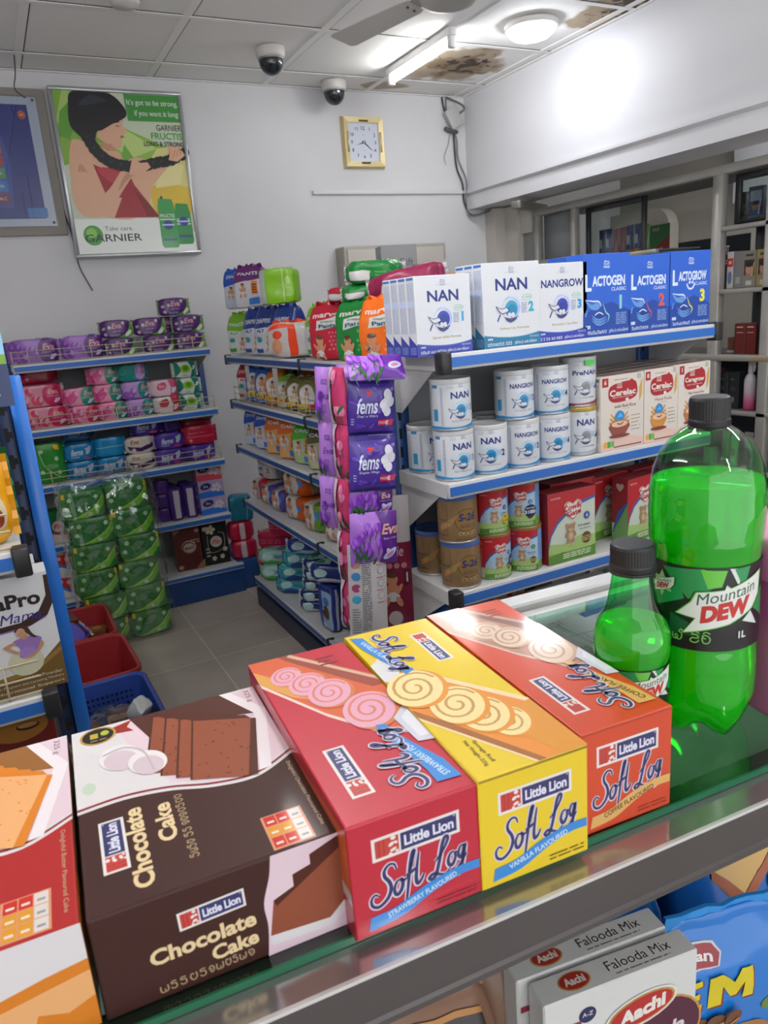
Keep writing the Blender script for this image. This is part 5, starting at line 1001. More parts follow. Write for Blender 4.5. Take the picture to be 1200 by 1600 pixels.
def handle(w_, d, h, m, amp=1):
    mb = MB(); n = 8; v = []; f = []
    for k in range(n+1):
        x = (-.42+.84*k/n)*w_; o = .006*amp*math.sin(k*1.9)
        v += [(x, d/2-.002+o, h*.96), (x, d/2+.002+o, h*.96), (x*.96, d/2-.002-o*2, h*1.06+.006*amp*math.sin(k*2.7)), (x*.96, d/2+.002-o*2, h*1.06+.006*amp*math.sin(k*2.7))]
    for k in range(n): a = 4*k; f += [(a, a+4, a+6, a+2), (a+1, a+3, a+7, a+5), (a+2, a+6, a+7, a+3)]
    mb.add(v, f, m, False); return [('gathered_top', mb.mesh('gathered_top'), None)]
def diaper(w_, d, h, top, body, word, style, acc, sk=0, seed=1, tp=.55, base=None):
    return softpack('diaper_pack', 'diaper pack', w_, d, h, F(base or body), {'front': dfront(w_, h, top, body, word, style, acc), 'right': dside(d, h, top, body, sk), 'left': dside(d, h, top, body, sk), 'top': Art().rect(0, 0, w_, d, F(top))}, handle(w_, d, h, F(top)), N=10, n=9, top=tp, wr=.006, seed=seed)
D_nav = diaper(.145, .08, .195, '25356f', 'c4c4c8', 'DIAPERS', 0, '24407f', seed=51); D_lime = diaper(.145, .08, .185, '7aa83a', 'c4c6c4', 'PANTS', 0, '3f8a3a', seed=52); D_pur = diaper(.145, .08, .175, '5a2a5f', 'c2c0c6', 'PANTS', 4, '3f4f9a', seed=53)
D_org = diaper(.145, .08, .180, 'c04a24', 'c9c6c4', 'DIAPERS', 0, 'b8401f', 2, seed=54); D_red = diaper(.165, .085, .185, '9c2438', '9c2438', 'marvel', 1, 'c06a78', 1, seed=55, tp=.7); D_grn = diaper(.165, .085, .185, '1f7038', '1f7038', 'marvel', 1, '5fa56a', 1, seed=56, tp=.7); D_or2 = diaper(.165, .085, .185, 'cf6f2a', 'cf6f2a', 'marvel', 1, 'dfa06a', 1, seed=57, tp=.7)
D_b2 = diaper(.12, .07, .155, '3a62a8', '3a6ab0', 'BABY', 2, '', 0, seed=58); D_o2 = diaper(.12, .07, .145, 'b8682f', 'b8743a', 'BABY', 2, '', 0, seed=59); D_l2 = diaper(.10, .07, .13, '7aa03a', 'b4bca4', 'BABY', 2, '', 0, seed=60); D_v2 = diaper(.115, .07, .13, '5f5a34', '6f6a44', 'BABY', 2, '', 0, seed=61)
D_h = diaper(.15, .07, .172, 'c4481f', 'c4481f', 'SUPER', 3, 'b83a1a', 1, seed=62, tp=.4); D_rw = diaper(.145, .08, .172, '9c2a34', 'c0bec0', 'PANTS', 0, '9c2a34', seed=63); D_rw2 = diaper(.145, .08, .135, '9c2a34', 'c0bec0', 'PANTS', 0, '9c2a34', seed=64)
D_bl = diaper(.14, .07, .174, '2a4f9a', 'b9bfcc', 'DIAPERS', 4, '2a4f9a', seed=64); D_or = diaper(.145, .07, .168, 'b8661f', 'c49a6a', 'CARE', 4, '', seed=65); D_gr = diaper(.13, .07, .165, '4f9a34', 'a4b48a', 'CARE', 4, '', seed=66); D_ol = diaper(.13, .07, .165, '4f5034', 'a8a88f', 'CARE', 4, '', seed=67)
def A(k, x, y, z, rz, lab, g, rx=0, ry=0): return put(k, (x, y, z), R(rz), lab, g, R(rx), R(ry))
GT = 'diaper packs on top of the island'; z = 1.3025
A(D_lime, 1.075, 3.56, z, -62, 'white pack with a lime top at the far end of the island top', GT); A(D_org, 1.25, 3.42, z, -68, 'orange and white pack set back at the far end of the island top', GT); A(D_nav, 1.075, 3.335, z, -70, 'navy topped white pack, left of two navy ones', GT); A(D_nav, 1.075, 3.17, z, -70, 'navy topped white pack, right of two navy ones', GT)
A(D_bl, 1.09, 3.56, z+.2095, -50, 'blue and white pack in the second layer at the far end', GT); A(D_pur, 1.09, 3.37, z+.2095, -45, 'purple topped white pack in the second layer at the far end', GT)
A(D_nav, 1.25, 2.95, z, -70, 'navy pack set back behind the orange striped one', GT)
A(D_org, 1.25, 2.78, z, -66, 'orange topped pack behind the orange striped one', GT)
k = softpack('diaper_pack', 'diaper pack', .20, .12, .135, F('c4c2c2'), {'front': Art().rect(.09, 0, .125, .135, F('c8481f')).rect(.0, 0, .09, .135, F('b9b4b4')).ell(.045, .09, .02, .016, F('b8401f')).ell(.04, .045, .025, .03, SKN).rect(.0, .115, .09, .135, F('c8481f')), 'right': Art().rect(0, .03, .12, .1, F('cfcdcd'))}, handle(.2, .12, .135, F('c8481f')), N=10, n=6, ends=.25, wr=.006, seed=70)
A(k, 1.06, 2.82, z, -35, 'white pack with a bold orange stripe lying at the front of the island top', GT)
A(D_lime, 1.10, 2.645, z, -74, 'lime topped pack, left of two beside the red pants pack', GT); A(D_lime, 1.21, 2.55, z, -70, 'lime topped pack half hidden behind the red pants pack', GT)
A(D_red, 1.06, 2.455, z, -58, 'crimson pants pack with a white label on the island top', GT); A(D_grn, 1.06, 2.225, z, -56, 'green pants pack with a white label on the island top', GT); A(D_or2, 1.06, 2.045, z, -56, 'orange pants pack beside the staggered milk cartons', GT)
k = softpack('diaper_pack', 'diaper pack', .15, .11, .14, F('7fae2c'), {'front': Art().rect(.0, .0, .027, .14, F('a9aeaa')).rect(.104, 0, .108, .14, F('c4d0a4')).ell(.128, .09, .011, .015, F('b4cc84')).lines(.117, .03, .137, .07, 4, F('b4cc84'))}, handle(.15, .11, .136, F('b4bcb0'), .4), N=10, n=12, wr=.005, seed=71, ends=.15)
A(k, 1.10, 3.03, z+.2095, -38, 'lime green pack standing above the second layer of the island top', GT)
A(D_nav, 1.10, 3.01, z, -72, 'navy pack underneath the lime green one', GT)
LYR = dict(rx=0)
def lay_pack(top, acc, seed, w_=.19, d=.15, h=.07):
    a = Art(); a.rect(0, 0, w_, h, F(top)); a.poly([(.1*w_, .2*h), (.5*w_, .1*h), (.55*w_, .5*h), (.15*w_, .6*h)], F('c6c4c6')); a.lines(.6*w_, .3*h, .9*w_, .6*h, 2, F(acc)); t_ = Art()
    for i in range(7):
        for j in range(5): t_.ell(.09+.014*i+.007*(j % 2), .03+.02*j, .005, .007, F(acc), 0, 6)
    return softpack('diaper_pack', 'diaper pack', w_, d, h, F(top), {'front': a, 'top': t_}, seal_mesh(w_, d, h, F('bcb8bc')), N=10, n=5, ends=.5, wr=.008, seed=seed)
L_g, L_g2, L_m, L_r = lay_pack('1f7038', '4f9a5a', 72), lay_pack('1f7038', '4f9a5a', 73, .16, .13, .05), lay_pack('7a2448', 'a85f7f', 74, .24, .16, .085), lay_pack('9c2438', 'c06a78', 75, .15, .13, .05)
A(L_g2, 1.10, 2.24, z+.187, -40, 'green pack lying directly on the green pants pack', GT, 0, 0); A(L_g, 1.12, 2.22, z+.238, -42, 'green pack lying on top of the pile behind the milk cartons', GT); A(L_r, 1.10, 2.40, z+.187, -50, 'crimson pack lying on the crimson pants pack', GT); A(L_m, 1.16, 2.03, z+.187, -30, 'maroon pack lying on the orange pants pack by the milk cartons', GT, 0, -10)
GM = 'diaper packs on the second island shelf'; z = 1.0870
A(D_rw, 1.085, 3.55, z, -66, 'red and white pack at the far end of the second island shelf', GM); A(D_b2, 1.075, 3.41, z, -66, 'blue pack with a baby window, farther of two', GM); A(D_b2, 1.075, 3.275, z, -66, 'blue pack with a baby window, nearer of two', GM)
A(D_o2, 1.075, 3.13, z, -66, 'orange brown pack with a baby window, farther one', GM); A(D_o2, 1.21, 3.05, z, -66, 'orange brown pack with a baby window, set back', GM); A(D_l2, 1.075, 3.005, z, -66, 'small lime pack with a baby window', GM); A(D_v2, 1.075, 2.88, z, -66, 'olive pack with a baby window, farther one', GM); A(D_v2, 1.075, 2.745, z, -66, 'olive pack with a baby window, nearer one', GM)
A(D_h, 1.10, 2.57, z, -60, 'bright orange red pack with a white 4 on the second island shelf', GM); A(D_h, 1.12, 2.40, z, -60, 'orange red pack behind the hanging sachets, second shelf', GM)
GN = 'diaper packs on the third island shelf'; z = .8640
A(D_bl, 1.08, 3.53, z, -68, 'blue and white pack at the far end of the third island shelf', GN); A(D_bl, 1.08, 3.365, z, -68, 'blue and white pack, second from the far end of the third island shelf', GN); A(D_or, 1.08, 3.20, z, -68, 'orange pack, farther of two on the third island shelf', GN); A(D_or, 1.08, 3.03, z, -68, 'orange pack, nearer of two on the third island shelf', GN); A(D_gr, 1.08, 2.865, z, -68, 'green pack on the third island shelf', GN); A(D_ol, 1.08, 2.71, z, -68, 'olive pack on the third island shelf', GN); A(D_ol, 1.09, 2.54, z, -62, 'olive pack behind the hanging sachets', GN)
GO = 'diaper packs on the fourth island shelf'; z = .5840
A(D_rw2, 1.12, 3.535, z+.104, -76, 'red and white pack upright at the far end of the fourth island shelf', GO)
def lying(top, body, seed, w_=.22, d=.2, h=.10, word='BABY'):
    a = Art(); a.rect(0, 0, w_, h, F(body)); a.rect(0, 0, .12*w_, h, F(top)); a.ell(.35*w_, .45*h, .16*w_, .4*h, F('c6c6c6')); baby(a, .35*w_, .5*h, .55*h); a.poly([(.55*w_, 0), (.7*w_, .5*h), (.6*w_, h), (w_, h), (w_, 0)], F(top)); a.ell(.75*w_, .6*h, .07*w_, .16*h, F('3a7ab8')); t_ = Art().rect(.0, 0, w_, d, F(body)).rect(.6*w_, 0, w_, d, F(top)); t_.text(word, .3*w_, .5*d, .03, F(top)); r_ = Art(); r_.rect(0, 0, d, h, F('8f7f70')); r_.lines(.02, .02, d-.02, h-.02, 5, F('b0a898'))
    return softpack('diaper_pack', 'diaper pack', w_, d, h, F(body), {'front': a, 'top': t_, 'right': r_}, seal_mesh(w_, d, h, F(body), (1,)), N=10, n=6, ends=.25, wr=.006, seed=seed)
Y_w, Y_v, Y_o, Y_c = lying('c4c2c2', 'c9c7c5', 80, .21, .2, .13), lying('4a3a7f', 'c4c0bc', 81, .135, .2, .1), lying('b0561f', 'c9c4be', 82, .20, .19, .105), lying('6a8a3a', 'c6c2ba', 83, .17, .2, .12)
A(lying('9c2a34', 'c0bcbc', 84, .135, .18, .1), 1.08, 3.575, z, -80, 'white pack under the upright red and white one', GO)
A(Y_v, 1.075, 3.415, z, -80, 'white and violet pack lying on the fourth island shelf', GO); A(Y_v, 1.07, 3.255, z, -80, 'white and violet pack lying just before the orange ones', GO)
A(Y_o, 1.075, 3.05, z, -78, 'orange and white pack lying on the fourth shelf, lower of two', GO); A(Y_o, 1.085, 3.05, z+.108, -70, 'orange and white pack lying on top of the other orange one', GO); A(Y_c, 1.07, 2.825, z, -78, 'white and pale green pack lying beside the orange pair', GO); A(Y_w, 1.08, 2.60, z, -76, 'large plain white pack at the near end of the fourth shelf', GO)
GP_ = 'packs on the bottom island shelf'; z = .1690
def wipes(c, c2, seed, w_=.19, d=.11, h=.075):
    a = Art(); a.rect(0, 0, w_, h, F(c)); a.poly([(0, .1*h), (.4*w_, .35*h), (w_, .2*h), (w_, 0), (0, 0)], F(c2)); a.ell(.3*w_, .6*h, .03, .018, F('b4d0d0')); a.lines(.5*w_, .5*h, .9*w_, .75*h, 2, F('2a3f7a')); t_ = Art().rect(0, 0, w_, d, F(c)).rect(.02, .02, .1, d-.02, F('b4d4d4')).lines(.11, .02, .18, d-.03, 4, F('2a4a8a')).ell(.05, .055, .02, .025, F('4f9a6a'))
    return softpack('wipes_pack', 'wipes pack', w_, d, h, F(c), {'front': a, 'top': t_}, seal_mesh(w_, d, h, F(c2)), N=10, n=5, ends=.6, wr=.006, seed=seed)
W_t, W_n, W_s, W_g = wipes('4f9aa4', '25407f', 90), wipes('2a3f86', '9ab4cc', 91), wipes('1f2c66', 'c0c2c4', 92, .15, .1, .05), wipes('9ab8b4', '4f9a4a', 93)
W_p = softpack('pad_pack', 'pad pack', .20, .12, .10, F('a0284a'), {'front': Art().lines(.03, .04, .15, .07, 2, F('c06a84')).rect(.01, .0, .016, .1, F('c06a84'))}, seal_mesh(.2, .12, .1, F('8f2040')), N=8, n=6, ends=.3, wr=.005, seed=94)
W_ps = softpack('pad_pack', 'pad pack', .14, .10, .105, F('9c2442'), {'front': Art().rect(.045, .0, .075, .105, F('c4bcc0')), 'right': Art().rect(.03, .01, .06, .1, F('b9aab0'))}, N=8, n=6, ends=.2, wr=.004, seed=95)
A(W_p, 1.13, 3.66, z, -45, 'crimson pack, lowest of the pile at the far bottom of the island', GP_); A(W_p, 1.15, 3.66, z+.101, -45, 'crimson pack, middle of the pile at the far bottom of the island', GP_); A(W_p, 1.16, 3.55, z+.202, -60, 'crimson pack, top of the pile at the far bottom of the island', GP_)
A(W_g, 1.09, 3.48, z, -40, 'white and green wipes pack at the front left of the bottom shelf', GP_); A(W_g, 1.10, 3.50, z+.076, -38, 'pale wipes pack on the white and green one', GP_); A(D_rw, 1.24, 3.5, z, -45, 'white pack at the back between crimson and orange packs', GP_); A(D_or, 1.24, 3.28, z, -45, 'orange and white pack at the back of the bottom shelf', GP_)
A(W_t, 1.10, 3.24, z, -36, 'turquoise wipes pack, bottom of the left stack', GP_); A(W_t, 1.11, 3.20, z+.076, -30, 'turquoise wipes pack, second in the left stack', GP_); A(W_t, 1.12, 3.15, z+.152, -34, 'turquoise wipes pack, third in the left stack', GP_); A(W_n, 1.13, 3.10, z+.228, -32, 'blue and turquoise wipes pack, top of the left stack', GP_)
A(W_t, 1.22, 3.02, z, -36, 'turquoise wipes pack set back beside the stack', GP_); A(W_t, 1.22, 3.0, z+.076, -36, 'turquoise wipes pack set back beside the stack, second layer', GP_)
for n in range(5): A(W_s, 1.09+.006*n, 2.97-.012*n, z+.051*n, -40+5*math.sin(n*2), 'navy and white wipes pack in the short stack, %s' % ('lowest', 'second', 'third', 'fourth', 'topmost')[n], GP_)
def tallnavy(seed):
    w_, d, h = .12, .05, .20; a = Art(); a.rect(0, 0, w_, h, F('9ab0c9')); a.rect(0, 0, .3*w_, h, F('24408f')); a.ell(.6*w_, .65*h, .025, .02, F('3a7ab8')); a.ell(.55*w_, .4*h, .03, .03, F('4a3020')); a.ell(.4*w_, .1*h, .014, .012, F('c4ccd8')); a.rect(.0, .9*h, w_, h, F('24306f')); r_ = Art().rect(0, 0, d, h, F('24306f')).rect(.35*d, 0, .6*d, h, F('b4b8c4'))
    return softpack('wipes_pack', 'wipes pack', w_, d, h, F('24306f'), {'front': a, 'right': r_}, N=8, n=7, wr=.004, seed=seed)
W_k = tallnavy(96)
A(W_k, 1.06, 2.75, z, -85, 'navy and pale blue pack standing upright on the bottom shelf', GP_); A(W_k, 1.116, 2.745, z, -85, 'navy pack standing upright, second from the stack', GP_); A(W_k, 1.172, 2.74, z, -85, 'navy pack standing upright, third from the stack', GP_)
A(wipes('22306e', 'b9bcc4', 97, .2, .12, .08), 1.09, 2.74, z+.202, -40, 'navy and white pack lying on the upright ones', GP_)
kz = softpack('wipes_pack', 'wipes pack', .16, .08, .19, F('222c62'), {'front': Art().rect(0, 0, .16, .08, F('a9b0b4')).text('Softlan', .08, .13, .03, F('c4c8d4'), w=.12, bold=.02, shear=.2)}, N=8, n=6, wr=.005, seed=98, top=.5)
A(kz, 1.20, 2.82, z+.0, -48, 'navy pack with pale lettering standing behind the short stack', GP_)
# small things on the floor side of the aisle corner
put(W_ps, (1.085, 3.945, .3205-.153), R(-5), 'red and white pack beside the black tissue box at the aisle corner', 'packs at the aisle corner'); put(W_ps, (1.088, 3.95, .2735), R(8), 'red and white pack on top, beside the black tissue box', 'packs at the aisle corner'); kt = softpack('pad_pack', 'pad pack', .13, .09, .15, F('1f6478'), {'front': Art().stroke([(.09, .0), (.1, .15)], .006, F('6a9aa8'), 0)}, N=8, n=6, wr=.004, seed=99); put(kt, (1.09, 3.95, .3795), R(-10), 'dark teal pack at the right end of the wall unit', 'packs at the aisle corner')
# a little side ledge carries the corner packs
mb = MB(); mb.rbox(1.02, 1.165, 3.92, 4.30, 0, .166, NAV, .003); tag(mb.build('floor_plinth'), 'low blue plinth under the red packs at the aisle corner', 'plinth')
# paper price tags hanging from the top island lip
pt = MB(); pt.prism([(-.028, 0), (.028, 0), (.026, -.07), (-.02, -.075)], -.0006, .0006, P('b4b6b8'), 'y'); K_tag = Kind('price_tag', 'tag', [('price_tag', pt.mesh('price_tag'), None)])
for (y, lab) in ((3.30, 'white paper tag hanging from the island top lip, farther one'), (2.93, 'white paper tag hanging from the island top lip, nearer one')): put(K_tag, (1.018, y, 1.262), R(-90), lab, 'paper tags on the island lip')
# ---- hanging sachet strips at the near corner of the island
def sachet(w_, h, base, art, seed, th=.022, N=10):
    """flat pillow sachet hanging with its top edge at z=0, front to -Y"""
    rr = Vector((seed*2.3, seed, 0))
    def fn(a, b, c, e=0):
        k = max(0, 1-abs(b)**4)*max(0, 1-abs(a)**5); y = c*(.0012+th/2*k)+.003*noise.noise(Vector((a*2.2, b*2.2, 0))+rr)+.0018*noise.noise(Vector((a*7, b*5, 3))+rr)*k
        return Vector((a*w_/2*(1-.03*k), y-e, -h/2+b*h/2))
    mb = MB()
    for c in (-1, 1):
        v = [fn(2*i/N-1, 2*j/N-1, c) for i in range(N+1) for j in range(N+1)]; f = []
        for i in range(N):
            for j in range(N): k = i*(N+1)+j; q = (k, k+N+1, k+N+2, k+1); f.append(q if c < 0 else tuple(reversed(q)))
        mb.add(v, f, base, True)
    v = []; f = []
    for (i0, j0, di, dj) in ((0, 0, 1, 0), (N, 0, 0, 1), (N, N, -1, 0), (0, N, 0, -1)):
        for k in range(N): a, b = 2*(i0+di*k)/N-1, 2*(j0+dj*k)/N-1; v += [fn(a, b, -1), fn(a, b, 1)]
    n = len(v)//2
    for k in range(n): q = (k+1) % n; f.append((2*k, 2*q, 2*q+1, 2*k+1))
    mb.add(v, f, base)
    art.lay(mb, lambda u, v_, e: fn(2*u/w_-1, 2*v_/h-1, -1, e), .0006, frange(0, w_, N), frange(0, h, N))
    mb2 = mb; return mb2
FP = M('4a3192', .16, 0, .6); LP_ = M('9a6cba', .2, 0, .6)
def tulips(a, x0, x1, y0, y1, n, seed, m1='7a3fa8', m2='9a64c4'):
    rr = random.Random(seed)
    for k in range(n):
        x, y = rr.uniform(x0, x1), rr.uniform(y0+.012, y1); a.stroke([(x+rr.uniform(-.01, .01), y-.03), (x, y-.006)], .003, F('2f5f34'), 3, .001); a.ell(x, y, .009, .013, F(m1), rr.uniform(-.5, .5), 9); a.ell(x-.004, y+.002, .004, .011, F(m2), rr.uniform(-.2, .5), 8)
    for k in range(n//2): x, y = rr.uniform(x0, x1), rr.uniform(y0, y0+.3*(y1-y0)); a.ell(x, y, .003, .014, F('2f5f34'), rr.uniform(-.8, .8), 7)
def fems_front(w_, h):
    a = Art(); rr = random.Random(4)
    for k in range(22): a.ell(rr.uniform(.05, .95)*w_, rr.uniform(.1, .9)*h, .009, .004, F('5d45a4'), rr.uniform(-1, 1), 9)
    a.rect(0, .93*h, w_, h, F('2c2168')); a.rect(0, 0, w_, .06*h, F('2c2168'))
    a.text('fems', .37*w_, .54*h, .28*h, F('cfd2e4'), w=.46*w_, bold=.02, shear=.28); heart(a, .40*w_, .76*h, .012, F('c02f48')); a.text('Duplex Wings', .38*w_, .35*h, .055*h, F('c0c4dc'), w=.44*w_, shear=.2)
    for (dx, dy, rx, ry) in ((0, 0, .012, .028), (-.010, -.004, .010, .012), (.011, .0, .010, .012), (0, .02, .010, .012), (0, -.022, .010, .012)): a.ell(.80*w_+dx, .60*h+dy, rx, ry, F('d4d4de'), -.35, 12)
    a.text('02', .93*w_, .83*h, .05*h, F('c0c4dc')); a.rect(.62*w_, .17*h, .95*w_, .29*h, F('b02a44')); a.text('FREE', .70*w_, .23*h, .05*h, F('d8c8d0')); a.ell(.82*w_, .23*h, .006, .006, F('d8c8d0')); a.ell(.90*w_, .23*h, .008, .008, F('c04a60')); a.lines(.05*w_, .2*h, .1*w_, .34*h, 3, F('9a9ac4'))
    return a
def eva_front(w_, h, top=False):
    a = Art(); a.rect(0, 0, w_, h, F('9d72bd')); tulips(a, .05*w_, .62*w_, .04*h, .8*h, 13, 9); a.poly([(.55*w_, h), (.64*w_, .75*h), (.60*w_, .5*h), (.66*w_, .25*h), (.58*w_, 0), (w_, 0), (w_, h)], F('4f2472'), 0)
    a.text('Eva', .82*w_, .68*h, .2*h, F('c9a49c'), bold=.03, shear=.25); a.text('Duplex Wings', .82*w_, .5*h, .045*h, F('c0b4cc'), w=.3*w_); wing(a, .82*w_, .2*h, .022, F('b9c0e0'), .6); a.ell(.82*w_, .2*h, .012, .004, F('c8788f'), .6, 10); return a
HX, HY = .795, 1.60
t = empty('sachet_strip', (HX, HY, 1.345), R(-6), 'hanging strip of glossy purple pad sachets at the near corner of the island', 'sachets'); t.rotation_euler[1] = R(4.5)
def part(mb, name, par, x, y, z, rx=0, rz=0, label=None):
    o = mb.build(name, par, (x, y, z), (R(rx), 0, R(rz))); 
    if label: o['label'] = label
    return o
hd = Art(); hd.rect(0, 0, .135, .062, F('9d72bd')); tulips(hd, .005, .085, .0, .055, 12, 3); hd.poly([(.07, 0), (.085, .03), (.08, .062), (.135, .062), (.135, 0)], F('5a2a86')); hd.ell(.11, .03, .018, .009, F('b9c0e0'), .2); hd.ell(.11, .03, .01, .004, F('c8788f'), .2)
part(sachet(.135, .062, LP_, hd, 1, .02), 'folded_header', t, .0, -.012, .008, -32, 0, 'lilac tulip printed header folded over')
part(sachet(.118, .132, FP, fems_front(.118, .132), 2, .03), 'sachet', t, .0, 0, -.045, 3, 0, 'glossy purple sachet with pale script')
part(sachet(.118, .134, FP, fems_front(.118, .134), 3, .03), 'sachet', t, .0, -.003, -.178, -2, 0, 'glossy purple sachet with pale script')
part(sachet(.112, .07, LP_, eva_front(.112, .07), 4, .02), 'sachet', t, .0, .010, -.305, 2, 0, 'lilac sachet partly hidden')
part(sachet(.122, .132, LP_, eva_front(.122, .132), 5, .03), 'sachet', t, .0, -.004, -.366, -3, 0, 'lilac tulip sachet with a dark purple side')
mb = MB(); mb.tube([(.0, .02, .02), (0, .005, .03), (0, -.02, .005)], .002, M('8a8a8c', .3, .8), 6); mb.build('hook', t)
def strip_edge(name, x, y, ztop, n, h, art_fn, base, rz, label, w_=.10, cat='sachets', ry=4):
    t = empty(name, (x, y, ztop), R(rz), label, cat); t.rotation_euler[1] = R(ry)
    for k in range(n): part(sachet(w_, h*.985, base, art_fn(w_, h*.985, k), 20+k+int(x*100), .024), 'sachet', t, 0, .003*math.sin(k*2), -h*k, 2*math.sin(k), 0)
    return t
def lil(w_, h, k):
    a = Art(); a.rect(0, 0, w_, h, F('a57cc0')); tulips(a, .05*w_, .5*w_, .05*h, .5*h, 5, k+30); a.text('02', .7*w_, .75*h, .1*h, F('5a3a80')); a.text('Eva', .7*w_, .5*h, .12*h, F('5a3a80'), shear=.2); a.lines(.5*w_, .2*h, .85*w_, .36*h, 4, F('6f4f94')); return a
def pnk(w_, h, k):
    a = Art(); a.rect(0, 0, w_, h, F('b0446c')); tulips(a, .05*w_, .9*w_, .05*h, .9*h, 6, k+40, 'c8789c', 'd8a0b8'); a.rect(0, .0, .35*w_, h, F('c9bcc4')); return a
strip_edge('sachet_strip', .706, 1.68, 1.335, 3, .135, lil, LP_, -62, 'hanging strip of lilac sachets seen almost edge on, leftmost of the strips', .05)
strip_edge('sachet_strip', .716, 1.62, 1.335, 5, .135, pnk, F('b0446c'), -80, 'hanging strip of pink sachets seen edge on, between the lilac and purple strips', .05)
strip_edge('sachet_strip', .757, 1.665, 1.335, 4, .135, lil, LP_, -60, 'hanging strip of lilac tulip sachets directly left of the purple strip', .05)
def instr(w_, h, k):
    a = Art(); a.rect(0, 0, w_, h, F('b9b6b9'))
    for q in range(5): a.ell(.16*w_, (.92-.12*q)*h, .011, .011, F(('3a6a94', 'b08a78', '4a7aa4', '8f4a6a', '4f9ab4')[q]), 0, 12)
    a.lines(.3*w_, .1*h, .55*w_, .95*h, 40, F('6a6a70')); a.lines(.05*w_, .08*h, .26*w_, .36*h, 10, F('7a7a80'))
    for q in range(4): a.ell(.82*w_, (.85-.13*q)*h, .010, .010, F('8a8a90'), 0, 12); a.ell(.82*w_, (.85-.13*q)*h, .0085, .0085, F('b9b6b9'), 0, 12); a.lines(.7*w_, (.77-.13*q)*h, .95*w_, (.79-.13*q)*h, 1, F('a04a54'))
    return a
strip_edge('white_pouch', .742, 1.60, .905, 1, .255, instr, F('b9b6b9'), -8, 'long white pouch printed with care instructions under the purple strip', .10, 'pouch', 3)
t = strip_edge('white_band', .742, 1.63, 1.30, 1, .42, lambda w_, h, k: Art().lines(.003, .01, .02, h-.02, 30, F('a8a4a8')), F('c0bcc0'), -60, 'narrow white printed band hanging among the sachet strips', .03, 'band')
def cutie(w_, h, k):
    a = Art(); a.rect(0, 0, w_, .66*h, F('6a1f38')); a.rect(0, .66*h, w_, h, F('b9b4b4')); a.text('Cutie', .5*w_, .6*h, .08*h, F('c4a0a8'), w=.6*w_, shear=.2); baby(a, .45*w_, .3*h, .16*h); a.ell(.5*w_, .08*h, .2*w_, .06*h, F('b9b0b0')); a.rect(.78*w_, .34*h, .96*w_, .46*h, F('4a1426')); a.text('1', .87*w_, .4*h, .07*h, F('c9c0c4'))
    for q in range(4): a.ell((.2+.2*q)*w_, .49*h, .008, .008, F('b07a88'), 0, 10)
    return a
strip_edge('baby_pouch', .865, 1.70, .985, 1, .38, cutie, F('6a1f38'), -25, 'maroon and white hanging pouch with a baby picture beside the blue upright', .10, 'pouch', 1)
strip_edge('white_pouch', .872, 1.725, 1.30, 1, .35, lambda w_, h, k: Art().rect(0, 0, .3*w_, h, F('a8a0a4')), F('bcb8ba'), -30, 'plain white hanging pouch tight against the blue upright', .06, 'pouch', 1)
yl = softpack('yellow_pouch', 'pouch', .12, .06, .2, F('c9982a'), {'front': Art().rect(.02, .05, .1, .1, F('2f7f9a')).ell(.06, .14, .03, .03, F('4f8a3a'))}, N=8, n=6, top=.5, wr=.005, seed=120)
put(yl, (1.075, 2.3, .1665), R(-60), 'yellow pouch on the bottom island shelf behind the hanging pouches', 'packs on the bottom island shelf')
# ================================================================== goods in the display cabinet (x=3.2 plane faces the aisle)
def CBp(k, y, z, lab, g=None, x=3.26, rz=-90): return put(k, (x, y, z), R(rz), lab, g)
def tube_kind(c, cap, h=.15, w_=.055, nm='tube', art=None):
    """squeeze tube standing on its cap: round at the cap, flat at the crimp"""
    mb = MB(); n = 20; rows = ((.026, 0), (.40, .3), (.7, .6), (1, 1)); v = []; f = []
    zs = [.022, .03, .35*h, .7*h, .97*h, h]
    for i, z in enumerate(zs):
        t = max(0, (z-.03)/(h-.03)); rx = .019+(w_/2-.019)*t; ry = max(.0012, .019*(1-t))
        for k in range(n): a_ = 2*PI*k/n; v.append((rx*math.cos(a_), ry*math.sin(a_), z))
    for i in range(len(zs)-1):
        for k in range(n): f.append((i*n+k, i*n+(k+1) % n, (i+1)*n+(k+1) % n, (i+1)*n+k))
    f.append(tuple((len(zs)-1)*n+k for k in range(n))); mb.add(v, f, M(c, .3), True)
    if art:
        for (z0, z1, col) in art: mb.box(-.012, .012, -.0175*(1-(z0/h))-.0035, -.0172*(1-(z0/h))-.003, z0, z1, M(col, .35))
    cp_ = MB(); cp_.lathe([(.020, 0), (.021, .002), (.021, .02), (.019, .0225), (0, .0225)], M(cap, .35), 20)
    return Kind(nm, 'tube', [('tube_body', mb.mesh('tube_body'), None), ('cap', cp_.mesh('cap'), None)])
z = 1.656; GTB = 'face cream tubes behind the cabinet glass'
TB, TR, TG = tube_kind('2f3880', 'c9781f', .155, art=((.05, .1, 'b8bcc8'),)), tube_kind('8a2f48', '8a2f48', .15), tube_kind('5a8a4a', '6a7a5a', .145)
for y, k, lab in ((3.555, TB, 'blue tube with an orange cap, leftmost behind the glass'), (3.50, TB, 'blue tube with an orange cap, second from the left behind the glass'), (3.445, TR, 'dark red tube, left one between blue tubes'), (3.39, TR, 'dark red tube, right one between blue tubes'), (3.335, TB, 'blue tube with an orange cap right of the red tubes'), (3.275, TB, 'blue tube with an orange cap beside the green tube'), (3.215, TG, 'green tube at the right behind the glass')): CBp(k, y, z, lab, GTB, 3.36)
def gbox(w_, d, h, c, art=None, nm='cosmetic_box', side=None):
    return carton(nm, 'box', w_, d, h, P(c), {k: v for k, v in (('front', art), ('left', side)) if v})
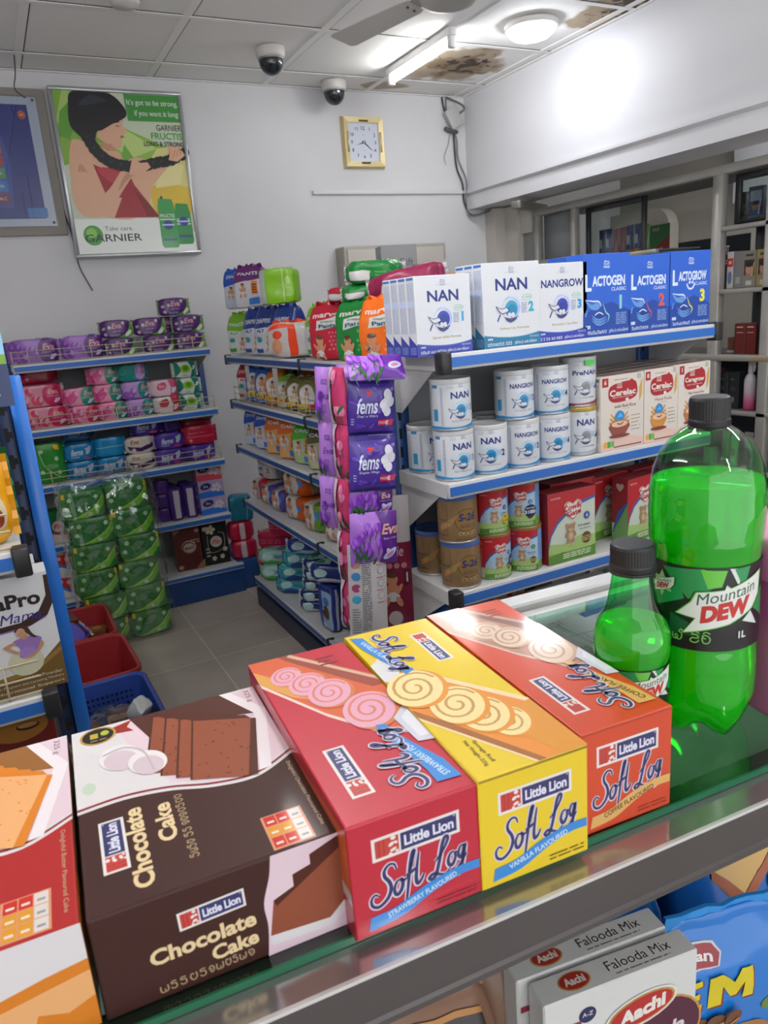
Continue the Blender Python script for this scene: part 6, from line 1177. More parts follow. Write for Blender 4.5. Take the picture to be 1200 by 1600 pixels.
a = Art(); a.rect(.008, .10, .062, .145, P('8f9ab4')); a.ell(.035, .075, .016, .022, P('a87a62')); a.ell(.035, .092, .016, .01, P('17171c')); a.poly([(.01, .0), (.06, 0), (.06, .05), (.035, .062), (.01, .05)], P('2a58a8')); a.poly([(.045, .03), (.052, .03), (.062, .11), (.056, .11)], P('b4c0d8'))
kb = gbox(.07, .03, .165, '1c2a58', a); CBp(kb, 2.505, 1.713, 'dark blue box with a portrait on the upper cabinet shelf', None, 3.315, -80); CBp(gbox(.05, .03, .15, '1a1c22', Art().lines(.01, .02, .04, .1, 8, P('6a6a60'))), 2.575, 1.713, 'thin black box beside the blue portrait box', None, 3.32, -65)
def dye(c, hair):
    a = Art(); a.rect(0, 0, .07, .165, P(c)); a.rect(.008, .05, .062, .125, P('3a2a24')); a.ell(.034, .082, .018, .026, P('a8806a')); a.ell(.034, .105, .02, .014, P(hair)); a.poly([(.01, .05), (.06, .05), (.05, .062), (.02, .062)], P('8f6a58')); a.rect(.015, .14, .055, .15, P('3a2f2a')); a.rect(.02, .01, .05, .03, P('b0b0ac')); a.poly([(.048, .05), (.054, .05), (.062, .11), (.058, .11)], P('c4a060')); return a
a = Art(); a.rect(0, .1, .034, .14, P('b8302a')); a.ell(.017, .05, .012, .03, P('5a6a94')); a.ell(.017, .12, .008, .008, P('d0b0a8'))
z = 1.4265; GD_ = 'hair colour boxes on the cabinet shelf'
for y, k, lab in ((2.58, gbox(.034, .05, .17, 'b9b4b4', a), 'narrow white and red box at the left of the hair colour boxes'), (2.535, gbox(.045, .05, .168, '6f6e6c', Art().rect(.01, .02, .035, .05, P('8f8f8c'))), 'plain grey narrow box beside the white and red one'), (2.475, gbox(.07, .05, .165, '77726a', dye('77726a', '1c1614')), 'grey hair colour box with a portrait'), (2.40, gbox(.07, .05, .165, '8f7f50', dye('8f7f50', '2a1c14')), 'gold hair colour box with a portrait'), (2.326, gbox(.07, .05, .165, '6a6664', dye('6a6664', '2a2220')), 'grey hair colour box with a portrait, right of the gold one'), (2.27, gbox(.03, .05, .165, 'b8963a', Art().rect(.0, .1, .03, .14, P('b8562a'))), 'yellow edged narrow box at the right end')): CBp(k, y, z, lab, GD_, 3.252)
z = 1.1158
a = Art().rect(.01, .1, .045, .104, P('b08a80')).rect(.01, .125, .045, .13, P('c4a89a')).rect(.0, 0, .004, .145, P('3a1414'))
kr = gbox(.056, .06, .145, '5f1f1c', a); CBp(kr, 2.50, z, 'dark red perfume box, left of two', None, 3.24); CBp(kr, 2.442, z, 'dark red perfume box, right of two', None, 3.24); CBp(gbox(.05, .08, .285, '26282c', Art().rect(.01, .13, .042, .15, P('c0c0c2')).rect(.0, .22, .02, .285, P('1a1b1f'))), 2.385, z, 'tall black box with a white sticker', None, 3.25); CBp(gbox(.08, .06, .075, '6a4434', Art().rect(0, 0, .08, .012, P('a9a9a8'))), 2.575, z, 'low brown box at the left of the red perfume boxes', None, 3.30)
z = .8465
a = Art(); a.text('HE', .03, .11, .035, P('a87a6a'), bold=.02, shear=.15); a.lines(.012, .06, .046, .085, 2, P('a05a50')); a.rect(.01, .02, .045, .03, P('8f4a40'))
CBp(gbox(.06, .05, .19, '7a231f', a), 2.655, z, 'red box with pale letters on the lower cabinet shelf', None, 3.255)
kd = gbox(.055, .05, .178, '1f2226', Art().rect(.012, .03, .032, .055, P('6f6f70')).rect(.01, .14, .03, .146, P('5f5f62')).lines(.012, .09, .04, .11, 2, P('4a4a4e')))
for y, x, lab in ((2.594, 3.255, 'black box right beside the red box'), (2.537, 3.26, 'black box left of the pink bottle'), (2.50, 3.40, 'black box behind the pink bottle'), (2.38, 3.26, 'black box right of the pink bottle')): CBp(kd, y, z, lab, 'black boxes on the lower cabinet shelf', x)
CBp(gbox(.03, .02, .035, 'b4b4b2'), 2.36, z, 'small white box at the right of the lower cabinet shelf', None, 3.225); CBp(gbox(.05, .03, .12, 'a9a7a4'), 2.73, z, 'pale box half hidden behind the honey cereal carton', None, 3.26)
# pink mist bottle
def ramp_z(stops, rough=.15, name='tinted_mist'):
    m = bpy.data.materials.new(name); m.use_nodes = True; t = m.node_tree; b = t.nodes['Principled BSDF']; tc = t.nodes.new('ShaderNodeTexCoord'); s = t.nodes.new('ShaderNodeSeparateXYZ'); r = t.nodes.new('ShaderNodeValToRGB')
    mr = t.nodes.new('ShaderNodeMapRange'); mr.inputs['From Max'].default_value = .19; t.links.new(tc.outputs['Object'], s.inputs[0]); t.links.new(s.outputs['Z'], mr.inputs['Value']); t.links.new(mr.outputs[0], r.inputs['Fac']); t.links.new(r.outputs['Color'], b.inputs['Base Color'])
    e = r.color_ramp.elements; e[0].position, e[0].color = stops[0][0], lin(stops[0][1]); e[1].position, e[1].color = stops[-1][0], lin(stops[-1][1])
    for p, c in stops[1:-1]: q = e.new(p); q.color = lin(c)
    b.inputs['Roughness'].default_value = rough; return m
t = empty('spray_bottle', (3.262, 2.445, z), R(-90), 'pink and clear spray mist bottle standing on the lower cabinet shelf', 'bottle')
mb = MB(); mb.lathe([(.030, 0), (.033, .004), (.033, .16), (.031, .175), (.022, .195), (.012, .205), (.012, .215)], ramp_z([(0, 'b0305f'), (.25, 'bf5f86'), (.55, 'b7a4b0'), (.9, 'b4b0b6')]), 28); mb.build('bottle_body', t)
mb = MB(); mb.lathe([(.013, .205), (.015, .207), (.015, .245), (.013, .249), (0, .249)], M('b9b4b8', .2), 20); mb.build('collar', t)
mb = MB(); mb.rbox(-.012, .026, -.010, .010, .246, .275, M('c4bfc4', .2), .004); mb.prism([(.018, .25), (.03, .246), (.024, .215), (.018, .215)], -.005, .005, M('c4bfc4', .2), 'y'); mb.build('trigger_head', t); t.scale = (.86,)*3
z = .5615; GW = 'white cream tubes on the lowest cabinet shelf'; TW_ = tube_kind('a9aba6', 'a9aba6', .17, .05, art=((.06, .1, '8a9a90'),)); TW2 = tube_kind('b4b6b0', 'b4b6b0', .15, .05, art=((.05, .09, '6a7a70'),))
for y, k, x, lab in ((2.585, TW_, 3.285, 'white cream tube, leftmost by the large bottle'), (2.545, TW_, 3.30, 'white cream tube, second by the large bottle'), (2.50, TW2, 3.24, 'shorter white cream tube in front'), (2.45, TW_, 3.28, 'white cream tube, fourth by the large bottle'), (2.41, TW2, 3.25, 'short white cream tube at the right end')): CBp(k, y, z, lab, GW, x)
mb = MB(); mb.lathe([(.022, 0), (.026, .003), (.026, .06), (.02, .07), (.015, .075), (.016, .076), (.016, .095), (0, .097)], M('8a3a3c', .25), 20); tag(mb.build('jar', None, (3.235, 2.43+.0, .8465-.285)), 'round red jar at the right end of the lowest cabinet shelf', 'jar')
# notices on the far wall
def notice(name, y0, y1, z0, z1, x, art, base, lab):
    w_, h = y0-y1, z1-z0; mb = MB(); mb.box(-w_/2, w_/2, -.002, 0, 0, h, P(base)); art.lay(mb, lambda u, v, e: (u-w_/2, -.002-e, v), .0005)
    return tag(mb.build(name, None, (x, (y0+y1)/2, z0), (0, 0, R(-90))), lab, 'poster')
w_, h = .24, .40; a = Art(); a.rect(0, .17, w_, h, P('8a2a28')); a.poly([(0, .3), (.1, .24), (.24, .33), (.24, h), (0, h)], P('2f6a38')); a.text('SALE', .12, .37, .02, P('b9b9a8'))
squig(a, .02, .23, .225, .04, P('c4b4b0'), seed=21); squig(a, .02, .23, .185, .028, P('c4b4b0'), seed=22); squig(a, .01, .23, .145, .02, P('5a6a5a'), seed=23); squig(a, .01, .14, .095, .05, P('a0303a'), seed=24); a.ell(.19, .09, .045, .05, P('5f7a68')); squig(a, .01, .2, .04, .025, P('3a4a3a'), seed=25)
notice('notice', 4.05, 3.81, 1.47, 1.87, 4.199, a, 'b4b2a4', 'red and green printed notice on the round cornered panel behind the cabinet')
def dkposter(w_, h, lab, y0, y1, z0, z1):
    a = Art(); a.poly([(.3*w_, .1*h), (.5*w_, .5*h), (.75*w_, .7*h), (.8*w_, .35*h), (.6*w_, .1*h)], P('2f5f8f')); a.poly([(.55*w_, .35*h), (.78*w_, .7*h), (.84*w_, .66*h), (.7*w_, .3*h)], P('6f9fc0')); a.text('FIT', .17*w_, .75*h, .16*h, P('b4b8bc'), w=.16*w_, bold=.03); a.lines(.08*w_, .5*h, .25*w_, .6*h, 2, P('a0a6aa'))
    notice('dark_poster', y0, y1, z0, z1, 4.299, a, '1b2028', lab)
dkposter(.33, .34, 'black and blue poster on the far wall behind the blue cartons', 3.87, 3.54, 1.40, 1.74); dkposter(.20, .34, 'part of a black and blue poster seen through the right cabinet bay', 3.47, 3.27, 1.40, 1.74)
tag(MB().rbox(-.002, .0, -.045, .045, 0, .13, M('2b323c', .5), .001).build('switch_plate', None, (4.199, 4.24, 1.64)), 'small dark plate on the panel beside the tubes', 'plate')
# ================================================================== near unit at the left edge
z = .8265
def gfront(w_, h):
    a = Art(); a.rect(0, 0, w_, h, P('d2d3d6')); a.poly([(w_, .72*h), (w_, .97*h), (.96*w_, .97*h), (.95*w_, .8*h), (.85*w_, .68*h), (.65*w_, .61*h), (.3*w_, .60*h), (0, .62*h), (0, .575*h), (.4*w_, .555*h), (.75*w_, .57*h), (.93*w_, .63*h)], P('3a2622'))
    a.poly([(.0, .575*h), (.4*w_, .555*h), (.75*w_, .57*h), (.93*w_, .63*h), (.9*w_, .61*h), (.7*w_, .555*h), (.3*w_, .54*h), (0, .56*h)], P('8a6ab0'))
    a.text('PediaPro', .46*w_, .80*h, .12*h, P('2f2422'), w=.86*w_, bold=.035); a.text('Mama', .66*w_, .66*h, .085*h, P('3a2f80'), w=.42*w_, shear=.3)
    a.poly([(0, 0), (w_, 0), (w_, .38*h), (.8*w_, .25*h), (.5*w_, .16*h), (0, .13*h)], P('6f5426')); a.poly([(0, .10*h), (w_*.7, .16*h), (w_, .3*h), (w_, .34*h), (.7*w_, .2*h), (0, .14*h)], P('8f7038'))
    x, y, s = .66*w_, .42*h, .17*w_        # seated woman in a lilac dress
    a.ell(x-.2*s, y-.15*h, .3*w_*.6, .12*h, P('c4c4a8')); a.poly([(x-.75*s, y+.3*s), (x-.2*s, y+.5*s), (x+.5*s, y+.5*s), (x+.95*s, y+.25*s), (x+.8*s, y-.1*s), (x+.6*s, y-.55*s), (x+.2*s, y-.95*s), (x-.5*s, y-.8*s), (x-.4*s, y-.2*s)], P('8f6fb0'), 4); a.ell(x, y-.55*s, .5*s, .38*s, P('9a7abc'))
    a.poly([(x-.7*s, y+.3*s), (x-1.25*s, y+.15*s), (x-1.3*s, y+.0*s), (x-.7*s, y-.5*s), (x-.5*s, y-.45*s), (x-.95*s, y+.0*s), (x-.6*s, y+.1*s)], P('b98a70'), 3); a.poly([(x+.9*s, y+.1*s), (x+1.0*s, y-.3*s), (x+.3*s, y-.9*s), (x-.2*s, y-.95*s), (x-.1*s, y-.8*s), (x+.4*s, y-.65*s), (x+.75*s, y-.2*s)], P('b98a70'), 3)
    a.ell(x-.02*s, y+.55*s, .2*s, .2*s, P('b98a70')); a.poly([(x-.55*s, y+.95*s), (x-.3*s, y+1.25*s), (x+.1*s, y+1.3*s), (x+.3*s, y+1.1*s), (x+.45*s, y+.7*s), (x+.7*s, y+.35*s), (x+.45*s, y+.4*s), (x+.2*s, y+.7*s), (x-.1*s, y+1.0*s)], P('4a3024'), 3); a.ell(x-.18*s, y+.85*s, .27*s, .32*s, P('c0937a'), -.2)
    a.ell(x-.25*s, y+.8*s, .05*s, .02*s, P('5a3024'), 0, 8); a.ell(x-.1*s, y+.88*s, .05*s, .02*s, P('5a3024'), 0, 8); a.ell(x-.25*s, y+.67*s, .06*s, .02*s, P('9a4a44'), 0, 8)
    for k in range(3): a.text(('Formulated Milk Powder', 'For Pregnant and Lactating Mothers', 'Nutritional Support')[k], .62*w_, (.125-.045*k)*h, .028*h, P('c9c4bc'), w=.7*w_)
    return a
kp2 = carton('white_milk_carton', 'carton', .165, .065, .222, P('d2d3d6'), {'front': gfront(.165, .222)}); put(kp2, (-.060, 1.43, z), 0, 'large white milk carton with a woman in a lilac dress, at the left edge', 'cartons on the near unit'); put(kp2, (-.075, 1.505, z), 0, 'white milk carton right behind the one with the lilac dress', 'cartons on the near unit')
put(softpack('foil_pack', 'pack', .10, .05, .20, M('8f9094', .25, .6), {}, N=10, n=6, wr=.01, seed=131, top=.5), (-.055, 1.60, z), R(10), 'crumpled silver foil pack behind the white cartons')
a = Art(); a.rect(0, 0, .16, .07, P('1f2f5c')); a.poly([(0, .11), (.16, .085), (.16, .07), (0, .07)], P('6f9a2c')); a.poly([(0, .105), (.16, .2), (0, .2)], P('7fb4d8')); a.ell(.128, .092, .022, .024, P('c4652a')); a.ell(.128, .092, .018, .02, P('c9c4c0'))
for q in ((-.006, .006), (.006, .006), (0, -.006)): a.ell(.128+q[0], .092+q[1], .005, .006, P('4a2a1c'))
a.text('weight', .125, .045, .010, P('b4bccc')); a.text('500g', .125, .025, .016, P('c4c9d4'))
put(carton('blue_carton', 'carton', .16, .06, .175, P('8fbfe0'), {'front': a}), (-.052, 1.43, 1.3465), R(0), 'blue and green carton with an orange ring at the left edge, top shelf', 'cartons on the near unit')
def pouch(c, c2, seed, art=None):
    w_, d, h = .13, .06, .17; a = Art(); a.rect(0, 0, w_, .4*h, F(c2)); a.ell(.8*w_, .35*h, .03, .035, F('c9b9a0')); a.ell(.8*w_, .3*h, .018, .02, F('7a3a24')); a.rect(.1*w_, .6*h, .9*w_, .64*h, F('e0c870')); 
    return softpack('snack_pouch', 'pouch', w_, d, h, F(c), {'front': a}, seal_mesh(w_, d, h, F(c)), N=10, n=5, top=.8, bot=.5, wr=.006, seed=seed)
ky = pouch('c9962a', 'c9a23a', 140); kg = pouch('245a34', '2f6a38', 141)
put(ky, (-.075, 1.45, 1.1015), R(5), 'yellow snack pouch at the left edge on the near unit', 'pouches on the near unit'); put(kg, (-.06, 1.53, 1.1015), R(20), 'green snack pouch behind the yellow one on the near unit', 'pouches on the near unit'); put(ky, (-.16, 1.55, 1.1015), R(-5), 'yellow snack pouch at the back of the near unit', 'pouches on the near unit')
a = Art(); a.ell(.10, .10, .05, .028, P('a06a24')); a.ell(.115, .10, .02, .008, P('3a1410')); a.ell(.115, .102, .017, .005, P('b08a4a')); a.rect(0, .0, .16, .03, P('4a1412'))
kk = carton('red_carton', 'carton', .16, .12, .11, P('6a1a14'), {'front': a})
for n in range(2): put(kk, (-.095, 1.43, .5515+.1105*n), 0, 'dark red and gold carton on the near unit, %s' % ('lower of two', 'upper of two')[n], 'red cartons on the near unit')
# ================================================================== baskets on the floor
def basket(col, holes, name='basket'):
    """rectangular tapered basket, origin on the floor at its centre"""
    m = M(col, .4); W, L, H = .165, .195, .25; n = 6
    def ring_(k, inset, z):
        w_, l = W*k-inset, L*k-inset; r = .045*k; o = []
        for (sx, sy, a0) in ((1, 1, 0), (-1, 1, 90), (-1, -1, 180), (1, -1, 270)):
            for q in range(n+1): a_ = R(a0+90*q/n); o.append((sx*(w_-r)+r*math.cos(a_), sy*(l-r)+r*math.sin(a_), z))
        return o
    prof = [(.80, 0, .0), (.82, 0, .004), (1.0, 0, H-.02), (1.05, 0, H-.018), (1.06, 0, H), (1.03, 0, H+.004), (1.0, .004, H-.003), (.82, .004, .008)]
    v = []; f = []; N = 4*(n+1)
    for p in prof: v += ring_(*p)
    for i in range(len(prof)-1):
        for k in range(N): f.append((i*N+k, i*N+(k+1) % N, (i+1)*N+(k+1) % N, (i+1)*N+k))
    f += [tuple(range(N-1, -1, -1)), tuple((len(prof)-1)*N+k for k in range(N))]
    mb = MB(); mb.add(v, f, m, False)
    if holes:
        dk_ = M('0b1430', .6)
        for row in range(6):
            z0 = .09+.02*row; kx = .82+.18*z0/H
            for i in range(15):
                x = -.115+.0165*i
                for s in (-1, 1): mb.box(x-.004, x+.004, s*(L*kx-.0045)-.0008, s*(L*kx-.0045)+.0008, z0, z0+.009, dk_); mb.box(x-.004, x+.004, s*(L*kx+.0012)-.0008, s*(L*kx+.0012)+.0008, z0, z0+.009, dk_)
                if i < 13: mb.box(W*kx-.0052, W*kx-.0036, x+.01, x+.018, z0, z0+.009, dk_); mb.box(W*kx+.0004, W*kx+.002, x+.01, x+.018, z0, z0+.009, dk_)
    hb = MB(); 
    for s in (-1, 1): hb.tube([(-.06, s*(L*1.06), H-.01), (-.055, s*(L*1.065), H-.004), (.055, s*(L*1.065), H-.004), (.06, s*(L*1.06), H-.01)], .005, m, 6)
    return Kind(name, 'basket', [('tub', mb.mesh('tub'), None), ('grip', hb.mesh('grip'), None)])
KR, KB = basket('8f1f24', False), basket('22408f', True)
put(KR, (.10, 3.305, .001), 0, 'dark red basket farthest back, holding a purple packet', 'baskets on the floor'); put(KR, (.118, 2.885, .001), R(2), 'dark red basket in the middle, nearly empty', 'baskets on the floor'); put(KB, (.125, 2.465, .001), R(1), 'blue perforated basket nearest the counter', 'baskets on the floor')
zb = .0095
kpz = softpack('sachet_packet', 'packet', .21, .05, .10, F('5f5aa4'), {'front': Art().poly([(.0, 0), (.06, 0), (.04, .1), (0, .1)], F('45245a')).poly([(.16, 0), (.21, 0), (.21, .1), (.18, .1)], F('45245a')).lines(.07, .04, .14, .065, 1, F('3a6ab0'))}, seal_mesh(.21, .05, .10, F('b4b4bc')), N=10, n=5, ends=.6, wr=.005, seed=150)
k0 = carton('snack_carton', 'carton', .16, .11, .13, P('5a2a1c'), {'front': Art().rect(.02, .03, .14, .1, P('8f6a2c'))}); put(k0, (.06, 3.30, zb), R(8), 'brown carton at the bottom of the far red basket'); put(k0, (.06, 3.30, zb+.131), R(8), 'brown carton under the purple packet'); 
k1_ = carton('snack_carton', 'carton', .11, .07, .15, P('a89a7c'), {'front': Art().rect(0, .02, .11, .12, P('8f4a3a')), 'top': Art().rect(.0, 0, .045, .07, P('5f8f3a')).rect(.05, .01, .11, .06, P('b08a7a'))}); put(k1_, (.205, 3.24, zb), R(25), 'pink and green carton standing in the far red basket')
put(kpz, (.115, 3.20, zb+.20), R(40), 'purple and blue shiny packet lying in the far red basket', None, R(-50), 0)
k2_ = carton('snack_carton', 'carton', .12, .08, .16, P('7a4a24'), {'top': Art().ell(.04, .04, .02, .015, P('a05a2a')).ell(.08, .05, .02, .015, P('a88a3a')).rect(.0, 0, .12, .012, P('6a2a1c'))}); put(k2_, (.185, 3.38, zb), R(-10), 'brown and orange carton at the back of the far red basket')
k3_ = carton('snack_carton', 'carton', .07, .03, .10, P('b0752a'), {'front': Art().rect(0, .03, .07, .06, P('6a2418'))}); put(k3_, (.13, 2.84, zb), R(30), 'small orange carton at the bottom of the middle red basket')
a = Art(); a.rect(0, 0, .12, .16, P('7a2a1a')); a.rect(0, .14, .12, .16, P('b08a68')); a.ell(.06, .08, .04, .045, P('a8752a')); a.ell(.05, .09, .02, .02, P('b89a5a')); a.ell(.09, .12, .015, .012, P('4a5a2a')); a.rect(.0, 0, .008, .14, P('b08a68')); a.rect(.112, 0, .12, .14, P('b08a68'))
kc = carton('biscuit_carton', 'carton', .12, .05, .16, P('6a2418'), {'front': a})
put(kc, (.19, 2.44, zb+.045), R(-6), 'red brown biscuit carton standing in the blue basket', None, R(-6)); put(kc, (.05, 2.49, zb+.0), R(6), 'red brown biscuit carton lower in the blue basket'); a = Art(); a.rect(0, 0, .1, .16, P('a8805a')); a.rect(.06, .03, .08, .14, P('8f2a22')); a.rect(.09, .0, .1, .14, P('b4b0b0')); put(carton('biscuit_carton', 'carton', .10, .05, .16, P('8f1f1c'), {'front': a}), (.05, 2.36, zb+.0), R(-10), 'tan and red biscuit carton at the left of the blue basket')
kwb = softpack('carrier_bag', 'bag', .20, .16, .17, M('a9a9a6', .4), {}, N=14, n=3, wr=.02, seed=160, top=.3); put(kwb, (.125, 2.335, zb), R(10), 'crumpled whitish plastic bag in the front of the blue basket')
kwc = softpack('paper_cup', 'cup', .06, .06, .075, M('b4b6b8', .4), {}, N=10, n=7, wr=.012, seed=161); put(kwc, (.232, 2.37, .20), R(30), 'small white crumpled cup in the blue basket corner', None, R(30)); 
kcf = softpack('film_wrap', 'wrap', .18, .16, .05, clear('dfe4e6', .10, .05, 'film'), {}, N=18, n=3, wr=.022, seed=162); put(kcf, (.17, 2.37, .175), R(20), 'clear crinkled film lying over the blue basket contents')
# ================================================================== glass counter (local frame: x along the front edge, y away from the customer)
TH = R(-4.0); CT = 1.06
CN = empty('glass_counter', (.169, .352, 0), TH, 'glass topped shop counter with a brushed metal front rail', 'counter')
def cw(x, y, z=CT):      # counter frame -> room
    return (.169+x*math.cos(TH)-y*math.sin(TH), .352+x*math.sin(TH)+y*math.cos(TH), z)
RAIL = noisy('4a4544', '545050', 3, .42, .3, .7, 0, 'brushed_rail', metal=.3); RTOP = M('a9a8a8', .16, .75); GRN = M('1f6a4a', .12, 0, .6)
mb = MB(); mb.rbox(-1.5, 1.4, -.001, .045, 1.016, 1.0525, RAIL, .001, 1, smooth=False); mb.rbox(-1.5, 1.4, .0, .05, 1.0515, 1.0535, RTOP, .0008, 1, smooth=False); mb.rbox(-1.5, 1.4, -.003, .01, 1.0095, 1.018, RAIL, .002, 1, smooth=False); mb.build('front_rail', CN); mb = MB(); mb.box(-1.5, 1.4, -.0016, .0012, 1.0512, 1.0540, M('d4d4d4', .25, .3)); tag(mb.build('edge_highlight', CN), 'painted highlight along the rail edge')  # thin pale strip paints the highlight on the rail's front edge
GL = clear('c9e2d6', .03, .004, 'counter_glass')
mb = MB(); mb.box(-1.5, 1.4, .0275, .395, 1.0540, 1.0598, GL); g = mb.build('glass_top', CN)
mb = MB(); mb.box(-1.5, 1.4, .0255, .0275, 1.0542, 1.0598, GRN); mb.build('glass_edge', g)
WR_ = M('b9babb', .3); mb = MB(); mb.rbox(.16, 1.4, .385, .425, 1.02, 1.0535, WR_, .002, 1, smooth=False); mb.rbox(.16, 1.4, .425, .458, .97, 1.064, WR_, .003, 1, smooth=False); mb.build('back_rail', CN)
GRY = noisy('85868a', '96979a', 6, .4, .35, .65, 0, 'steel_plate', metal=.3)
mb = MB(); mb.box(-1.5, 1.4, .22, .385, .955, .96, GRY); 
for y in (.22, .30): mb.box(-1.5, 1.4, y-.002, y+.002, .96, .968, M('b4b5b6', .3))
for x in (.50, .82): mb.box(x-.002, x+.002, .22, .385, .96, .966, M('6f7073', .4))
mb.build('inner_shelf', CN)
mb = MB(); mb.box(-1.5, 1.4, .385, .39, .25, 1.02, M('9c9da0', .4)); mb.build('back_panel', CN)
mb = MB(); mb.box(.22, 1.4, .055, .22, .985, .992, M('a09a8c', .5)); mb.build('tray', CN)
mb = MB(); mb.box(-1.5, 1.4, .012, .385, .690, .698, M('8f8d8a', .4)); mb.build('lower_shelf', CN)
mb = MB(); mb.box(-1.5, 1.4, -.0, .46, .0, .12, M('4a4645', .5)); mb.box(-1.5, 1.4, -.0, .02, .12, .66, M('5a5554', .5)); mb.build('base', CN)
for x in (-1.49, 1.37): mb = MB(); mb.rbox(x, x+.03, .0, .03, .66, 1.012, RAIL, .002, 1); mb.build('corner_post', CN)
for x in (-1.495, 1.38): mb = MB(); mb.box(x, x+.01, .03, .385, .12, 1.02, M('77787a', .4)); mb.build('end_panel', CN)
# ---- cake boxes
GLOSS[:] = [.75, .4, .4]
NV = P('25265f'); LT = P('c9c4d4'); LRED = P('b8342c'); LWH = P('d9d4d2')
def little_lion(w_, h):
    a = Art(); a.rect(0, 0, w_, h, LWH); b = .035*w_; a.rect(b, b, w_*.30, h-b, LRED); a.rect(.32*w_, b, w_-b, h-b, NV)
    for k in range(2): a.rect((.075+.055*k)*w_, b, (.085+.055*k)*w_, h-b, P('8f1f1c'))
    for (x, y, rx, ry, q) in ((.24, .80, .03, .09, 0), (.215, .55, .035, .08, .5), (.265, .58, .025, .06, -.4), (.235, .30, .04, .07, .3), (.20, .16, .02, .05, 0), (.275, .2, .02, .06, 0)): a.ell(x*w_, y*h, rx*w_, ry*h, LWH, q, 9)
    a.text('Little Lion', .645*w_, .5*h, .46*h, P('d4d4e4'), w=.57*w_, bold=.03, space=.95); a.ell(.94*w_, .82*h, .012*w_, .012*w_, P('a9a9c4'), 0, 8)
    return a
SOFT = [[(.80, .80), (.74, .95), (.58, .99), (.44, .88), (.44, .72), (.56, .54), (.60, .34), (.48, .12), (.22, .0), (.02, .08), (-.02, .26), (.10, .36), (.22, .28)],
        [(.92, .46), (.80, .46), (.70, .30), (.72, .14), (.82, .10), (.94, .24), (.96, .42), (.90, .46), (1.02, .40), (1.12, .44)],
        [(1.10, .42), (1.22, .62), (1.34, .94), (1.38, 1.06), (1.32, 1.02), (1.22, .70), (1.14, .30), (1.06, -.08), (1.00, -.20)], [(1.08, .50), (1.24, .53), (1.46, .60)],
        [(1.52, .98), (1.44, .66), (1.38, .30), (1.42, .14), (1.54, .20), (1.64, .34)],
        [(2.00, .50), (2.16, .60), (2.36, .80), (2.46, .98), (2.38, 1.05), (2.27, .90), (2.16, .52), (2.03, .18), (1.90, .05), (1.79, .12), (1.92, .19), (2.14, .09), (2.32, .04), (2.48, .14)],
        [(2.62, .54), (2.50, .52), (2.42, .36), (2.46, .22), (2.56, .20), (2.66, .36), (2.66, .50), (2.76, .46)],
        [(2.96, .60), (2.84, .60), (2.76, .44), (2.80, .30), (2.90, .34), (2.98, .60), (2.92, .30), (2.82, -.04), (2.70, -.12), (2.66, .0), (2.80, .12), (3.04, .34)]]
def soft_log(w_, h, rise=.0, dark=None, light=None, th=.058):
    """hand-lettered script, w_ wide"""
    a = Art(); s = w_/3.1; sy = h/1.1
    f = lambda p: (p[0]*s, p[1]*sy+rise*p[0]*s)
    for wd, m in ((th*1.9, light or LT), (th, dark or NV)):
        for st in SOFT: a.stroke([f(p) for p in st], wd*s*2.0, m, 6, wd*s*.9)
    return a
def place(a, b, x, y, rot=0, sc=1):
    c, s = math.cos(rot), math.sin(rot); return a.merge(b, lambda p: (x+(p[0]*c-p[1]*s)*sc, y+(p[0]*s+p[1]*c)*sc))
def swirl(a, x, y, r, ry, outer, cream, line, rot=0):
    a.ell(x+.10*r, y-.10*r, r*1.03, ry*1.03, P(outer), rot, 28); a.ell(x, y, r*.97, ry*.97, P(cream), rot, 28)
    pts = []
    for k in range(34): t = k/33; an = t*4.3*PI+.6; q = .88-.76*t; ex, ey = q*r*math.cos(an), q*ry*math.sin(an); pts.append((x+ex*math.cos(rot)-ey*math.sin(rot), y+ex*math.sin(rot)+ey*math.cos(rot)))
    a.stroke(pts, .11*r, P(line), 1)
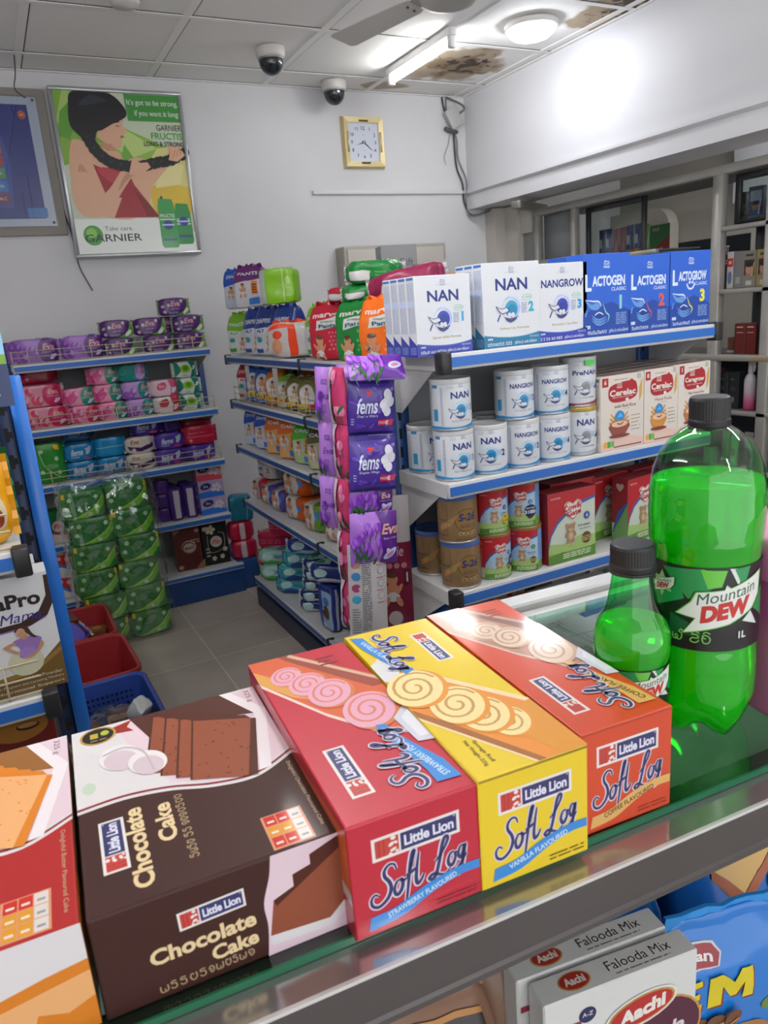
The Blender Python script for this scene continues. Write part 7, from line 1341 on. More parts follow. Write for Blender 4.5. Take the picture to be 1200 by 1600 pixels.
def soft_box(base, dark, pic, ribc, ribt, flav, kind, side, w_, d, h):
    B = P(base); T = Art()
    if kind == 'a':      # picture at the far left, words near the customer reading away
        T.poly([(0, .82*d), (.37*w_, .53*d), (.67*w_, .36*d), (w_, .30*d), (w_, .70*d), (.43*w_, d), (0, d)], P(pic[0])); T.poly([(0, .80*d), (.37*w_, .515*d), (.67*w_, .345*d), (w_, .285*d), (w_, .31*d), (.67*w_, .37*d), (.37*w_, .54*d), (0, .83*d)], P(pic[1]))
        T.poly([(0, .83*d), (.2*w_, .69*d), (.45*w_, .60*d), (.2*w_, .82*d), (0, .93*d)], P(pic[2])); T.poly([(.43*w_, d), (w_, .69*d), (w_, .62*d), (.9*w_, .62*d), (.36*w_, .95*d), (.3*w_, d)], P(pic[3])); T.poly([(.42*w_, d), (w_, .685*d), (w_, .655*d), (.38*w_, .985*d)], P(pic[4]))
        for (x, y, r) in ((.26, .84, .17), (.39, .75, .20), (.52, .655, .23), (.72, .49, .27)): swirl(T, x*w_, y*d, r*w_*.86, r*w_*1.14, pic[5], pic[6], pic[7], -.35)
        T.poly([(.84*w_, .40*d), (w_, .46*d), (w_, .24*d), (.87*w_, .25*d)], P('c4c4d2')); T.poly([(.9*w_, .39*d), (w_, .43*d), (w_, .27*d), (.91*w_, .27*d)], P('d6d6e0'))
        rb = [(.64*w_, .38*d), (.72*w_, .385*d), (.80*w_, .27*d), (.93*w_, .12*d), (.97*w_, .05*d), (.86*w_, .045*d), (.74*w_, .07*d), (.72*w_, .16*d), (.66*w_, .28*d)]
        T.poly([(.66*w_, .39*d), (.74*w_, .385*d), (.79*w_, .29*d), (.93*w_, .14*d), (.95*w_, .05*d), (.76*w_, .055*d), (.76*w_, .12*d), (.69*w_, .26*d)], P(ribc))
        T.text(flav, .79*w_, .205*d, .062*w_, P(ribt), w=.27*d, rot=PI/2+.22, bold=.02)
        place(T, soft_log(.31*d, .27*w_, -.12), .70*w_, .055*d, PI/2); place(T, little_lion(.245*d, .175*w_), .335*w_, .098*d, PI/2)
        T.lines(.62*w_, .85*d, .8*w_, .93*d, 3, P(dark))
    else:                # words at the far end reading towards the customer
        T.poly([(0, .72*d), (.10*w_, .76*d), (.45*w_, .56*d), (w_, .28*d), (w_, 0), (.52*w_, 0), (0, .33*d)], P(pic[0])); T.poly([(0, .70*d), (.12*w_, .775*d), (.45*w_, .575*d), (w_, .29*d), (w_, .25*d), (.45*w_, .53*d), (.1*w_, .7*d)], P(pic[1])); T.poly([(0, .33*d), (.52*w_, 0), (.62*w_, 0), (.2*w_, .28*d), (0, .40*d)], P(pic[3])); T.poly([(0, .33*d), (.52*w_, 0), (.55*w_, 0), (0, .35*d)], P(pic[4])); T.poly([(.55*w_, .25*d), (w_, .28*d), (w_, .0), (.75*w_, 0)], P(pic[2]))
        T.poly([(-.0, .73*d), (.12*w_, .76*d), (.24*w_, .66*d), (.1*w_, .58*d), (0, .6*d)], P('cfcfd2'))
        for (x, y, r) in ((.66, .205, .20), (.53, .275, .25), (.40, .36, .28), (.20, .515, .30)): swirl(T, x*w_, y*d, r*w_*.90, r*w_*1.18, pic[5], pic[6], pic[7], -.35)
        T.poly([(.04*w_, .97*d), (.17*w_, .95*d), (.19*w_, .86*d), (.31*w_, .70*d), (.35*w_, .63*d), (.24*w_, .61*d), (.17*w_, .71*d), (.07*w_, .85*d)], P(ribc)); T.text(flav, .185*w_, .79*d, .062*w_, P(ribt), w=.26*d, rot=-PI/2+.17, bold=.02)
        place(T, soft_log(.31*d, .27*w_, -.12), .27*w_, .945*d, -PI/2); place(T, little_lion(.245*d, .175*w_), .635*w_, .885*d, -PI/2)
        T.text('Sponge Roll', .27*w_, .10*d, .03*d, P('4a3a12'), w=.16*d, rot=-PI/2) if 0 else T.text('Sponge Roll', .24*w_, .11*d, .045*w_, P('4a3a12'), w=.11*d, rot=-PI/2); T.text('Net Weight 225g', .17*w_, .11*d, .045*w_, P('4a3a12'), w=.13*d, rot=-PI/2)
    Fr = Art(); place(Fr, little_lion(.67*w_, .20*h), .17*w_, .635*h); place(Fr, soft_log(.76*w_, .36*h, .10), .14*w_, .235*h)
    Fr.poly(spline([(.12*w_, .17*h), (.32*w_, .19*h), (.55*w_, .28*h), (.8*w_, .33*h), (.982*w_, .33*h)], 5)+spline([(.982*w_, .25*h), (.82*w_, .25*h), (.6*w_, .19*h), (.36*w_, .085*h), (.10*w_, .055*h)], 5), P(ribc)); Fr.text(flav, .52*w_, .205*h, .05*h, P(ribt), w=.56*w_, rot=.24, bold=.02)
    Fr.lines(.62*w_, .055*h, .95*w_, .125*h, 2, P(dark), th=.35)
    Lf = Art(); Lf.rect(0, 0, d, h, B); Lf.poly([(.0, .15*h), (.35*d, .3*h), (d, .42*h), (d, .95*h), (.3*d, .8*h), (0, .9*h)], P(pic[0])); Lf.poly([(.6*d, .25*h), (d, .32*h), (d, .43*h), (.6*d, .38*h)], P('c9c4c9')); place(Lf, little_lion(.22*d, .2*h), .12*d, .5*h)
    bx = MB(); bx.rbox(-w_/2, w_/2, 0, d, 0, h, B, .0016, 2, smooth=False)
    for k_, a_ in (('front', Fr), ('top', T), ('left', Lf)): a_.lay(bx, face(k_, w_, d, h), .000035)
    fl = MB(); fl.box(-w_/2+.0012, w_/2-.0012, -.0006, .004, h-.0022, h-.0010, M(side, .5))
    return Kind('cake_box', 'cake box', [('card_box', bx.mesh('card_box'), None), ('lid_flap', fl.mesh('lid_flap'), None)])
k_st = soft_box('b20e2c', '7a0f1c', ('c9562a', 'd9c4bc', 'cf9440', '8f3a24', 'c9a48c', 'c4703f', 'd49ab0', 'c9745f'), '2a7fc9', 'b9d4e8', 'STRAWBERRY FLAVOURED', 'a', 'b01a30', .0945, .259, .0865)
k_va = soft_box('d9bc12', '6a5410', ('d9842a', 'e0c9a0', 'd08a1f', '9a5a1f', 'e0c89a', 'd68a24', 'e4cf94', 'b98a4a'), '2a7fc9', 'b9d4e8', 'VANILLA FLAVOURED', 'b', '8f7a14', .0895, .264, .0885)
k_co = soft_box('c23c12', '8f2a10', ('a97a66', 'c9b0a0', 'b08a74', '7a4a3c', 'b9988a', 'b9907a', 'cfb49e', 'a07a66'), 'cfa05a', '4a2f14', 'COFFEE FLAVOURED', 'a', 'a83a1a', .0855, .257, .0875)
def CNP(k, x, y, z, rz, lab, g=None): return put(k, cw(x, y, z), TH+R(rz), lab, g)
GCK = 'cake boxes on the glass counter'; ZC = 1.0602
put(k_st, (.1885, .3695, ZC), R(-4.4), 'strawberry red cake roll box on the counter', GCK); put(k_va, (.2795, .3615, ZC), R(-5.0), 'bright yellow vanilla cake roll box on the counter', GCK); put(k_co, (.3705, .3660, ZC), R(-5.2), 'orange red coffee cake roll box beside the green bottles', GCK)
def cake_box(base, dark, cake, crust, name, med, w_, d, h, frontwhite):
    B = P(base); T = Art(); W = P('cdc9cb'); PK = P('d2bcc6')
    cv = spline([(0, .47*d), (.2*w_, .48*d), (.4*w_, .455*d), (.6*w_, .40*d), (.8*w_, .385*d), (w_, .46*d)], 6)
    T.poly([(0, d)]+cv+[(w_, d)], W); T.poly([(0, .495*d)]+[(p[0], p[1]+.028*d) for p in cv]+[(w_, .44*d)]+[(p[0], p[1]+.016*d) for p in reversed(cv)], P('7a1f2a'))
    T.poly([(.22*w_, .99*d), (w_, .99*d), (w_, .50*d), (.8*w_, .415*d), (.6*w_, .43*d), (.42*w_, .5*d), (.3*w_, .7*d)], PK)
    T.poly([(.80*w_, d), (.86*w_, d), (1.0*w_, .80*d), (.88*w_, .42*d), (.82*w_, .415*d), (.93*w_, .79*d)], P('dcd4d8')); T.poly([(.30*w_, d), (.80*w_, d), (.93*w_, .79*d), (.6*w_, .85*d), (.42*w_, .72*d), (.36*w_, .86*d)], P(dark))
    for k, (x, y) in enumerate(((-.19, .115), (-.125, .075), (-.06, .035), (0, 0))):
        q = [(.61+x, .85+y), (.90+x, .755+y), (.76+x, .40+y), (.51+x, .475+y)]
        T.poly([(p[0]*w_, p[1]*d) for p in ((q[0][0]-.03, q[0][1]+.03), (q[1][0]-.02, q[1][1]+.035), q[1], q[0])], P(crust)); T.poly([(p[0]*w_, p[1]*d) for p in q], P(cake)); T.poly([(p[0]*w_, p[1]*d) for p in (q[1], (q[1][0]+.025, q[1][1]-.01), (q[2][0]+.045, q[2][1]-.005), q[2])], P(crust))
        T.stroke([(q[0][0]*w_, q[0][1]*d), (q[3][0]*w_, q[3][1]*d)], .0016, P(crust), 0)
        rr = random.Random(k)
        for j in range(26): u_, v_ = rr.random(), rr.random(); px = (q[3][0]+(q[2][0]-q[3][0])*u_)*(1-v_)+(q[0][0]+(q[1][0]-q[0][0])*u_)*v_; py = (q[3][1]+(q[2][1]-q[3][1])*u_)*(1-v_)+(q[0][1]+(q[1][1]-q[0][1])*u_)*v_; T.ell(px*w_, py*d, .0009, .0009, P(crust), 0, 6)
    for (x, y, r_) in ((.22, .74, .10), (.34, .66, .09)): T.ell(x*w_, y*d, r_*w_, r_*w_*1.3, P('d8d2d4'), .3); T.ell(x*w_, (y-.02)*d, r_*w_*.8, r_*w_, P('c4b4bc'), .3)
    T.ell(.06*w_, .6*d, .03*w_, .05*w_, P('b4c4b0')); T.stroke([(.14*w_, .78*d), (.24*w_, .80*d), (.33*w_, .74*d), (.36*w_, .6*d)], .0015, P('b0a9ae'), 4)
    if med:
        T.poly([(.2*w_, .965*d), (.31*w_, .99*d), (.28*w_, .945*d), (.31*w_, .905*d), (.2*w_, .92*d)], P('8f2a1c')); T.ell(.13*w_, .935*d, .092*w_, .062*d, P('b0883a')); T.ell(.13*w_, .935*d, .08*w_, .053*d, P('1c1a1a')); T.rect(.09*w_, .92*d, .13*w_, .955*d, P('b09a3a')); T.ell(.165*w_, .945*d, .022*w_, .018*d, P('a0a83a')); T.lines(.09*w_, .9*d, .17*w_, .912*d, 1, P('b09a5a'))
    T.text('325 g', .945*w_, .94*d, .035*w_, P('3f3a3c'), w=.075*d, rot=PI/2) if 0 else T.text('325 g', .945*w_, .93*d, .036*w_, P('4a4446'), w=.10*d, rot=-PI/2, bold=0)
    place(T, little_lion(.245*d, .105*w_), .185*w_, .15*d, PI/2)
    c1 = P('d6bf94')
    T.text(name[0], .225*w_, .235*d, .082*w_, c1, w=.37*d, rot=PI/2, bold=.035); T.text(name[1], .350*w_, .305*d, .078*w_, c1, w=.19*d, rot=PI/2, bold=.035)
    sb = Art(); squig(sb, 0, .33*d, 0, .035*w_, P('a08a6a'), seed=77); place(T, sb, .43*w_, .10*d, PI/2)
    T.text('Delightful %s Flavoured Cake' % name[0], .955*w_, .235*d, .024*w_, P('b9a080'), w=.36*d, rot=PI/2 if 0 else -PI/2, bold=0)
    RY = {'r': 'b8281c', 'y': 'c98a24', 'w': 'c9c4c0'}
    T.rect(.725*w_, .015*d, .905*w_, .172*d, P('c98a6a'))
    for i, row in enumerate(('yyw', 'yyw', 'rrw') if frontwhite else ('rrw', 'yyw', 'rrw')):
        for j in range(3): T.rect((.735+.055*j)*w_, (.022+.05*i)*d, (.785+.055*j)*w_, (.068+.05*i)*d, P(RY[row[j]])); T.lines((.745+.055*j)*w_, (.035+.05*i)*d, (.775+.055*j)*w_, (.055+.05*i)*d, 1, P('d9cfc4' if row[j] != 'w' else '8a8684'))
    Fr = Art()
    if not frontwhite:
        Fr.poly(spline([(.70*w_, h), (.685*w_, .8*h), (.65*w_, .55*h), (.655*w_, .3*h), (.64*w_, 0)], 4)+[(w_, 0), (w_, h)], PK); Fr.poly([(.66*w_, .2*h), (.69*w_, .55*h), (.78*w_, .62*h), (.78*w_, .74*h), (.86*w_, .78*h), (.86*w_, .88*h), (w_, .98*h), (w_, .3*h), (.92*w_, .15*h)], P(cake)); Fr.poly([(.69*w_, .55*h), (.78*w_, .62*h), (.78*w_, .74*h), (.86*w_, .78*h), (.86*w_, .88*h), (w_, .98*h), (w_, .86*h), (.7*w_, .48*h)], P(crust)); Fr.poly([(.66*w_, .2*h), (.92*w_, .15*h), (w_, .3*h), (w_, .18*h), (.92*w_, .06*h), (.66*w_, .1*h)], W)
        place(Fr, little_lion(.265*w_, .18*h), .315*w_, .59*h, .03); Fr.text(name[0], .40*w_, .44*h, .16*h, c1, w=.42*w_, bold=.035, rot=.03); Fr.text(name[1], .515*w_, .255*h, .15*h, c1, w=.19*w_, bold=.035, rot=.03)
        sb = Art(); squig(sb, 0, .42*w_, 0, .075*h, P('a08a6a'), seed=78); place(Fr, sb, .19*w_, .10*h, .02)
    else:
        Fr.rect(0, 0, w_, h, W); Fr.poly([(.1*w_, 0), (.3*w_, .3*h), (.55*w_, .5*h), (.85*w_, .62*h), (w_, .66*h), (w_, 0)], P(cake)); Fr.poly([(.55*w_, .5*h), (.85*w_, .62*h), (w_, .66*h), (w_, .55*h), (.6*w_, .42*h)], P(crust)); Fr.poly([(.75*w_, 0), (.8*w_, .3*h), (.9*w_, .22*h), (w_, .3*h), (w_, 0)], P(crust))
    Lf = Art().rect(0, 0, d, h, P(dark)); Rt = Art().rect(0, 0, d, h, P(dark)); Rt.poly([(0, 0), (.3*d, 0), (.2*d, h), (0, h)], P(crust))
    bx = MB(); bx.rbox(-w_/2, w_/2, 0, d, 0, h, B, .0018, 2, smooth=False)
    for k_, a_ in (('front', Fr), ('top', T), ('left', Lf), ('right', Rt)): a_.lay(bx, face(k_, w_, d, h), .000035)
    fl = MB(); fl.box(-w_/2+.001, w_/2-.001, d-.004, d+.0006, h-.003, h-.0012, M('b4a9a9', .5))
    return Kind('cake_box', 'cake box', [('card_box', bx.mesh('card_box'), None), ('lid_flap', fl.mesh('lid_flap'), None)])
GLOSS[:] = [.12, .5, .25]
k_ch = cake_box('3a1d18', '4a241c', '86472f', '4a2013', ('Chocolate', 'Cake'), True, .155, .2255, .0725, False)
k_bu = cake_box('a0201f', '8a5a2a', 'd9a06a', 'c9761f', ('Butter', 'Cake'), False, .155, .2255, .0725, True)
put(k_ch, (.0670, .3955, ZC), R(-3.6), 'dark brown chocolate cake box on the counter, sliced cake pictured on its lid', GCK); put(k_bu, (-.0905, .4065, ZC), R(-3.4), 'red and white cake box with orange cake slices, cut off at the left edge', GCK)
# ---- bottles
GLOSS[:] = [.1, .36, .5]
def tinted(h, mixf, rough, name):
    return clear(h, mixf, rough, name)
SHELL = clear('78ec9c', .03, .03, 'green_plastic')
def liquid_mat():
    m = bpy.data.materials.new('green_drink'); m.use_nodes = True; t = m.node_tree; b = t.nodes['Principled BSDF']
    b.inputs['Base Color'].default_value = (.17, .90, .012, 1); b.inputs['Roughness'].default_value = .08; b.inputs['IOR'].default_value = 1.15; b.inputs['Transmission Weight'].default_value = .58; b.inputs['Specular IOR Level'].default_value = .12
    return m
LIQ = liquid_mat(); CAPM = M('17171a', .45); LAB = M('17161a', .3)
def petal(prof, seg, depth):
    """lathe whose lowest rings are pushed up between five feet"""
    v = []; f = []; n = len(prof)
    for (r, z) in prof:
        for k in range(seg):
            t = 2*PI*k/seg; q = max(0, 1-z/depth); w_ = .5+.5*math.cos(5*t); lift = q*(1-w_)*.011; rr = r*(1-.13*q*(1-w_)) if r > .012 else r
            v.append((rr*math.cos(t), rr*math.sin(t), z+lift))
    for i in range(n-1):
        for k in range(seg): k2 = (k+1) % seg; f.append((i*seg+k, i*seg+k2, (i+1)*seg+k2, (i+1)*seg+k))
    return v, f
def bottle_mesh(prof, m, seg=60, feet=0):
    mb = MB()
    if feet: v, f = petal(prof, seg, feet); mb.add(v, f, m, True)
    else: mb.lathe(prof, m, seg)
    return mb
def cap_mesh(r, h, zb, ridges=48):
    mb = MB(); v = []; f = []; rows = ((zb, 1.0, 0), (zb+.004, 1.03, 0), (zb+.0055, 1.0, 0), (zb+.006, .97, 1), (zb+h-.003, .97, 1), (zb+h-.0008, .93, 0), (zb+h, .86, 0), (zb+h-.0002, .001, 0)); n = ridges*2
    for (z, q, rg) in rows:
        for k in range(n): t = 2*PI*k/n; rr = r*q*(1+(.018 if (k % 2 and rg) else 0)); v.append((rr*math.cos(t), rr*math.sin(t), z))
    for i in range(len(rows)-1):
        for k in range(n): f.append((i*n+k, i*n+(k+1) % n, (i+1)*n+(k+1) % n, (i+1)*n+k))
    f.append(tuple(range(n-1, -1, -1))); mb.add(v, f, CAPM, False); return mb
GR1, GR2, GR3 = P('1f8a4a'), P('5fb83a'), P('14502f')
def dew_logo(s):
    """slanted two-line word mark on a spiky white plate"""
    a = Art(); K_ = P('0f1210'); W = P('d6d8d4')
    out = [(-.60, -.18), (-.40, .02), (-.34, .16), (.02, .20), (.04, .27), (.10, .22), (.62, .40), (.60, .06), (.46, -.12), (.10, -.30), (-.50, -.46), (-.34, -.22)]
    for q, m in ((1.10, K_), (1.05, GR2), (1.0, W)): a.poly([(p[0]*s*q, p[1]*s*q) for p in out], m)
    a.text('Mountain', .07*s, .135*s, .16*s, P('1f5a3a'), w=.86*s, rot=.20, bold=.03, shear=.3); a.text('DEW', .06*s, -.10*s, .25*s, P('b8281f'), w=.76*s, rot=.20, bold=.06, shear=.3)
    return a
def dew_label(rad, z0, z1, small=False):
    a = Art(); h = z1-z0; C = PI*rad; a.rect(-C, 0, C, h, LAB); s = h*(.80 if not small else 1.0); cx = .0
    a.poly([(cx-.85*s, .95*h), (cx-.25*s, .99*h), (cx-.05*s, .80*h), (cx-.45*s, .62*h)], GR1); a.poly([(cx-.3*s, .98*h), (cx+.05*s, .97*h), (cx-.02*s, .78*h), (cx-.2*s, .76*h)], GR2); a.poly([(cx+.08*s, .99*h), (cx+.22*s, .98*h), (cx+.24*s, .74*h)], P('c9d4cc')); a.poly([(cx+.15*s, .98*h), (cx+.4*s, .99*h), (cx+.3*s, .72*h)], GR1)
    a.poly([(cx-.95*s, .45*h), (cx-.5*s, .62*h), (cx-.6*s, .82*h), (cx-1.05*s, .7*h)], GR1); a.poly([(cx-.72*s, .18*h), (cx-.25*s, .18*h), (cx-.45*s, .34*h), (cx-.70*s, .42*h)], GR3); a.poly([(cx+.3*s, .35*h), (cx+.62*s, .25*h), (cx+.45*s, .45*h)], P('c9d4cc')); a.poly([(cx+.45*s, .5*h), (cx+.8*s, .3*h), (cx+.75*s, .7*h)], GR1)
    place(a, dew_logo(s), cx, .58*h)
    x2 = cx-.86*s
    a.poly([(x2+.2*s*math.cos(t*PI/6)*(1 if t % 2 else .55), .74*h+.2*s*math.sin(t*PI/6)*(1 if t % 2 else .55)) for t in range(12)], P('9fc08a')); place(a, dew_logo(.34*s), x2, .74*h)
    a.poly([(x2-1.3*s+.25*s*math.cos(t*PI/6)*(1 if t % 2 else .5), .55*h+.25*s*math.sin(t*PI/6)*(1 if t % 2 else .5)) for t in range(12)], GR1)
    if not small:
        a.text('1L', cx+.30*s, .19*h, .085*h, P('c9ccc9'), bold=.04)
        g = P('6fb84a'); th = .010*s*2; y = .16*h; q = .085*h
        def gl(x, pts): a.stroke([(x+p[0]*q, y+p[1]*q) for p in pts], .16*q, g, 5)
        x = cx-.78*s
        gl(x, [(-.1, .5), (.5, .75), (.9, .3), (.8, -.3), (.3, -.6), (-.1, -.3), (.1, .1), (.4, .0)]); x += 1.35*q
        gl(x, [(-.1, .3), (-.1, -.4), (.3, -.6), (.6, -.2), (.3, .1), (.2, -.2), (.6, -.6), (1.0, -.4), (1.1, .3), (.8, .5)]); gl(x, [(.7, .5), (.9, .9), (1.2, .85), (1.1, .65)]); x += 2.3*q
        gl(x, [(.0, .5), (.6, .5), (.9, .1), (.5, .0), (.1, .0), (-.1, -.4), (.3, -.65), (.8, -.5), (.9, -.2)]); gl(x, [(.0, .7), (.5, .95), (1.0, .7)]); x += 1.3*q
        gl(x, [(.0, .1), (.2, -.6), (.8, -.6), (1.0, .0), (.6, .45), (.1, .4), (.2, .1), (.5, .0)]); gl(x, [(.1, .7), (.5, .95), (1.0, .7)])
    return a
def bottle(name, prof, liq, zl0, zl1, rad, cap, lab, loc, rz, label, feet=0):
    t = empty(name, loc, rz, label, 'bottle')
    bottle_mesh(prof, SHELL, 60, feet).build('plastic_shell', t)
    bottle_mesh(liq, LIQ, 60, feet).build('drink', t)['label'] = 'bright green drink'
    lb = MB(); n = 72; v = []; f = []
    for z, r in ((zl0, rad+.0003), (zl1, rad+.0003)):
        for k in range(n): v.append((r*math.sin(2*PI*k/n), -r*math.cos(2*PI*k/n), z))
    for k in range(n): f.append((k, (k+1) % n, n+(k+1) % n, n+k))
    lb.add(v, f, LAB, True); ar = dew_label(rad, zl0, zl1, lab)
    ar.lay(lb, lambda u, v_, e: ((rad+.0003+e)*math.sin(u/rad), -(rad+.0003+e)*math.cos(u/rad), zl0+v_), .00012, frange(-PI*rad, PI*rad, 72)); lb.build('printed_label', t)
    cap_mesh(*cap).build('screw_cap', t)
    rg = MB(); zc = cap[2]-.0032; rg.lathe([(cap[0]*.93, zc), (cap[0]*1.04, zc+.0004), (cap[0]*1.04, zc+.0026), (cap[0]*.93, zc+.003)], CAPM, 40); rg.build('seal_ring', t)
    return t
bp_ = [(.004, .012), (.018, .009), (.030, .0), (.038, .003), (.0445, .018), (.0470, .038), (.0472, .07), (.0462, .086), (.0460, .09), (.0460, .166), (.0464, .170), (.0478, .184), (.0484, .206), (.0476, .226), (.0448, .243), (.0395, .257), (.0315, .268), (.0225, .2755), (.0165, .279), (.0145, .281), (.0145, .290)]
def inset(p, d, ztop):
    o = [(max(.001, r-d), z+(d if i < 3 else 0)) for i, (r, z) in enumerate(p) if z < ztop]; nxt = [q for q in p if q[1] >= ztop][0]; prv = [q for q in p if q[1] < ztop][-1]; k = (ztop-prv[1])/(nxt[1]-prv[1]); r = prv[0]+(nxt[0]-prv[0])*k-d
    return o+[(r, ztop-.001), (r*.97, ztop), (.001, ztop)]
def ridged(p, z0, z1, step, amp):
    o = []
    for i in range(len(p)-1):
        (r0, a_), (r1, b_) = p[i], p[i+1]; o.append(p[i])
        if a_ >= z0-1e-6 and b_ <= z1+1e-6:
            n = max(1, int((b_-a_)/step))
            for k in range(1, n): t = k/n; o.append((r0+(r1-r0)*t-(amp if k % 2 else 0), a_+(b_-a_)*t))
    return o+[p[-1]]
bpr = ridged(ridged(bp_, .038, .07, .0035, .0004), .17, .226, .0035, .0004)
BB = bottle('soda_bottle', bpr, inset(bp_, .0008, .234), .090, .166, .0462, (.0168, .0245, .2795), False, (.5335, .4375, ZC), R(-51+20), 'large green soda bottle with a black cap and black label on the counter', .03)
sp_ = [(.003, .008), (.014, .006), (.022, .0), (.028, .003), (.0312, .016), (.0318, .04), (.0310, .046), (.0310, .083), (.0322, .088), (.0330, .098), (.0322, .110), (.0285, .120), (.0240, .127), (.0212, .136), (.0185, .150), (.0172, .160), (.0165, .166), (.0150, .168), (.0150, .176)]
SB = bottle('soda_bottle', sp_, inset(sp_, .0008, .118), .046, .0845, .0313, (.0190, .0225, .1665), True, (.4545, .4450, ZC), R(-46+26), 'small green soda bottle with a black cap, in front of the large one', .02)
# pink canister at the right edge
t = empty('pink_canister', (.648, .402, ZC), 0, 'pink plastic canister cut off at the right edge of the counter', 'canister'); PKM = M('b8648f', .4); PKL = M('d284b0', .4)
mb = MB(); mb.lathe([(.062, 0), (.066, .002), (.0665, .006), (.0680, .142), (.068, .144)], PKM, 48); mb.build('tub', t)
mb = MB(); mb.lathe([(.0685, .134), (.0705, .135), (.071, .139), (.071, .168), (.0695, .1715), (.060, .174), (.0, .175)], PKL, 48); mb.build('lid', t)
# ---- goods under the rail, behind the counter's front
a = Art(); CW_, CH_, CD_ = .152, .20, .026
def aachi(w_, h):
    a = Art(); a.ell(.74*w_, .62*h, .30*w_, .19*h, P('b8863a'), .2); a.ell(.74*w_, .62*h, .285*w_, .18*h, P('4a1230'), .2); a.text('Falooda', .70*w_, .62*h, .075*h, P('c9bfc4'), w=.44*w_, rot=.10, bold=.04, shear=.15)
    a.ell(.62*w_, .80*h, .245*w_, .085*h, P('cdccc8'), .16); a.ell(.62*w_, .80*h, .225*w_, .074*h, P('b8863a'), .16); a.ell(.62*w_, .80*h, .21*w_, .066*h, P('a81f1f'), .16); a.text('Aachi', .62*w_, .80*h, .075*h, P('d6d2cc'), w=.33*w_, rot=.16, bold=.05, shear=.2)
    a.ell(.27*w_, .88*h, .055*w_, .04*h, P('1f2450')); a.text('A-Z', .27*w_, .885*h, .022*h, P('c4c6d0')); a.rect(.02*w_, .83*h, .23*w_, .86*h, P('8f2440')); a.rect(.05*w_, .3*h, .5*w_, .42*h, P('b8a04a')); a.ell(.4*w_, .2*h, .3*w_, .14*h, P('c98a9a')); return a
tp = Art(); tp.ell(.24*CW_, .5*CD_, .10*CW_, .34*CD_, P('b8863a')); tp.ell(.24*CW_, .5*CD_, .09*CW_, .30*CD_, P('a0241f')); tp.text('Aachi', .24*CW_, .5*CD_, .30*CD_, P('d0c9c0'), w=.13*CW_, bold=.04); tp.text('Falooda Mix', .66*CW_, .56*CD_, .36*CD_, P('3a2034'), w=.42*CW_, bold=.01); tp.lines(.48*CW_, .2*CD_, .84*CW_, .30*CD_, 1, P('7a6a74'))
ka = carton('dessert_mix_carton', 'carton', CW_, CD_, CH_, P('c4c5c4'), {'front': aachi(CW_, CH_), 'top': tp}, .0015)
ZS = .6985
put(ka, (.376, .3735, ZS), R(-9.5), 'white dessert mix carton with a maroon oval, front one under the counter rail', 'dessert mix cartons'); put(ka, (.372, .4045, ZS), R(-9), 'white dessert mix carton behind the front one, partly under the rail', 'dessert mix cartons')
bl = '1f6fc0'
def bluep(w_, h):
    a = Art(); a.poly([(.02*w_, .73*h), (.40*w_, .76*h), (.44*w_, .84*h), (.40*w_, .90*h), (.05*w_, .90*h)], P('c4c0c4')); a.poly([(.03*w_, .742*h), (.39*w_, .77*h), (.425*w_, .84*h), (.385*w_, .888*h), (.05*w_, .888*h)], P('8f1f28')); a.text('ban', .27*w_, .826*h, .06*h, P('d4d0d0'), w=.2*w_, bold=.03, shear=.15)
    for q, c in ((.014, '7a2418'), (0, 'c9b81f')):
        X = lambda pts: a.poly([((.06+.55*p[0]+q*(1 if p[0] > .2 else .5))*w_, (.51+.19*p[1]-q)*h) for p in pts], P(c))
        X([(0, 0), (.36, .02), (.36, .22), (.16, .22), (.16, .40), (.32, .40), (.32, .58), (.16, .58), (.16, .78), (.36, .78), (.36, .98), (0, .98)]); X([(.44, .0), (.60, .02), (.62, .55), (.72, .2), (.80, .2), (.90, .56), (.88, .06), (1.02, .08), (1.02, 1.06), (.88, 1.06), (.76, .62), (.62, 1.0), (.46, .98)])
    for k in range(4): a.ell((.12+.12*k)*w_, (.40+.01*k)*h, .07*w_, .05*h, P('6a4028'), .2); a.stroke([((.07+.12*k)*w_, .4*h), ((.17+.12*k)*w_, .42*h)], .002, P('a87a4a'), 0)
    a.ell(.6*w_, .2*h, .22*w_, .13*h, P('9a6a3a')); a.ell(.8*w_, .42*h, .07*w_, .05*h, P('5a7a34')); return a
kblu = softpack('snack_bag', 'snack bag', .15, .05, .175, M(bl, .2, 0, .6), {'front': bluep(.15, .175)}, handle(.15, .05, .171, M('2a86cf', .2), .15), N=12, n=5, top=.75, wr=.006, seed=170)
put(kblu, (.521, .375, ZS), R(-14), 'blue snack bag with yellow letters right of the white cartons under the rail', 'blue snack bags'); put(kblu, (.44, .455, ZS), R(-8), 'blue snack bag peeking out behind the white cartons', 'blue snack bags')
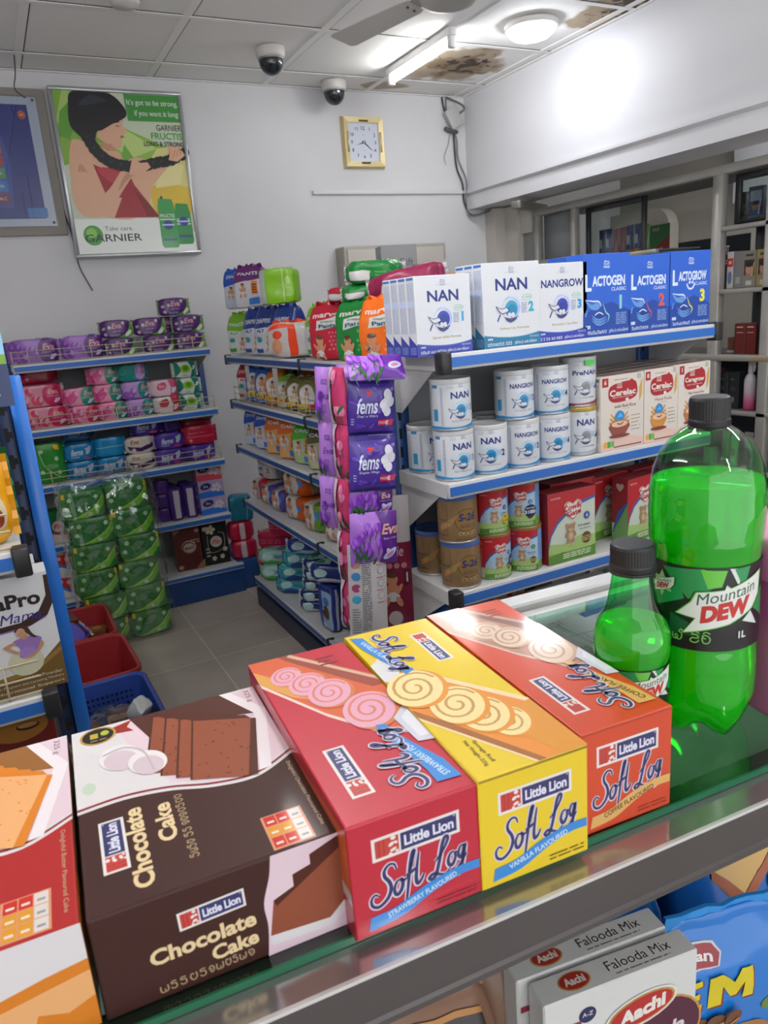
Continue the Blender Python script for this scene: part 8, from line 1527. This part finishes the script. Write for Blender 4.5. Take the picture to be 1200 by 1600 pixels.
def bisc(w_, h):
    a = Art(); a.poly([(.05*w_, .95*h), (.6*w_, .98*h), (.62*w_, .86*h), (.1*w_, .84*h)], P('1c2430')); a.text('Premium Teacakes', .33*w_, .91*h, .04*h, P('c4c0a0'), w=.48*w_); squig(a, .1*w_, .5*w_, .78*h, .06*h, P('1f2f6a'), seed=31)
    a.poly([(.22*w_, .5*h), (.42*w_, .72*h), (.62*w_, .6*h), (.42*w_, .36*h)], P('c9a05a')); a.poly([(.22*w_, .5*h), (.42*w_, .36*h), (.62*w_, .6*h), (.62*w_, .53*h), (.42*w_, .29*h), (.22*w_, .44*h)], P('9a4a1f')); a.poly([(.55*w_, .75*h), (.75*w_, .9*h), (.95*w_, .8*h), (.75*w_, .6*h)], P('b9702a')); a.ell(.75*w_, .4*h, .2*w_, .12*h, P('c4b4a8')); a.ell(.75*w_, .4*h, .17*w_, .1*h, P('8f2a1f')); return a
kbis = softpack('snack_bag', 'snack bag', .20, .06, .22, M('2064b4', .2, 0, .6), {'front': bisc(.20, .22)}, handle(.20, .06, .215, M('2a70c0', .2), .15), N=12, n=5, top=.7, wr=.006, seed=171)
put(kbis, (.648, .43, ZS+.02), R(-20), 'blue biscuit bag with cake slices pictured, at the right edge under the rail', 'blue snack bags', R(-14))
put(softpack('snack_bag', 'snack bag', .14, .05, .20, M('1f2c4a', .25), {}, N=10, n=5, top=.7, wr=.006, seed=172), (.56, .525, ZS), R(-10), 'dark navy bag between the blue bags under the rail', 'blue snack bags')
def brownp(w_, h):
    a = Art(); a.rect(.12*w_, .62*h, .92*w_, .9*h, P('241a1a')); a.rect(.1*w_, .88*h, .92*w_, .92*h, P('a8702a')); a.ell(.4*w_, .78*h, .10*w_, .10*w_, P('7fa87a')); a.ell(.66*w_, .82*h, .05*w_, .04*w_, P('7a2a34')); a.ell(.5*w_, .3*h, .3*w_, .2*h, P('8f6248')); return a
kbr = softpack('brown_bag', 'snack bag', .115, .045, .19, M('7a5a48', .3), {'front': brownp(.115, .19)}, handle(.115, .045, .186, M('8a6a56', .3), .2), N=12, n=5, top=.6, wr=.005, seed=173)
put(kbr, (.232, .437, ZS), R(-12), 'brown snack bag with a green dot left of the white cartons under the rail', 'brown snack bags'); put(softpack('brown_bag', 'snack bag', .06, .04, .205, M('8f6f5a', .3), {}, N=10, n=4, top=.6, wr=.006, seed=174), (.293, .447, ZS), R(-30), 'slim tan bag wedged between the brown bag and the white cartons', 'brown snack bags'); put(softpack('snack_bag', 'snack bag', .08, .05, .19, M('a49a84', .35), {}, N=10, n=5, top=.6, wr=.005, seed=175), (.150, .45, ZS), R(-5), 'cream coloured bag left of the brown bag under the rail', 'brown snack bags')
